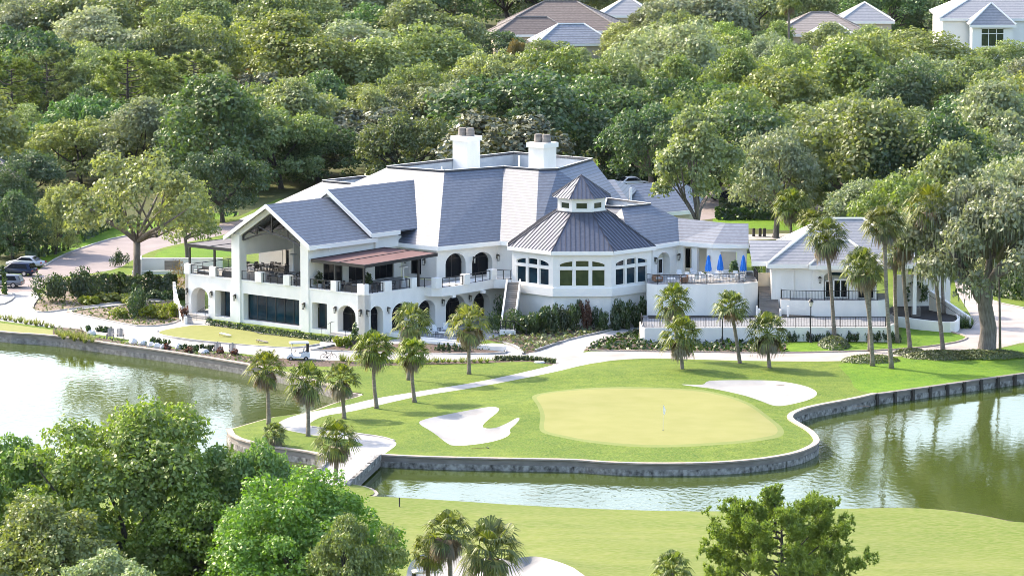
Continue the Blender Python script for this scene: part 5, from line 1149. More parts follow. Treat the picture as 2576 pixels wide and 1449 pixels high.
# ---- filler rows
KEEP = [(1225, 0, 1600, 55, 930), (1345, 60, 1500, 105, 865), (1968, 30, 2175, 80, 868), (2395, 0, 2576, 104, 856), (1470, 395, 1760, 470, 640), (1830, 420, 1910, 500, 620)]
LOTS = []
for (hx, hy, hz, x0, x1, y0, y1) in ((1400, 0, 10, -14, 15, -19, 11), (1430, 62, 7, -8, 9, -6, 7), (1580, 2, 8, -6, 6, -1, 10), (2060, 32, 8, -10, 11, -15, 8), (2180, 10, 8.5, -6, 6, -1, 11)):
    x, y = P(hx, hy, hz); LOTS.append((x + x0, x + x1, y + y0, y + y1))
x = PY(2500, 100, 855)[0]; LOTS.append((x - 11, x + 16, 853, 884))
def project(x, y, z):
    Z = z - CAM_H; f = y * CP - Z * SP; u = y * SP + Z * CP; return (CX + FPX * x / f, CY - FPX * u / f)
rf = random.Random(17)
for ri, yrow in enumerate([562, 588, 612, 640, 668, 698, 730, 764, 800, 838, 880, 925, 965, 1005]):
    x = -yrow * .115 - 6 + rf.uniform(0, 8); cnt = 0
    while x < yrow * .118 + 6:
        y = yrow + rf.uniform(-8, 8); R = rf.choice([5.5, 7, 8.5, 10.5]) * rf.uniform(.85, 1.12); h = min(15.0, 5.5 + R * rf.uniform(.75, 1.05)); ok = True
        for (a, b, r2, h2) in TREES:
            if math.hypot(a - x, (b - y) * .75) < (R + r2) * .44: ok = False; break
        px_, py_ = project(x, y, h); wp = R * ppm(y)
        for k in KEEP:
            if ri < 12 and y < k[4] and k[0] - wp * .8 < px_ < k[2] + wp * .8 and py_ < k[3]: ok = False
        if any(l[0] - R * .7 < x < l[1] + R * .7 and l[2] - R * .7 < y < l[3] + R * .7 for l in LOTS): ok = False
        if y < 600 and -22 < x < 40 or x < -8 and y < 624: ok = False
        if y < 585 and x > 40 and False: ok = False
        if ok:
            cnt += 1; kind = rf.choices(['oak', 'yellow', 'dark', 'grey', 'magnolia'], [45, 20, 20, 12, 3])[0]
            word = {'oak': 'green oak', 'yellow': 'yellow green oak', 'dark': 'dark green oak', 'grey': 'grey green oak', 'magnolia': 'dark magnolia'}[kind]
            tree(kind, x, y, R, h, '%s, %s from the left in the %s row of the woods' % (word, ORD[cnt], ORD[ri + 1]), 'tree', 'trees of the woods')
        x += rf.uniform(7.5, 11)
tag(None, None) if False else None
# understory
def leaf_blob(name, mat, seed, rx, ry, rz, n, ls, nl=14, aspect=1.5):
    rng = np.random.default_rng(seed); L = rng.normal(size=(nl, 3)) * np.array([rx * .42, ry * .42, rz * .22]) + np.array([0, 0, rz * .55]); k = rng.integers(0, nl, n); d = rand_dir(rng, n)
    pos = L[k] + d * np.array([rx * .45, ry * .45, rz * .42]) * rng.uniform(.6, 1.05, (n, 1)); pos[:, 2] = np.abs(pos[:, 2]) * .98 + .02
    return quads_mesh(name, pos, d + rng.normal(size=(n, 3)) * .5 + np.array([0, 0, .4]), ls * rng.uniform(.6, 1.3, n), rng, mat, aspect)
# ---- foreground trees, finer leaves
def big(key, seed, R, h, nleaf, ls, **kw): BIG[key] = (R, h); oak_set(key, seed, R=R, h=h, nleaf=nleaf, ls=ls, **kw)
big('f1', 21, 8.5, 12.5, 62000, .19, mat=M['oak_yellow'], nl=120, lr=(.11, .21), zlow=1.2)
big('f2', 22, 8.0, 11.5, 60000, .18, mat=M['oak_grey'], nl=120, lr=(.10, .20), zlow=1.0)
big('f3', 23, 6.0, 9.0, 34000, .18, mat=M['oak_yellow'], nl=70, lr=(.13, .23), zlow=.8)
def ftree(kind, key, cx, top, wpx, h, label, rz=0):
    x, y = P(cx, top, h); tree(kind, x, y, wpx / 2 / ppm(y), h, label, 'tree', None, key, rz)
ftree('fresh', 'f1', 335, 1020, 660, 15.0, 'largest bright green oak in the foreground at lower left', .4)
ftree('fresh', 'f3', 640, 1120, 330, 12.0, 'green oak crown reaching right towards the cart bridge in the foreground', 1.0)
ftree('fresh', 'f2', 740, 1190, 560, 11.5, 'broad olive oak in the foreground right of the largest oak', 2.0)
ftree('yellow', 'f3', 110, 1262, 430, 9.5, 'yellow green oak at the lower left corner', .2)
ftree('fresh', 'f3', 0, 1115, 380, 12, 'green oak cut by the left edge in the foreground', 2.6)
ftree('grey', 'f3', 270, 1400, 380, 8.5, 'pale olive oak at the bottom edge in front of the largest oak', 3.6)
ftree('oak', 'f3', 890, 1310, 260, 9.5, 'small dark green oak at the right of the foreground clump', 4.4)
ftree('fresh', 'f3', 520, 1225, 380, 9.5, 'dark oak in shade between the two large foreground oaks', 5.0)
BIG['fpine'] = (7.0, 12.0); pine_set('fpine', 31, 7.0, 12.0, .8, 12500, .32, .40, 14, 'bark_dark'); PROTO['fpine'][1][1].materials[0] = M['pine_bright']
x, y = P(1965, 1264, 11.0); tree('pine', x, y, 5.2, 11.0, 'open crowned pine with visible limbs in the foreground at lower right', 'tree', None, 'fpine', .6)
# the mossy oak at the right
BIG['moss2'] = (8.5, 15.0)
def moss_oak():
    me, L = crown_mesh(41, R=8.5, h=15, zlow=6, nl=56, nleaf=19000, ls=.28, lr=(.13, .24), mat=M['oak_grey']); m = MB()
    m.tube([(0, 0, -.4), (.1, 0, .4), (.25, .1, 2.2), (-.15, 0, 4.2), (.1, 0, 6.0)], [1.35, .92, .8, .72, .62], 12)
    for pts, rr in (([(.1, 0, 5.6), (-1.2, .2, 6.6), (-2.8, .3, 8.0), (-4.6, 0, 10.2)], (.5, .42, .33, .12)), ([(.1, 0, 5.8), (1.0, -.2, 7.2), (2.0, 0, 8.2), (3.6, .5, 9.8), (4.8, .6, 11.5)], (.5, .42, .36, .26, .1)), ([(.1, 0, 6), (.3, .8, 8), (0, 1.6, 10), (.5, 2, 12.5)], (.46, .34, .22, .1)), ([(.0, 0, 4.0), (-1.0, -.1, 5.0), (-2.2, -.2, 6.6), (-3.9, -.4, 7.6)], (.4, .34, .27, .1))):
        m.tube(pts, rr, 8)
    for i in range(26):
        t = L[i]; m.tube([(t[0] * .35, t[1] * .35, 6 + (t[2] - 6) * .4), (t[0] * .7, t[1] * .7, t[2] - .8), tuple(t)], [.2, .13, .04], 5)
    PROTO['moss2'] = [('trunk', m.mesh('trunk', M['bark'], smooth=True)), ('crown', me), ('moss', strands_mesh(42, L, 8.5, 4800, M['moss'], .3, 1.05))]
moss_oak()
x, y = P(2480, 890); tree('mossy', x, y, 9.2, 18.5, 'huge moss hung oak with thick grey trunk at the right edge', 'tree', None, 'moss2', 0.0)

# ---- palms
def palm_crown(seed, R=1.95, n=38, dead=12):
    n = {51: 40, 52: 34, 53: 30, 54: 44, 55: 26, 56: 36}[seed]
    rng = np.random.default_rng(seed); tri = []; dtri = []; pet = MB()
    for i in range(n + dead):
        dd = i >= n; az = i * 2.399 + rng.uniform(-.2, .2); el = (1.3 - 1.95 * (i / n) + rng.uniform(-.12, .12)) if not dd else rng.uniform(-1.25, -.7)
        pl = R * (.42 if not dd else .3) * rng.uniform(.85, 1.15); d = np.array([math.cos(az) * math.cos(el), math.sin(az) * math.cos(el), math.sin(el)])
        e = d * pl + np.array([0, 0, .15]); pet.tube([(0, 0, .05), tuple(e)], [.035, .02], 3, False)
        side = np.array([-math.sin(az), math.cos(az), 0]); up = np.cross(d, side); fl = R * .58 * rng.uniform(.85, 1.1); nb = 15; twist = rng.uniform(-.5, .5)
        for k in range(nb):
            t = (k / (nb - 1) - .5) * 2.75; ld = d * math.cos(t) + (side * math.cos(twist) + up * math.sin(twist)) * math.sin(t) * .95; ll = fl * (1 - .28 * abs(t) / 1.4) * (.8 if dd else 1)
            mid = e + ld * ll * .6 - up * 0; tip = e + ld * ll + np.array([0, 0, -ll * rng.uniform(.25, .62)]); w = np.cross(ld, up); w = w / max(np.linalg.norm(w), 1e-6) * .05 * R / 1.9 + up * rng.uniform(-.02, .02)
            (dtri if dd else tri).extend([(e, mid + w, mid - w), (mid - w, mid + w, tip)])
    return np_mesh('crown', np.array(tri).reshape(-1, 3), 3, M['palm']), np_mesh('dead_fronds', np.array(dtri).reshape(-1, 3), 3, M['palm_dead']), pet.mesh('frond_stalks', M['shrub_lime'])
PC = [palm_crown(s, dead=dd) for s, dd in ((51, 10), (52, 20), (53, 30), (54, 14), (55, 36), (56, 6))]
PG = 'fan palms on the golf course'
def palm(bx, by, cx, cy, rpx, label, k=0, thick=.19, y_off=0, z=0, group=PG, boots=False):
    x, y = P(bx, by, z); c = PY(cx, cy, y + y_off); r = thing('fan_palm', (x, y, z), label, 'palm', group); ra = random.Random(int(bx * 3 + by)); R = rpx / ppm(y)
    dx, dy, dz = c[0] - x, c[1] - y, c[2] - z; m = MB(); bend = ra.uniform(-.25, .25)
    pts = [(dx * t + bend * math.sin(math.pi * t) * min(1, dz / 8), dy * t, -.2 if t == 0 else dz * t) for t in (0, .06, .3, .55, .8, 1.0)]
    m.tube(pts, [thick * 1.5, thick * 1.15, thick, thick * .92, thick * 1.0, thick * 1.15], 9); o = m.build('trunk', M['palm_trunk'], r, True, local=True)
    if boots:
        b = MB()
        for i in range(26):
            t = 1 - .35 * i / 26; a = i * 2.4; p = (dx * t, dy * t, dz * t); b.tube([p, (p[0] + .38 * math.cos(a), p[1] + .38 * math.sin(a), p[2] + .3)], [.07, .03], 4)
        b.build('leaf_boots', M['palm_trunk'], o, local=True)
    for nm, me in zip(('crown', 'dead_fronds', 'frond_stalks'), PC[(k + int(bx)) % 6]):
        q = bpy.data.objects.new(nm, me); COL.objects.link(q); q.parent = r; q.location = (dx, dy, dz); s = R / 1.95 * 1.3; q.scale = (s, s, s * ra.uniform(.95, 1.15)); q.rotation_euler = (ra.uniform(-.12, .12), ra.uniform(-.12, .12), ra.uniform(0, 6.28))
    return r
for i, a in enumerate([(676, 1068, 668, 932, 50, 'fan palm with its trunk nearest the left pond on the peninsula'), (775, 1097, 770, 968, 52, 'fan palm standing on the peninsula right at the inside of the path bend'), (866, 1053, 858, 958, 47, 'leaning fan palm just right of the cart path bend'),
                       (948, 1027, 941, 885, 52, 'tall fan palm with wide crown beside the cart path, in front of the lower steps'), (1043, 1010, 1037, 893, 45, 'front palm of the close pair left of the patio chairs'), (1028, 955, 1036, 815, 50, 'rear palm of the close pair left of the patio chairs'),
                       (1180, 940, 1180, 822, 53, 'fan palm alone on the upper lawn right of the patio chairs'), (1716, 935, 1713, 852, 51, 'short full fan palm in front of the pool deck wall at its left'), (1704, 905, 1697, 765, 47, 'taller fan palm rising behind the short full palm'),
                       (1862, 918, 1840, 778, 46, 'leaning fan palm beside the left lamp post'), (1936, 927, 1930, 843, 53, 'short full fan palm with brown lower fronds right of the leaning palm'), (845, 1208, 846, 1112, 56, 'fan palm at the near end of the cart bridge')]):
    palm(*a, k=i, boots=i in (0, 1, 5, 11))
for i, a in enumerate([(2100, 862, 2079, 602, 56, 'tall palm growing from the round ivy mound by the road'), (2195, 920, 2168, 680, 53, 'tall leaning palm with low dense crown at the lawn corner'), (2188, 884, 2186, 690, 40, 'thin palm close behind the leaning low crowned palm'),
                       (2243, 927, 2224, 568, 55, 'very tall straight palm whose shadow crosses the bright lawn'), (2258, 862, 2252, 645, 38, 'shorter thick trunk palm behind the very tall straight palm'), (2290, 880, 2268, 612, 47, 'tall palm with an orange tinted frond by the curved kerb'),
                       (2373, 885, 2336, 525, 60, 'tallest curved palm standing right of the white planter'), ]):
    palm(*a, k=i + 1, thick=.21)
palm(2313, 770, 2312, 668, 34, 'small palm inside the dark mulch planter at its left', 1, z=.9); palm(2345, 765, 2345, 650, 34, 'small palm inside the dark mulch planter at its right', 2, z=.9); palm(2374, 790, 2368, 640, 36, 'palm at the right corner of the mulch planter', 3, z=.9)
palm(1990, 620, 1990, 525, 46, 'dark fan palm standing behind the terrace wing roof', 2); palm(2035, 640, 2040, 560, 36, 'fan palm just left of the golf shop roof ridge', 0)
palm(1130, 1530, 1126, 1345, 62, 'tall fan palm behind the near golf cart at the bottom', 2); palm(1235, 1490, 1233, 1395, 82, 'wide full fan palm at the bottom edge right of the near golf cart', 0); palm(1078, 1510, 1080, 1395, 48, 'drooping brown fan palm behind the near golf cart', 2)
palm(1690, 1500, 1688, 1440, 52, 'low fan palm at the bottom edge left of the foreground pine', 3); palm(690, 1122, 692, 1097, 32, 'trunkless young palm on the peninsula lawn', 1); palm(2560, 900, 2556, 690, 4, '', 0) if False else None
x, y = P(1985, 28, 11); palm(1985, project(x, y, 0)[1], 1985, 12, 32, 'distant fan palm on a thin trunk beside the tan roofed house', 0, thick=.22)
x, y = P(1790, 35, 9); palm(1790, project(x, y, 0)[1], 1790, 40, 36, 'pale feathery palm in the woods right of the slate roof', 1, thick=.25)
# slim bare trunk at the far right
x, y = P(2516, 880); r = thing('young_pine', (x, y, 0), 'slim straight tree trunk right of the huge moss hung oak', 'tree'); m = MB(); m.tube([(x, y, -.2), (x - .1, y, 4), (x - .25, y, 9)], [.16, .13, .08], 7); m.build('trunk', M['bark'], r, True)
# ---------------------------------------------------------------- shrubs, hedges, ground cover
SHP = {}
def shrub(key, label, px, py, wpx, h, mat='shrub', group=None, name='shrub', ls=.2, n=900, z=0, dep=1.0, cat='shrub', yy=None):
    x, y = P(px, py, z)
    if yy: x, y = PY(px, py, yy)[:2]
    r = wpx / 2 / ppm(y)
    k = (key, mat)
    if k not in SHP: SHP[k] = leaf_blob('foliage', M[mat], hash(key) % 97 if not isinstance(key, int) else key, 1, 1, 1, n, ls / max(h, .6))
    o = bpy.data.objects.new(name, SHP[k]); COL.objects.link(o); o.location = (x, y, z); o.scale = (r, r * dep, h); o.rotation_euler = (0, 0, (px * 7 + py) % 6.28)
    return tag(o, label, cat, group)
def hedge(pts, w_, h, label, mat='shrub', z=0, per=55, ls=.26, name='hedge', ragged=.12, group=None):
    rng = np.random.default_rng(abs(int(pts[0][0] * 3)) % 1000); P_ = [P(*q, z) for q in pts]; pos = []; nr = []
    for a, b in zip(P_, P_[1:]):
        L = math.hypot(b[0] - a[0], b[1] - a[1]); n = int(L * (2 * h + w_) * per); t = rng.uniform(0, 1, n); dx, dy = (b[0] - a[0]) / L, (b[1] - a[1]) / L
        f = rng.uniform(0, 2 * h + w_, n); off = np.where(f < h, -w_ / 2, np.where(f < h + w_, f - h - w_ / 2, w_ / 2)); zz = np.where(f < h, f, np.where(f < h + w_, h, 2 * h + w_ - f))
        jag = ragged * np.sin(t * L * 2.1 + 1) + ragged * .7 * np.sin(t * L * 5.3)
        p = np.stack([a[0] + dx * L * t - dy * (off + rng.normal(size=n) * .07), a[1] + dy * L * t + dx * (off + rng.normal(size=n) * .07), zz * (1 + jag) + rng.normal(size=n) * .06], 1); pos.append(p)
        nn = np.stack([-dy * np.sign(off) * (f < h) + dy * 0, dx * np.where(f < h, -1, np.where(f < h + w_, 0, 1)), np.where((f >= h) & (f < h + w_), 1.0, .2)], 1); nr.append(nn + rng.normal(size=(n, 3)) * .45)
    pos = np.concatenate(pos); nr = np.concatenate(nr); org = np.array([P_[0][0], P_[0][1], z]); pos[:, 2] = np.abs(pos[:, 2]); pos[:, :2] -= org[:2]
    me = quads_mesh('hedge', pos, nr, ls * rng.uniform(.6, 1.3, len(pos)), rng, M[mat]); o = bpy.data.objects.new(name, me); COL.objects.link(o); o.location = tuple(org); return tag(o, label, 'hedge', group)
def cover(poly, label, mat, h=.35, per=9, ls=.24, name='ground_cover', z=0, kind='stuff'):
    rng = np.random.default_rng(len(name) + abs(int(poly[0][0] * 7))); xs = [p[0] for p in poly]; ys = [p[1] for p in poly]; ar = abs(sum(poly[i][0] * poly[(i + 1) % len(poly)][1] - poly[(i + 1) % len(poly)][0] * poly[i][1] for i in range(len(poly)))) / 2
    need = int(ar * per); pts = []
    while len(pts) < need:
        p = (rng.uniform(min(xs), max(xs)), rng.uniform(min(ys), max(ys)))
        if inside(p, poly): pts.append(p)
    pts = np.array(pts); clump = .5 + .5 * np.sin(pts[:, 0] * 1.7) * np.sin(pts[:, 1] * .9 + pts[:, 0] * .4); keep = rng.uniform(0, 1, len(pts)) < .35 + .65 * clump; pts = pts[keep]; clump = clump[keep]
    n = len(pts); pos = np.column_stack([pts, z + rng.uniform(.02, 1, n) * h * (.4 + .6 * clump)]); me = quads_mesh(name, pos, rng.normal(size=(n, 3)) * .6 + np.array([0, 0, .9]), ls * rng.uniform(.6, 1.4, n), rng, M[mat])
    o = bpy.data.objects.new(name, me); COL.objects.link(o); tag(o, label, 'ground cover', None, kind); return o
def blades(name, label, mat, spots, h=.8, n=46, spread=.35, cat='grass', group=None):
    for i, (px, py) in enumerate(spots):
        if ('bl', mat, h) not in SHP:
            rng = np.random.default_rng(5); a = rng.uniform(0, 6.28, n); d = np.stack([np.cos(a), np.sin(a), 0 * a], 1); ln = rng.uniform(.6, 1.1, (n, 1)) * h; b = d * rng.uniform(0, .12, (n, 1)); t = b + d * rng.uniform(.2, 1, (n, 1)) * spread * 1.6 + np.array([0, 0, 1]) * ln; s = np.cross(d, [0, 0, 1]) * .035
            v = np.stack([b - s, b + s, t], 1); SHP[('bl', mat, h)] = np_mesh('blades', v.reshape(-1, 3), 3, M[mat])
        x, y = P(px, py); o = bpy.data.objects.new(name, SHP[('bl', mat, h)]); COL.objects.link(o); o.location = (x, y, 0); o.rotation_euler = (0, 0, i * 1.3); s = .8 + .45 * ((i * 37) % 10) / 10; o.scale = (s * 1.25, s * 1.25, s); tag(o, label, cat, group)
hedge([(205, 742), (300, 745), (352, 742)], 1.6, 2.2, 'clipped dark green hedge left of the leaning oak, before the pale wall', per=60)
hedge([(366, 740), (440, 742)], 1.6, 2.1, 'clipped dark green hedge between the leaning oak and the clubhouse', per=60)
shrub(1, 'large bushy shrub at the left end of the hedge by the paving', 135, 760, 92, 3.1, n=1600, ls=.3); shrub(2, 'large bushy shrub second in the row before the hedge', 195, 755, 80, 2.9, n=1600, ls=.3); shrub(3, 'small bush by the rear corner of the pale service wall', 300, 670, 32, 1.7)
shrub(4, 'round dark shrub on a short stem in the triangular bed', 347, 798, 72, 2.9, n=1500, ls=.26)
for i, (px, py, w_, h) in enumerate([(230, 765, 60, .9), (275, 758, 70, 1.0), (320, 760, 60, .9), (335, 768, 60, 1.0)]): shrub(5, 'yellow green low bush, %s from the left below the clipped hedge' % ORD[i + 1], px, py, w_, h, 'shrub_lime', 'lime bushes below the hedge')
for i, (px, py, w_, h) in enumerate([(380, 800, 50, 1.2), (412, 803, 52, 1.3), (436, 795, 40, 1.2), (300, 800, 44, .9)]): shrub(6, 'lime yellow bush, %s in the triangular bed counted from the clubhouse side' % ORD[4 - i], px, py, w_, h, 'shrub_lime', 'lime bushes in the triangular bed')
for i, (px, py, w_, h) in enumerate([(395, 752, 55, 1.1), (430, 756, 50, 1.2), (458, 752, 44, 1.3)]): shrub(7, 'dark leafy bush, %s from the left under the clipped hedge near the clubhouse' % ORD[i + 1], px, py, w_, h, 'shrub', 'dark bushes near the left corner')
shrub(8, 'tan dry bush against the retaining wall left of the clubhouse', 452, 735, 40, 3.4, 'rust_leaf')
cover(bed1, 'scattered low plants in the stony bed below the hedge', 'cover', .3, 5); cover(bed2, 'scattered low plants in the triangular stony bed', 'cover', .35, 6)
hedge([(20, 655), (80, 640), (130, 625)], 5, 2.3, 'dark bushes behind the parked cars on the left verge', per=14, ls=.45, ragged=.25); hedge([(165, 610), (230, 580), (270, 560)], 4, 2.6, 'dark bushes along the driveway verge at left', per=14, ls=.45, ragged=.25)
hedge([(-6, 738), (3, 742)], 1.2, 2.6, 'clipped hedge end at the left edge by the grey car', per=60)
# hedge along the octagon
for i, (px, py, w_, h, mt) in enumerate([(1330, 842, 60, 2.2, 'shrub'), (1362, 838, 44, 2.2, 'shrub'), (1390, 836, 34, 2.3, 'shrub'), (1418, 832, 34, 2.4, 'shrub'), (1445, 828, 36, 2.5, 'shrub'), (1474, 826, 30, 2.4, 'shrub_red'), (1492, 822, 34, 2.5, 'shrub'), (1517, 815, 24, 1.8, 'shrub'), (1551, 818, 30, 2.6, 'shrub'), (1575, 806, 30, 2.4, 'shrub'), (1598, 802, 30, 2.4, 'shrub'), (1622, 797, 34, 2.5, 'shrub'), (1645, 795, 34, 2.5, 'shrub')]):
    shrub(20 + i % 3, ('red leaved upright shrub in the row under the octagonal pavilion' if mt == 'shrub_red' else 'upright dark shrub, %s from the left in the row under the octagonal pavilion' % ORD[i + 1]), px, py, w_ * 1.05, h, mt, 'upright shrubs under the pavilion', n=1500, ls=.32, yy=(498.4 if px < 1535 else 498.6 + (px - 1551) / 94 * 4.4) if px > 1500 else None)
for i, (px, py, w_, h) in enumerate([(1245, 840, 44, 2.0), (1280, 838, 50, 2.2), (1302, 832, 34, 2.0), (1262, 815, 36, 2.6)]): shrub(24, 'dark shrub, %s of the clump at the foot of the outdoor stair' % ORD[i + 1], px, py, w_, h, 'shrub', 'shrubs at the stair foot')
for i, (px, h) in enumerate([(1752, 2.3), (1775, 2.7), (1794, 2.0)]): shrub(22, 'upright shrub against the terrace wall, %s from the left behind the palms' % ORD[i + 1], px, 778, 22, h, 'shrub', 'shrubs against the terrace wall', z=1.5)
cover(bedE, 'low leafy plants on the slope beside the pale path', 'cover', .5, 13, .26); cover(bedF, 'dark leafy ground cover along the pool deck wall', 'shrub', .55, 13, .3); cover(bed3, 'sparse small plants in the soil of the bed by the patio', 'shrub', .3, 2)
for i, px in enumerate(range(1985, 2260, 17)): shrub(25, 'small dark shrub, %s from the left along the foot of the white pool deck wall' % ORD[i + 1], px, 862 - (i % 3), 20, .95, 'shrub', 'small shrubs along the deck wall', n=420)
for i, px in enumerate((1102, 1116, 1130, 1148, 1164, 1176)): shrub(26, 'tiny clipped shrub, %s from the left below the patio walls' % ORD[i + 1], px, 884, 12, .6, 'shrub', 'tiny shrubs below the patio', n=300)
for i, (px, py, w_) in enumerate([(855, 870, 34), (880, 868, 38), (905, 866, 30)]): shrub(27, 'bright bush, %s from the left by the front steps right of the golf cart' % ORD[i + 1], px, py, w_, .95, 'shrub_lime', 'bright bushes by the front steps', n=600)
hedge([(520, 816), (600, 827), (700, 841), (775, 852), (835, 860)], .6, .45, 'long row of low clipped plants at the foot of the front wall', per=70, ls=.16)
# strip along the pond
cover(strip_bed, 'low flowering plants along the top of the pond wall', 'cover', .3, 5, .22)
blades('ornamental_grass', 'feathery pale grass clump at the left end of the pond strip', 'reed', [(142 + i * 9, 842 + (i % 3) * 4 + i * 1.6) for i in range(11)], .95, 60, .4, 'grass', 'feathery grass clumps left of the deck chairs')
blades('ornamental_grass', 'grass tuft on the curb of the left lawn', 'reed', [(i * 13, 802 + i * 2.2 + (i % 2) * 2) for i in range(11)], .7, 50, .35, 'grass', 'grass tufts along the left lawn')
blades('ornamental_grass', 'grass tuft below the golf cart along the pond strip', 'reed', [(640 + i * 17, 907 + (i % 3) * 4) for i in range(20) if not 695 < 640 + i * 17 < 850], .9, 60, .4, 'grass', 'grass tufts below the golf cart')
blades('ornamental_grass', 'small grass tuft along the edge of the upper lawn', 'reed', [(985 + i * 16, 913 - i * .1) for i in range(16)], .6, 44, .25, 'grass', 'small tufts along the upper lawn')
for i, px in enumerate(range(1250, 1400, 11)): shrub(28, 'small low plant, %s from the left at the round end of the upper lawn' % ORD[i + 1], px, 906 + (max(0, px - 1330) * .12), 13, .45, 'cover', 'small plants at the lawn end', n=260)
for i, (px, py) in enumerate([(222, 833), (253, 834), (268, 836), (385, 863), (398, 866), (415, 868), (465, 880), (478, 883), (492, 884), (508, 880), (528, 882)]): shrub(29, 'round dark boxwood ball, %s from the left between the rocks on the pond strip' % ORD[i + 1], px, py, 17, .55, 'shrub', 'boxwood balls on the pond strip', n=400)
for i, (px, py, w_) in enumerate([(335, 863, 20), (358, 866, 20), (380, 871, 18), (395, 874, 22), (412, 877, 20), (450, 876, 22), (513, 888, 26), (660, 902, 10), (230, 842, 18)]):
    x, y = P(px, py); m = MB(); s = w_ / 2 / ppm(y); ra = random.Random(i); m.lathe((0, 0, 0), [(s * 1.0, -.1), (s * 1.1, .12), (s * .8, .35), (s * .3, .48)], 9)
    m.v = [(a * (1 + .25 * math.sin(b * 5 + i)), b * .8 * (1 + .2 * math.cos(a * 4 + i)), c * ra.uniform(.85, 1.15)) for a, b, c in m.v]; o = m.build('boulder', M['rock'], local=True); o.location = (x, y, 0); tag(o, 'pale boulder, %s from the left on the planting strip above the pond' % ORD[i + 1 if i < 8 else 9], 'rock', 'pale boulders on the pond strip')
for i, (px, py) in enumerate([(590, 893), (555, 889), (475, 888), (420, 880)]): shrub(30, 'small reddish flowering bush on the pond strip, %s from the right' % ORD[i + 1], px, py, 20, .5, 'shrub_red', 'reddish bushes on the pond strip', n=300)
# ivy mounds at the road, right
def mound(px, py, wpx, dpx, h, label):
    x, y = P(px, py); rx = wpx / 2 / ppm(y); ry = dpx / 2 / (CAM_H * FPX / y ** 2); rng = np.random.default_rng(int(px)); n = int(rx * ry * 260); a = rng.uniform(0, 6.28, n); r = np.sqrt(rng.uniform(0, 1, n)); pos = np.stack([r * np.cos(a) * rx, r * np.sin(a) * ry, h * (1 - r ** 3.0) + rng.normal(size=n) * .04 + .05], 1)
    me = quads_mesh('foliage', pos, np.stack([pos[:, 0] / rx * r ** 2, pos[:, 1] / ry * r ** 2, 0 * r + .8], 1) + rng.normal(size=(n, 3)) * .35, .17 * rng.uniform(.6, 1.3, n), rng, M['cover']); o = bpy.data.objects.new('ivy_mound', me); COL.objects.link(o); o.location = (x, y, 0); tag(o, label, 'ground cover')
mound(2097, 872, 84, 22, .95, 'round ivy mound at the foot of the tall palm by the road'); mound(2190, 908, 150, 16, .5, 'ivy bed at the corner of the right lawn round two palms'); mound(2290, 890, 90, 12, .45, 'small ivy bed round the tall palm by the curved kerb'); mound(2370, 898, 200, 18, .55, 'long ivy bed between the road and the bright right lawn'); mound(2480, 895, 220, 18, .5, 'ivy bed round the roots of the huge moss hung oak')
blades('strap_leaf_plant', 'dark strap leaved clump at the corner of the ramp wall', 'shrub', [(2410, 822), (2420, 826), (2430, 822), (2440, 826)], 1.5, 60, .8, 'plant', 'strap leaved clump')
# bird of paradise
x, y = P(1968, 784, 1.5); rng = np.random.default_rng(3); tri = []
for i in range(26):
    a = i * 2.4; el = rng.uniform(.55, 1.4); d = np.array([math.cos(a) * math.cos(el), math.sin(a) * math.cos(el), math.sin(el)]); s = np.array([-math.sin(a), math.cos(a), 0]) * .24; e = d * rng.uniform(1.0, 1.7); t = e + d * 1.0 + np.array([0, 0, -.3]); mdl = e + d * .5
    tri.extend([(d * .1 - s * .1, d * .1 + s * .1, e), (e, mdl - s, mdl + s), (mdl - s, t, mdl + s)])
me = np_mesh('leaves', np.array(tri).reshape(-1, 3), 3, M['oak_dark']); o = bpy.data.objects.new('banana_plant', me); COL.objects.link(o); o.location = (x, y, 1.5); o.scale = (1, 1, 1.15); tag(o, 'big leaved banana like plant in front of the golf shop patio', 'plant')
shrub(31, 'yellow green bush at the top of the garden stair', 1925, 690, 26, 2.4, 'shrub_lime', z=3.0); shrub(32, 'dark shrub in the passage left of the golf shop', 1905, 690, 40, 2.6, 'shrub', z=3.2)
hedge([(1800, 552), (2050, 552)], 1.4, 1.3, 'front clipped hedge on the lawn behind the terrace roof', per=30, ls=.35); hedge([(1810, 528), (2040, 528)], 1.4, 1.3, 'rear clipped hedge on the lawn before the parked cars', per=30, ls=.35)
hedge([(2480, 735), (2576, 752), (2700, 765)], 3, 2.2, 'dark flowering hedge along the driveway at the right edge', per=18, ls=.4, ragged=.2)
hedge([(2300, 760), (2360, 745)], 1.6, 1.8, 'dark shrubs behind the mulch planter', per=24, ls=.35, z=1.5)
hedge([(1500, 470), (1700, 455), (1800, 470)], 3, 1.6, 'dark undergrowth beneath the oaks behind the rear roof', per=14, ls=.5, ragged=.3)
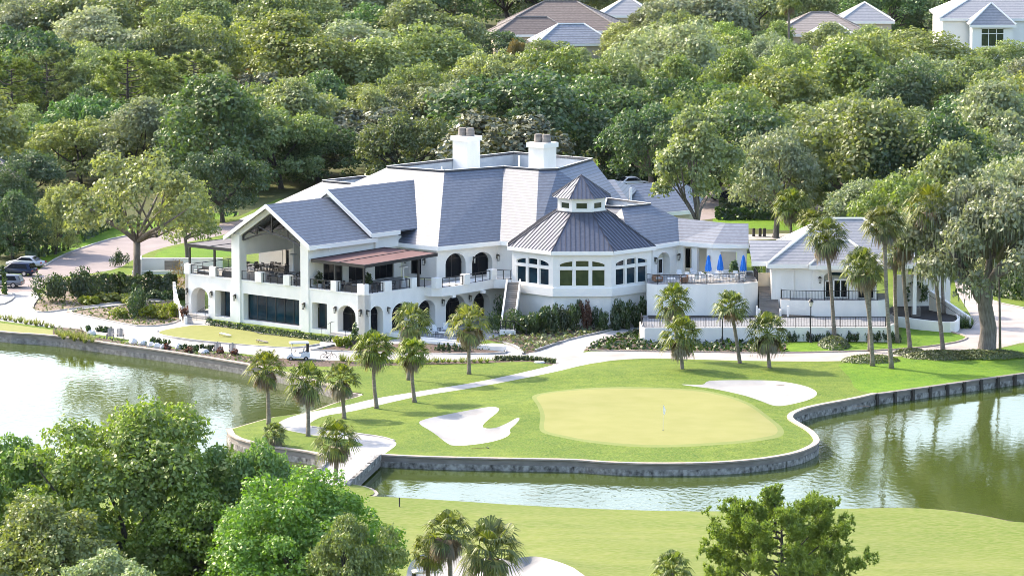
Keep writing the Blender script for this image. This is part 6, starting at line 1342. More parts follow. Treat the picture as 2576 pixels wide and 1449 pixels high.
# ---------------------------------------------------------------- far houses
def hip_house(name, label, x0, x1, y0, y1, ze, zr, mat, wall_m='stucco_warm', ridge_in=None, rz=0.0, wins=()):
    r = thing(name, ((x0 + x1) / 2, (y0 + y1) / 2, 0), label, 'house'); cx, cy = (x0 + x1) / 2, (y0 + y1) / 2; hx, hy = (x1 - x0) / 2, (y1 - y0) / 2; c, s = math.cos(rz), math.sin(rz)
    T = lambda x, y, z: (cx + x * c - y * s, cy + x * s + y * c, z); m = MB(); pts = [T(-hx, -hy, 0)[:2], T(hx, -hy, 0)[:2], T(hx, hy, 0)[:2], T(-hx, hy, 0)[:2]]; m.prism(pts, 0, ze); wl = m.build('wall', M[wall_m], r)
    ri = ridge_in if ridge_in is not None else min(hy, hx); o = .6; m = MB(); a, b, d, e = T(-hx - o, -hy - o, ze), T(hx + o, -hy - o, ze), T(hx + o, hy + o, ze), T(-hx - o, hy + o, ze); p, q = T(-hx + ri, 0, zr), T(hx - ri, 0, zr)
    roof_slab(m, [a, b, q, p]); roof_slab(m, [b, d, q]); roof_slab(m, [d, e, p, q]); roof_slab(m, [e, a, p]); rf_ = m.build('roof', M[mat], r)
    m = MB(); 
    for u, v in ((a, p), (b, q), (d, q), (e, p), (p, q)): m.tube([(u[0], u[1], u[2] + .06), (v[0], v[1], v[2] + .06)], .16, 5)
    m.build('hip_cap', M['tile_tan'] if mat in ('tile_brown', 'tile_tan') else M['trim'], rf_)
    for (wx, z0, w_, h, nx) in wins: window(r, T(-hx, -hy, 0)[:2], T(hx, -hy, 0)[:2], (wx, wx + w_, z0, z0 + h), -.09, nx, (z0 + h * .7,), .16, 'trim', 'glass_g')
    fascia_parts(r, [[a, b]])
    return r, T
def spot(px, py, z): return P(px, py, z)
# brown tiled house
x, y = spot(1400, 0, 10); sc_ = ppm(y)
hip_house('brown_roof_house', 'brown tiled hip roofed house among the trees at the top', x - 11.5, x + 13, y - 9, y + 9, 4.6, 9.6, 'tile_brown', rz=-.05)
hip_house('brown_roof_wing', 'lower brown tiled wing before the big brown tiled house', x - 12.5, x + 2.5, y - 17, y - 8.0, 4.4, 7.4, 'tile_brown', rz=.1)
x, y = spot(1430, 62, 7); hip_house('slate_roof_house', 'slate blue roofed house half hidden below the brown tiled house', x - 6.5, x + 7.5, y - 4, y + 5, 3.6, 7.0, 'tile_blue', rz=.15)
x, y = spot(1580, 2, 8); hip_house('pale_roof_house', 'small pale grey roof right of the brown tiled house at the top edge', x - 5, x + 5, y, y + 9, 5, 8.2, 'tile2')
x, y = spot(2060, 32, 8); hip_house('tan_roof_house', 'tan tiled house right of the distant fan palm', x - 8.5, x + 9, y - 6, y + 6, 4.2, 8.0, 'tile_tan', ridge_in=7); hip_house('grey_roof_wing', 'grey tiled wing in front of the tan tiled house', x - 3, x + 6.5, y - 13, y - 6.2, 3.8, 6.4, 'tile2')
x, y = spot(2180, 10, 8.5); hip_house('white_roof_house', 'pale hipped roof between the tan tiled house and the blue house', x - 5, x + 5, y, y + 10, 5, 8.4, 'tile2')
x, y = PY(2500, 100, 855)[:2]; zb_ = 855; 
hip_house('blue_house', 'pale blue walled house with bay window at the top right corner', x - 9, x + 14, 862, 882, 9.0, 14.5, 'tile2', 'trim')
r, T = hip_house('bay_window', 'projecting two storey bay with tall window at the top right', x - 4.0, x + 3.6, 855.5, 861.3, 8.2, 12.0, 'tile2', 'trim', ridge_in=3.7, wins=((1.6, 4.1, 4.4, 3.5, 3),))
x, y = spot(8, 440, 5); hip_house('pink_house', 'pinkish roof glimpsed behind the trees at the left edge', x - 5, x + 2, y, y + 8, 4, 7, 'tile_tan')
# ---------------------------------------------------------------- cars
def car(name, label, px, py, heading, mat, L=4.7, Wd=1.85, Hh=1.5, kind='sedan', cover_=False):
    x, y = P(px, py); r = thing(name, (x, y, 0), label, 'car', None, heading); hl = L / 2
    if kind == 'suv': pr = [(-hl, .45), (-hl, .95), (-hl * .93, 1.1), (-hl * .80, Hh * .97), (-hl * .1, Hh), (hl * .22, Hh * .96), (hl * .50, 1.05), (hl * .92, .92), (hl, .7), (hl, .4)]
    else: pr = [(-hl, .45), (-hl, .85), (-hl * .72, .98), (-hl * .42, Hh * .97), (-hl * .0, Hh), (hl * .18, Hh * .95), (hl * .48, .98), (hl * .92, .82), (hl, .62), (hl, .38)]
    m = MB(); n = len(pr); cols = (-1, -.82, 0, .82, 1)
    for c in cols:
        for (a, b) in pr:
            tum = 1 - .22 * max(0, (b - .95)) / max(.1, Hh - .95); edge = .0 if abs(c) < 1 else -.06; m.v.append((a * (1 - .015 * abs(c)), c * Wd / 2 * tum, b + edge * (b > .8)))
    for i in range(len(cols) - 1):
        for j in range(n - 1): m.f.append((i * n + j, i * n + j + 1, (i + 1) * n + j + 1, (i + 1) * n + j)); m.m.append(0)
        m.f.append((i * n + n - 1, i * n, (i + 1) * n, (i + 1) * n + n - 1)); m.m.append(0)
    m.f.append(tuple(range(n - 1, -1, -1))); m.f.append(tuple(range(4 * n, 5 * n))); m.m.extend([0, 0]); m.v = [(a, b, c - .12) for a, b, c in m.v]
    m.build('body', mat, r, True, local=True)
    if cover_: return r
    g = MB()
    for s in (-1, 1):
        yy = lambda z: s * (Wd / 2 * (1 - .22 * max(0, z + .12 - .95) / (Hh - .95)) + .012)
        zt, zl = Hh - .24, .93; x0, x1, x2, x3 = (-hl * .78, -hl * .66, hl * .14, hl * .40) if kind == 'suv' else (-hl * .60, -hl * .36, hl * .12, hl * .40); q = [(x0, yy(zl), zl), (x3, yy(zl), zl), (x2, yy(zt), zt), (x1, yy(zt), zt)]; g.quad(*(q if s < 0 else q[::-1]))
    g.build('side_window', M['carglass'], r, local=True)
    g = MB(); wx = (hl * .24, hl * .47); g.quad((wx[1] + .03, -Wd * .42, .9), (wx[1] + .03, Wd * .42, .9), (wx[0] + .03, Wd * .36, Hh - .17), (wx[0] + .03, -Wd * .36, Hh - .17)); g.build('windshield', M['carglass'], r, local=True)
    bx = (-hl * .94, -hl * .83) if kind == 'suv' else (-hl * .71, -hl * .44); g = MB(); g.quad((bx[0] - .03, Wd * .40, .95), (bx[0] - .03, -Wd * .40, .95), (bx[1] - .03, -Wd * .35, Hh - .18), (bx[1] - .03, Wd * .35, Hh - .18)); g.build('rear_window', M['carglass'], r, local=True)
    for sx in (-hl * .60, hl * .60):
        for s in (-1, 1):
            w_ = MB(); w_.tube([(sx, s * (Wd / 2 - .2), .33), (sx, s * (Wd / 2 + .01), .33)], .34, 14); t = w_.build('wheel', M['rubber'], r, local=True); q = MB(); q.tube([(sx, s * (Wd / 2 - .1), .33), (sx, s * (Wd / 2 + .02), .33)], .21, 10); q.build('rim', M['rim'], t, local=True)
    for s in (-1, 1):
        q = MB(); q.box(-hl - .02, -hl + .1, s * Wd * .36 - .16, s * Wd * .36 + .16, .62, .78); q.build('tail_light', M['shrub_red'] if False else M['tail'], r, local=True); q = MB(); q.box(hl - .1, hl + .015, s * Wd * .36 - .18, s * Wd * .36 + .18, .5, .62); q.build('headlight', M['lamp_glass'], r, local=True)
    return r
M['tail'] = pm('tail_lamp_red', (.3, .01, .01), rough=.2)
def paint(n, c): return pm(n, c, rough=.25, metal=.2, spec=.6)
NAVY, SILVER, GREYC, WHITEC, BLUEC, DARKC = paint('navy_paint', (.012, .022, .06)), paint('silver_paint', (.45, .48, .52)), paint('grey_paint', (.25, .25, .27)), paint('white_paint', (.75, .75, .75)), pm('blue_car_cover', (.10, .30, .36), (.14, .36, .42), 2, .8), paint('dark_paint', (.03, .035, .045))
car('parked_car', 'dark navy suv parked at the left edge', 42, 692, math.radians(160), NAVY, 4.8, 1.9, 1.7, 'suv'); car('parked_car', 'silver car parked behind the navy suv at left', 66, 672, math.radians(160), SILVER)
car('parked_car', 'grey suv cut by the left edge in front of the navy suv', 8, 722, math.radians(172), GREYC, 4.8, 1.9, 1.65, 'suv')
car('parked_car', 'car under a blue cover parked behind the hedges at right', 1866, 500, math.radians(20), BLUEC, 4.9, 1.9, 1.6, cover_=True); car('parked_car', 'dark car parked left of the blue covered car', 1828, 504, math.radians(25), DARKC); car('parked_car', 'white car parked right of the blue covered car behind a trunk', 1908, 504, math.radians(25), WHITEC)
car('parked_car', 'white suv parked behind the covered car under the oaks', 1882, 466, math.radians(10), WHITEC, 4.7, 1.9, 1.7, 'suv'); car('parked_car', 'white car behind the rear roof under the dark oak', 1592, 470, math.radians(15), WHITEC, 4.8, 1.9, 1.6)
# ---------------------------------------------------------------- golf carts
def golf_cart(label, px, py, rz, enclosed=False):
    x, y = P(px, py); r = thing('golf_cart', (x, y, 0), label, 'golf cart', None, rz)
    B = lambda n, mt, *bx_: [m_ := MB()] and [m_.box(*b) for b in bx_] and m_.build(n, M[mt], r, local=True)
    m = MB(); pr = [(-1.2, .35), (-1.2, .85), (-.75, .95), (-.3, .75), (-.15, .42), (.45, .40), (.62, .78), (1.0, .72), (1.25, .52), (1.25, .33)]
    for s in (-.58, -.5, .5, .58):
        for a, b in pr: m.v.append((a, s, b - (.05 if abs(s) > .55 else 0)))
    n = len(pr)
    for i in range(3):
        for j in range(n - 1): m.f.append((i * n + j, i * n + j + 1, (i + 1) * n + j + 1, (i + 1) * n + j)); m.m.append(0)
        m.f.append((i * n + n - 1, i * n, (i + 1) * n, (i + 1) * n + n - 1)); m.m.append(0)
    m.f.append(tuple(range(n - 1, -1, -1))); m.f.append(tuple(range(3 * n, 4 * n))); m.m.extend([0, 0]); m.build('body', M['white_plastic'], r, local=True)
    m = MB(); n0 = [(-1.05, -.62), (.85, -.62), (.95, -.5), (.95, .5), (.85, .62), (-1.05, .62), (-1.15, .5), (-1.15, -.5)]; m.prism(n0, 1.82, 1.9); m.prism([(a * .93, b * .9) for a, b in n0], 1.9, 1.95); rf_ = m.build('roof', M['white_plastic'], r, local=True)
    if enclosed: m = MB(); m.box(-.75, .6, -.42, .42, 1.951, 1.97); m.build('solar_panel', M['glass'], rf_, local=True)
    m = MB()
    for sx, tx in ((-1.0, -.95), (.78, .62)):
        for s in (-.52, .52): m.tube([(sx, s, .75), (tx, s, 1.83)], .022, 5)
    m.build('roof_struts', M['black'], r, local=True); m = MB(); m.quad((.79, -.5, .8), (.79, .5, .8), (.64, .5, 1.8), (.64, -.5, 1.8)); m.build('windshield', M['windscreen'], r, local=True)
    m = MB(); m.box(-.55, -.05, -.5, .5, .76, .9); m.hexa([(-.55, -.5, .9), (-.42, -.5, .9), (-.42, .5, .9), (-.55, .5, .9)], [(-.68, -.5, 1.3), (-.58, -.5, 1.3), (-.58, .5, 1.3), (-.68, .5, 1.3)]); m.build('seat', M['cushion'], r, local=True)
    m = MB(); m.tube([(.5, .25, .75), (.25, .25, 1.05)], .02, 5); m.tube([(.25 + .04 * math.cos(t), .25 + .17 * math.cos(t * 1.0) * 1.0, 1.05 + .17 * math.sin(t)) for t in [k * math.pi / 6 for k in range(13)]], .015, 4, False); m.build('steering_wheel', M['black'], r, local=True)
    for sx in (-.8, .8):
        for s in (-1, 1): m = MB(); m.tube([(sx, s * .42, .23), (sx, s * .6, .23)], .23, 12); t = m.build('wheel', M['rubber'], r, local=True); q = MB(); q.tube([(sx, s * .5, .23), (sx, s * .61, .23)], .12, 8); q.build('rim', M['rim'], t, local=True)
    m = MB(); m.box(-1.15, -.8, -.45, .45, .95, 1.0)
    for s in (-.25, .25): m.lathe((-1.0, s, 1.0), [(.13, 0), (.15, .75)], 9)
    m.build('bag_rack', M['black'], r, local=True); return r
M['windscreen'] = pm('clear_windscreen', (.35, .38, .4), rough=.1)
golf_cart('white golf cart parked by the play lawn left of the bicycle', 750, 906, math.radians(186)); golf_cart('white golf cart with a dark roof panel at the bottom edge', 1074, 1496, math.radians(8), True)
# bicycle
x, y = P(826, 906); r = thing('bicycle', (x, y, 0), 'black bicycle standing on the walk right of the golf cart', 'bicycle', None, math.radians(8))
for wx in (-.52, .52):
    m = MB(); m.tube([(wx + .33 * math.cos(t), 0, .34 + .33 * math.sin(t)) for t in [k * math.pi / 9 for k in range(19)]], .022, 5, False)
    for k in range(8): m.tube([(wx, 0, .34), (wx + .33 * math.cos(k * .785), 0, .34 + .33 * math.sin(k * .785))], .004, 3, False)
    m.build('wheel', M['rubber'], r, local=True)
m = MB()
for a, b in (((-.52, 0, .34), (-.1, 0, .32)), ((-.1, 0, .32), (-.22, 0, .85)), ((-.52, 0, .34), (-.2, 0, .75)), ((-.1, 0, .32), (.36, 0, .78)), ((-.2, 0, .75), (.36, 0, .82)), ((.34, 0, .9), (.52, 0, .34))): m.tube([a, b], .022, 5)
m.build('frame', M['black'], r, local=True); m = MB(); m.tube([(.34, -.28, 1.0), (.36, 0, .92), (.34, .28, 1.0)], .018, 5); m.build('handlebar', M['black'], r, local=True); m = MB(); m.box(-.36, -.12, -.07, .07, .86, .92); m.build('saddle', M['rubber'], r, local=True); m = MB(); m.tube([(-.1, -.12, .32), (-.1, .12, .32)], .09, 8); m.tube([(-.1, .12, .32), (.05, .14, .22)], .02, 4); m.build('pedals', M['black'], r, local=True)
# ---------------------------------------------------------------- seats and tables
def make_chair(name, label, cat, fm, sm_, cush=True, h=.88):
    r = thing(name, (0, 0, -50), label, cat); m = MB(); m.box(-.27, .27, -.26, .26, .40, .47); m.build('seat', M[sm_], r, local=True)
    m = MB(); m.hexa([(-.27, .22, .47), (.27, .22, .47), (.27, .28, .47), (-.27, .28, .47)], [(-.26, .32, h), (.26, .32, h), (.26, .37, h), (-.26, .37, h)]); m.build('backrest', M[sm_], r, local=True)
    for sx in (-.27, .27):
        for sy in (-.24, .26): m = MB(); m.tube([(sx, sy, 0), (sx, sy * .95, .63 if sy < 0 else .5)], .022, 5); m.build('leg', M[fm], r, local=True)
        m = MB(); m.tube([(sx, -.25, .63), (sx, .3, .66)], .028, 5); m.build('armrest', M[fm], r, local=True)
    if cush: m = MB(); m.box(-.22, .22, -.24, .2, .471, .53); m.build('cushion', M['cushion'], r, local=True)
    return r
def make_table(name, label, tm, fm, rad=.55, h=.72, square=False):
    r = thing(name, (0, 0, -50), label, 'table'); m = MB()
    if square: m.box(-rad, rad, -rad, rad, h - .05, h)
    else: m.lathe((0, 0, h - .05), [(rad, 0), (rad, .05)], 18)
    m.build('tabletop', M[tm], r, local=True)
    for k in range(4): t = k * math.pi / 2 + .785; m = MB(); m.tube([(rad * .75 * math.cos(t), rad * .75 * math.sin(t), h - .05), (rad * .85 * math.cos(t), rad * .85 * math.sin(t), 0)], .028, 5); m.build('leg', M[fm], r, local=True)
    return r
DC = make_chair('wicker_chair', '', 'chair', 'wicker', 'wicker'); DT = make_table('porch_table', '', 'deck', 'wicker'); du, tu = [], []
def seating(tables, zone, near, z=ZD, chairs=4):
    k = 0; tables = sorted(tables, key=lambda q: project(*W(q[0], q[1], z))[0])
    for ti, (u, v) in enumerate(tables):
        x, y, _ = W(u, v, z); place(DT, tu, (x, y, z), .3, 'dark patio table on the %s, %s from the left' % (zone, ORD[ti + 1]), 'porch tables')
        for c in range(chairs):
            a = c * 2 * math.pi / chairs + .5 + ti * .3; k += 1; place(DC, du, (x + .95 * math.cos(a), y + .95 * math.sin(a), z), a - math.pi / 2, 'wicker chair on the %s side of the %s table on the %s' % (['right', 'far', 'left', 'near'][c % 4], ORD[ti + 1], zone), 'wicker chairs on the porches')
seating([(-17.2, 2.2), (-14.6, 2.0), (-12.0, 1.7), (-16, 5.4), (-13.2, 5.2)] + [uvz(z1x * .26667 + 429.3, z1y * .26667 + 515.2, ZD) for z1x, z1y in ((770, 622), (880, 618), (980, 625), (1060, 632))], 'gable porch', ''); seating([(-6.3, 1.7), (-3.3, 2.2), (-2.2, 5.4), (-5.4, 5.0)], 'red awning deck', '')
def make_sofa(label, L, x, y, z, rz, mt='wicker', cm='cushion', name='sofa'):
    r = thing(name, (x, y, z), label, 'sofa', None, rz); m = MB(); m.box(-L / 2, L / 2, -.4, .4, .12, .38); m.build('base', M[mt], r, local=True); m = MB(); m.box(-L / 2, L / 2, .3, .42, .38, .82); m.build('backrest', M[mt], r, local=True)
    for s in (-1, 1): m = MB(); m.box(s * L / 2 - .07, s * L / 2 + .07, -.4, .42, .12, .62); m.build('armrest', M[mt], r, local=True)
    k = max(1, int(L / .75)); 
    for i in range(k): m = MB(); m.box(-L / 2 + .1 + (L - .2) * i / k + .01, -L / 2 + .1 + (L - .2) * (i + 1) / k - .01, -.38, .29, .381, .52); m.build('cushion', M[cm], r, local=True)
    return r
ANG = math.atan2(U[1], U[0])
for u, v, L, s in ((-25.6, 1.2, 2.2, 'grey lounge sofa on the far left deck behind the railing'), (-21.6, .95, 1.7, 'dark wicker sofa facing in beside the left gable column'), (-13.9, .95, 2.0, 'dark wicker sofa backing onto the middle gable railing'), (-10.4, 1.0, 1.0, 'dark wicker armchair at the right end of the gable railing'), (-2.6, .95, 1.9, 'dark wicker sofa behind the railing at the corner of the red awning deck')):
    x, y, _ = W(u, v, 0); make_sofa(s, L, x, y, ZD, ANG + math.pi if 'backing' in s or 'dark' in s else ANG, 'wicker')
for u, v, s in ((-1.6, 7.9, 'white slender patio heater near the right end of the red awning deck'), (-18.6, 7.9, 'white slender patio heater at the rear left of the gable porch')):
    x, y, _ = W(u, v, 0); r = thing('patio_heater', (x, y, ZD), s, 'heater'); m = MB(); m.lathe((0, 0, 0), [(.28, 0), (.3, .1), (.2, .7), (.06, 1.2), (.05, 2.1)], 12); m.build('stand', M['white_plastic'], r, local=True); m = MB(); m.lathe((0, 0, 2.1), [(.1, 0), (.14, .12), (.48, .16), (.45, .22), (.1, .3)], 14); m.build('reflector', M['white_plastic'], r, local=True)
for u, v, s in ((-7.6, .9, 'potted leafy plant at the left end of the red awning deck'), (-3.0, 3.8, 'spiky potted plant in the middle of the red awning deck')):
    x, y, _ = W(u, v, 0); r = thing('potted_plant', (x, y, ZD), s, 'potted plant'); m = MB(); m.lathe((0, 0, 0), [(.22, 0), (.32, .6)], 10); m.build('pot', M['cushion'], r, local=True); o = bpy.data.objects.new('foliage', leaf_blob('foliage', M['shrub'], 7, .6, .6, 1.3, 300, .22)); COL.objects.link(o); o.parent = r; o.location = (0, 0, .6)
# terrace
WC = make_chair('sling_chair', '', 'chair', 'white_plastic', 'white_mesh', False, .95); wu = []; WT = make_table('terrace_table', '', 'trim', 'trim', .5); wt = []
TT = [(19.9, 501.6), (21.9, 502.4), (24.6, 502.6)]
for i, (x, y) in enumerate(TT):
    place(WT, wt, (x, y, 4.93), 0, 'white round table on the terrace, %s from the left under a closed blue umbrella' % ORD[i + 1], 'white terrace tables')
    for c in range(4): a = c * math.pi / 2 + .4 + i * .5; place(WC, wu, (x + .95 * math.cos(a), y + .95 * math.sin(a), 4.93), a - math.pi / 2, 'white sling chair at the %s terrace table from the left, %s side' % (ORD[i + 1], ['right', 'far', 'left', 'near'][c]), 'white chairs on the terrace')
for i, (x, y) in enumerate([(18.6, 504.9), (20.3, 506.1), (23.2, 504.8)]): place(WC, wu, (x, y, 4.93), i, 'white sling chair standing loose by the terrace wall, %s from the left' % ORD[i + 1], 'white chairs on the terrace')
for i, (px, lb) in enumerate([(1782, 'closed blue umbrella, leftmost of the three on the terrace'), (1812, 'closed blue umbrella, middle of the three on the terrace'), (1870, 'closed blue umbrella, rightmost of the three on the terrace')]):
    y = (503.6, 504.4, 503.8)[i]; x = PY(px, 680, y)[0]; r = thing('umbrella', (x, y, 4.93), lb, 'umbrella', 'closed blue umbrellas'); m = MB(); m.lathe((0, 0, 0), [(.3, 0), (.28, .1), (.03, .12), (.03, 2.75)], 10); m.build('pole', M['trim'], r, local=True)
    m = MB(); n = 16; base = len(m.v); prof = [(.30, 1.0), (.33, 1.25), (.25, 1.8), (.16, 2.3), (.12, 2.5), (.05, 2.72)]
    for rr, z in prof:
        for j in range(n): t = 2 * math.pi * j / n; q = rr * (1 + (.2 if j % 2 else -.12)); m.v.append((q * math.cos(t), q * math.sin(t), z - (.09 if j % 2 and z < 1.1 else 0)))
    for a in range(len(prof) - 1):
        for j in range(n): p0 = a * n + j; p1 = a * n + (j + 1) % n; m.f.append((p0, p1, p1 + n, p0 + n)); m.m.append(0)
    m.f.append(tuple(range((len(prof) - 1) * n, len(prof) * n))); m.m.append(0); m.build('canopy', M['blue_cloth'], r, local=True); m = MB(); m.lathe((0, 0, 1.7), [(.3, 0), (.29, .07)], 12); m.build('tie_strap', M['blue_cloth'], r, local=True)
for x, y, rz, s in ((16.1, 501.5, .4, 'brown wicker armchair at the left end of the terrace'), (19.0, 500.9, -1.5, 'brown wicker armchair right of the low table on the terrace')): make_sofa(s, .9, x, y, 4.93, rz, 'wood', 'cushion', 'wicker_armchair')
LT = make_table('low_table', 'low white table between two brown armchairs on the terrace', 'trim', 'trim', .45, .45, True); LT.location = (17.6, 501.2, 4.93)
x, y = PY(1847, 682, 504.6)[:2]; r = thing('potted_plant', (x, y, 4.93), 'dark leaved plant in a white pot between the terrace umbrellas', 'potted plant'); m = MB(); m.lathe((0, 0, 0), [(.2, 0), (.3, .7)], 12); m.build('pot', M['trim'], r, local=True); o = bpy.data.objects.new('foliage', leaf_blob('foliage', M['oak_dark'], 9, .7, .7, 1.0, 160, .34)); COL.objects.link(o); o.parent = r; o.location = (0, 0, .7)
# patio chairs
RC = make_chair('rocking_chair', '', 'chair', 'white_plastic', 'white_mesh', False, 1.1); ru = []
for i, (px, py, rz) in enumerate([(1096, 842, .5), (1118, 838, -.3), (1134, 846, 1.4), (1086, 848, 1.9)]): place(RC, ru, (*P(px, py), 0), rz, 'pale high backed chair on the grey patio, %s from the left' % ORD[[2, 3, 4, 1][i]], 'patio chairs')
t = make_table('patio_table', 'small pale table among the patio chairs', 'trim', 'trim', .4, .6); t.location = (*P(1112, 849), 0)
x, y = P(1150, 816); r = thing('potted_plant', (x, y, 0), 'dark potted plant beside the patio arch', 'potted plant'); m = MB(); m.lathe((0, 0, 0), [(.22, 0), (.32, .6)], 12); m.build('pot', M['black'], r, local=True); o = bpy.data.objects.new('foliage', leaf_blob('foliage', M['shrub'], 12, .6, .6, .9, 200, .25)); COL.objects.link(o); o.parent = r; o.location = (0, 0, .5)
# adirondack chairs by the pond
def adirondack():
    r = thing('deck_chair', (0, 0, -50), '', 'chair'); m = MB()
    for i in range(5): x = -.28 + i * .14; m.hexa([(x - .06, .1, .28), (x + .06, .1, .28), (x + .06, .14, .28), (x - .06, .14, .28)], [(x - .06, .48, 1.05 + .06 * (2 - abs(i - 2))), (x + .06, .48, 1.05 + .06 * (2 - abs(i - 2))), (x + .06, .52, 1.05 + .06 * (2 - abs(i - 2))), (x - .06, .52, 1.05 + .06 * (2 - abs(i - 2)))])
    m.build('backrest', M['teak'], r, local=True); m = MB(); m.hexa([(-.32, -.45, .34), (.32, -.45, .34), (.32, .14, .24), (-.32, .14, .24)], [(-.32, -.45, .38), (.32, -.45, .38), (.32, .14, .28), (-.32, .14, .28)]); m.build('seat', M['teak'], r, local=True)
    for s in (-1, 1): m = MB(); m.box(s * .38 - .07, s * .38 + .07, -.5, .3, .54, .57); m.build('armrest', M['teak'], r, local=True); m = MB(); m.box(s * .38 - .04, s * .38 + .04, -.48, -.4, 0, .54); m.build('leg', M['teak'], r, local=True); m = MB(); m.box(s * .36 - .03, s * .36 + .03, .2, .28, 0, .54); m.build('leg', M['teak'], r, local=True)
    return r
AC = adirondack(); au = []
for i, (px, py) in enumerate([(278, 852), (303, 853), (547, 888), (585, 891)]): place(AC, au, (*P(px, py), 0), .1 * (i % 2) + math.pi - .1 if False else .1 * (i % 2), 'grey slatted deck chair by the pond, %s' % ['left of the near pair', 'right of the near pair', 'beside the flowering bush, left of the far pair', 'right of the far pair near the golf cart'][i], 'grey deck chairs by the pond')
# cornhole boards on the play lawn
for i, (px, py, rz, mt) in enumerate([(567, 845, 1.2, 'trim'), (660, 862, 1.35, 'wood')]):
    x, y = P(px, py); r = thing('game_board', (x, y, 0), ['white bean bag board lying on the left of the play lawn', 'wooden bean bag board on the right of the play lawn'][i], 'game board', None, rz); m = MB(); m.hexa([(-.3, -.6, .06), (.3, -.6, .06), (.3, .6, .28), (-.3, .6, .28)], [(-.3, -.6, .12), (.3, -.6, .12), (.3, .6, .34), (-.3, .6, .34)]); m.build('board', M['trim' if i == 0 else 'stone_bed'] if False else M['trim'] if i == 0 else M['teak'], r, local=True); m = MB(); m.lathe((0, .35, .30), [(.08, -.01), (.08, .012)], 12); m.build('hole', M['black'], r, local=True)
    for s in (-.26, .26): m = MB(); m.box(s - .03, s + .03, .5, .56, 0, .28); m.build('leg', M['wood'], r, local=True)
# lamp posts
for px, py, top, s in ((1817, 867, 777, 'black lamp post beside the leaning palm before the pool deck'), (2039, 865, 773, 'black lamp post standing right of the short palms before the pool deck')):
    x, y = P(px, py); h = PY(px, top - 22, y)[2]; r = thing('lamp_post', (x, y, 0), s, 'lamp post', 'black lamp posts'); m = MB(); m.lathe((0, 0, 0), [(.2, 0), (.2, .2), (.12, .35), (.09, .9), (.065, 1.0), (.055, h - .95), (.12, h - .85)], 10); m.build('post', M['black'], r, local=True)
    m = MB(); m.lathe((0, 0, h - .85), [(.14, 0), (.24, .5)], 6); hd = m.build('lantern', M['lamp_glass'], r, local=True); m = MB(); m.lathe((0, 0, h - .35), [(.34, 0), (.2, .16), (.05, .3), (.03, .42)], 8); m.build('lantern_cap', M['black'], hd, local=True)
# flagstick
x, y = P(1668, 1094); z0 = hA(x, y); r = thing('golf_flag', (x, y, z0), 'white golf flag on a thin white pole in the putting green', 'flag'); m = MB(); m.tube([(0, 0, -.1), (0, 0, 2.4)], .022, 6); m.build('pole', M['white_plastic'], r, local=True)
m = MB()
for i in range(6): a, b = i / 6, (i + 1) / 6; f = lambda t: (.02 + .13 * math.sin(t * 3), .05 * math.sin(t * 9)); m.quad((0, 0, 2.38 - a * .75), (0, 0, 2.38 - b * .75), (f(b)[0] + .08, f(b)[1] - .08, 2.3 - b * .85), (f(a)[0] + .08, f(a)[1] - .08, 2.3 - a * .85))
m.build('cloth', M['trim'], r, local=True); m = MB(); m.lathe((0, 0, 0.004), [(.09, -.1), (.09, .004)], 12); m.build('hole', M['black'], r, local=True)
x, y = P(1005, 1274); r = thing('yardage_post', (x, y, 0), 'thin dark marker post on the fairway by the pond', 'post'); m = MB(); m.lathe((0, 0, -.2), [(.06, 0), (.06, 1.0)], 6); m.build('post', M['bark_dark'], r, local=True)
# small things
x, y = P(1277, 905); m = MB(); m.tube([(.33 * math.cos(t), .33 * math.sin(t), .1) for t in [k * math.pi / 8 for k in range(17)]], .1, 8, False); o = m.build('ring_buoy', M['orange'], local=True); o.location = (x, y, .0); o.rotation_euler = (.5, 0, 0); tag(o, 'orange ring lying at the edge of the upper lawn', 'ring')
x, y = P(1357, 913); m = MB(); m.lathe((0, 0, 0), [(.6, -.05), (.62, .1), (.45, .2)], 9); o = m.build('flat_stone', M['rock'], local=True); o.location = (x, y, 0); o.scale = (1, .8, 1); tag(o, 'flat pale stone on the upper lawn near its round end', 'rock')
x, y = P(2304, 793, 1.0); r = thing('air_conditioner', (x, y, .95), 'grey air conditioning unit on the dark mulch planter', 'air conditioner'); m = MB(); m.box(-.48, .48, -.4, .4, 0, .95); m.build('cabinet', M['bulk'], r, local=True); m = MB(); m.lathe((0, 0, .951), [(.36, 0), (.34, .03), (.05, .05)], 14); m.build('fan_grille', M['black'], r, local=True); m = MB()
for i in range(8): m.box(-.42, .42, -.425, -.401, .1 + i * .1, .13 + i * .1)
m.build('louvre', M['cap'], r, local=True)
for i, px in enumerate((1896, 1912, 1923)): x, y = P(px, 595); m = MB(); m.lathe((0, 0, 0), [(.2, 0), (.2, 1.0), (.12, 1.08)], 10); o = m.build('bollard', M['bark_dark'], local=True); o.location = (x, y, 0); tag(o, 'dark bollard behind the terrace roof, %s of three' % ['leftmost', 'middle', 'rightmost'][i], 'bollard', 'dark bollards')
for px, py, s in ((1975, 1012, 'rake lying'), ):
    pass
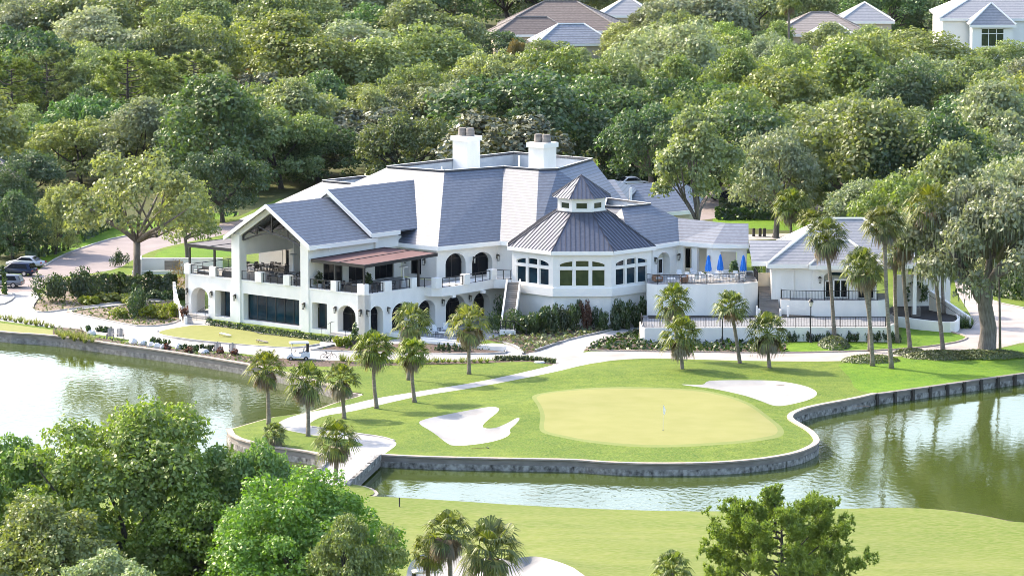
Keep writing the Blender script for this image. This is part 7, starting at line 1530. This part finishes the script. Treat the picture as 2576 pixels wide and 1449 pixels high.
for i, (px, py, rz, s) in enumerate([(1968, 967, .5, 'bunker rake lying above the right bunker'), (1206, 1128, .3, 'bunker rake lying below the left bunker'), (2476 - 310, 1022, 0, 'bunker rake on the lawn near the right pond wall')]):
    x, y = P(px, py); r = thing('bunker_rake', (x, y, hA(x, y) + .05), s, 'rake', None, rz); m = MB(); m.tube([(-.8, 0, .03), (.8, 0, .05)], .02, 5); m.build('handle', M['wood'], r, local=True); m = MB(); m.box(.78, .86, -.3, .3, .0, .07); m.build('head', M['black'], r, local=True)
x, y = P(463, 812); r = thing('potted_plant', (x, y, 0), 'reddish potted plant beside the left front steps', 'potted plant'); m = MB(); m.lathe((0, 0, 0), [(.16, 0), (.25, .8)], 10); m.build('pot', M['bark_dark'], r, local=True); o = bpy.data.objects.new('foliage', leaf_blob('foliage', M['shrub_red'], 15, .45, .45, 1.0, 160, .2)); COL.objects.link(o); o.parent = r; o.location = (0, 0, .7)
x, y = P(893, 872); r = thing('potted_plant', (x, y, 0), 'tall narrow potted shrub beside the right front steps', 'potted plant'); m = MB(); m.lathe((0, 0, 0), [(.2, 0), (.28, .6)], 10); m.build('pot', M['bark_dark'], r, local=True); o = bpy.data.objects.new('foliage', leaf_blob('foliage', M['shrub'], 16, .4, .4, 1.9, 260, .2)); COL.objects.link(o); o.parent = r; o.location = (0, 0, .5)
r = thing('screen_wall', (*P(645, 690, 0), 0), 'white louvred screen standing outside behind the gable porch', 'screen'); m = MB(); x, y, _ = W(-27, 13, 0); m.obox(W2(-27.5, 12), W2(-23.5, 13), .12, 0, 7.6); m.build('panel', M['trim'], r)
for i in range(12):
    pass
# haze: the humid air
mb = MB(); mb.box(-660, 660, -80, 1520, WATER_Z - 3.5, 78); hz = mb.build('haze', []) if False else None
me = mb.mesh('haze', []) ; hz = bpy.data.objects.new('haze', me); COL.objects.link(hz); tag(hz, kind='stuff')
hm = bpy.data.materials.new('haze_air'); hm.use_nodes = True; n = hm.node_tree.nodes; n.remove(n['Principled BSDF']); pv_ = n.new('ShaderNodeVolumePrincipled'); pv_.inputs['Color'].default_value = (.86, .92, 1, 1); pv_.inputs['Density'].default_value = .000007; pv_.inputs['Anisotropy'].default_value = .3
hm.node_tree.links.new(pv_.outputs[0], n['Material Output'].inputs['Volume']); me.materials.append(hm)
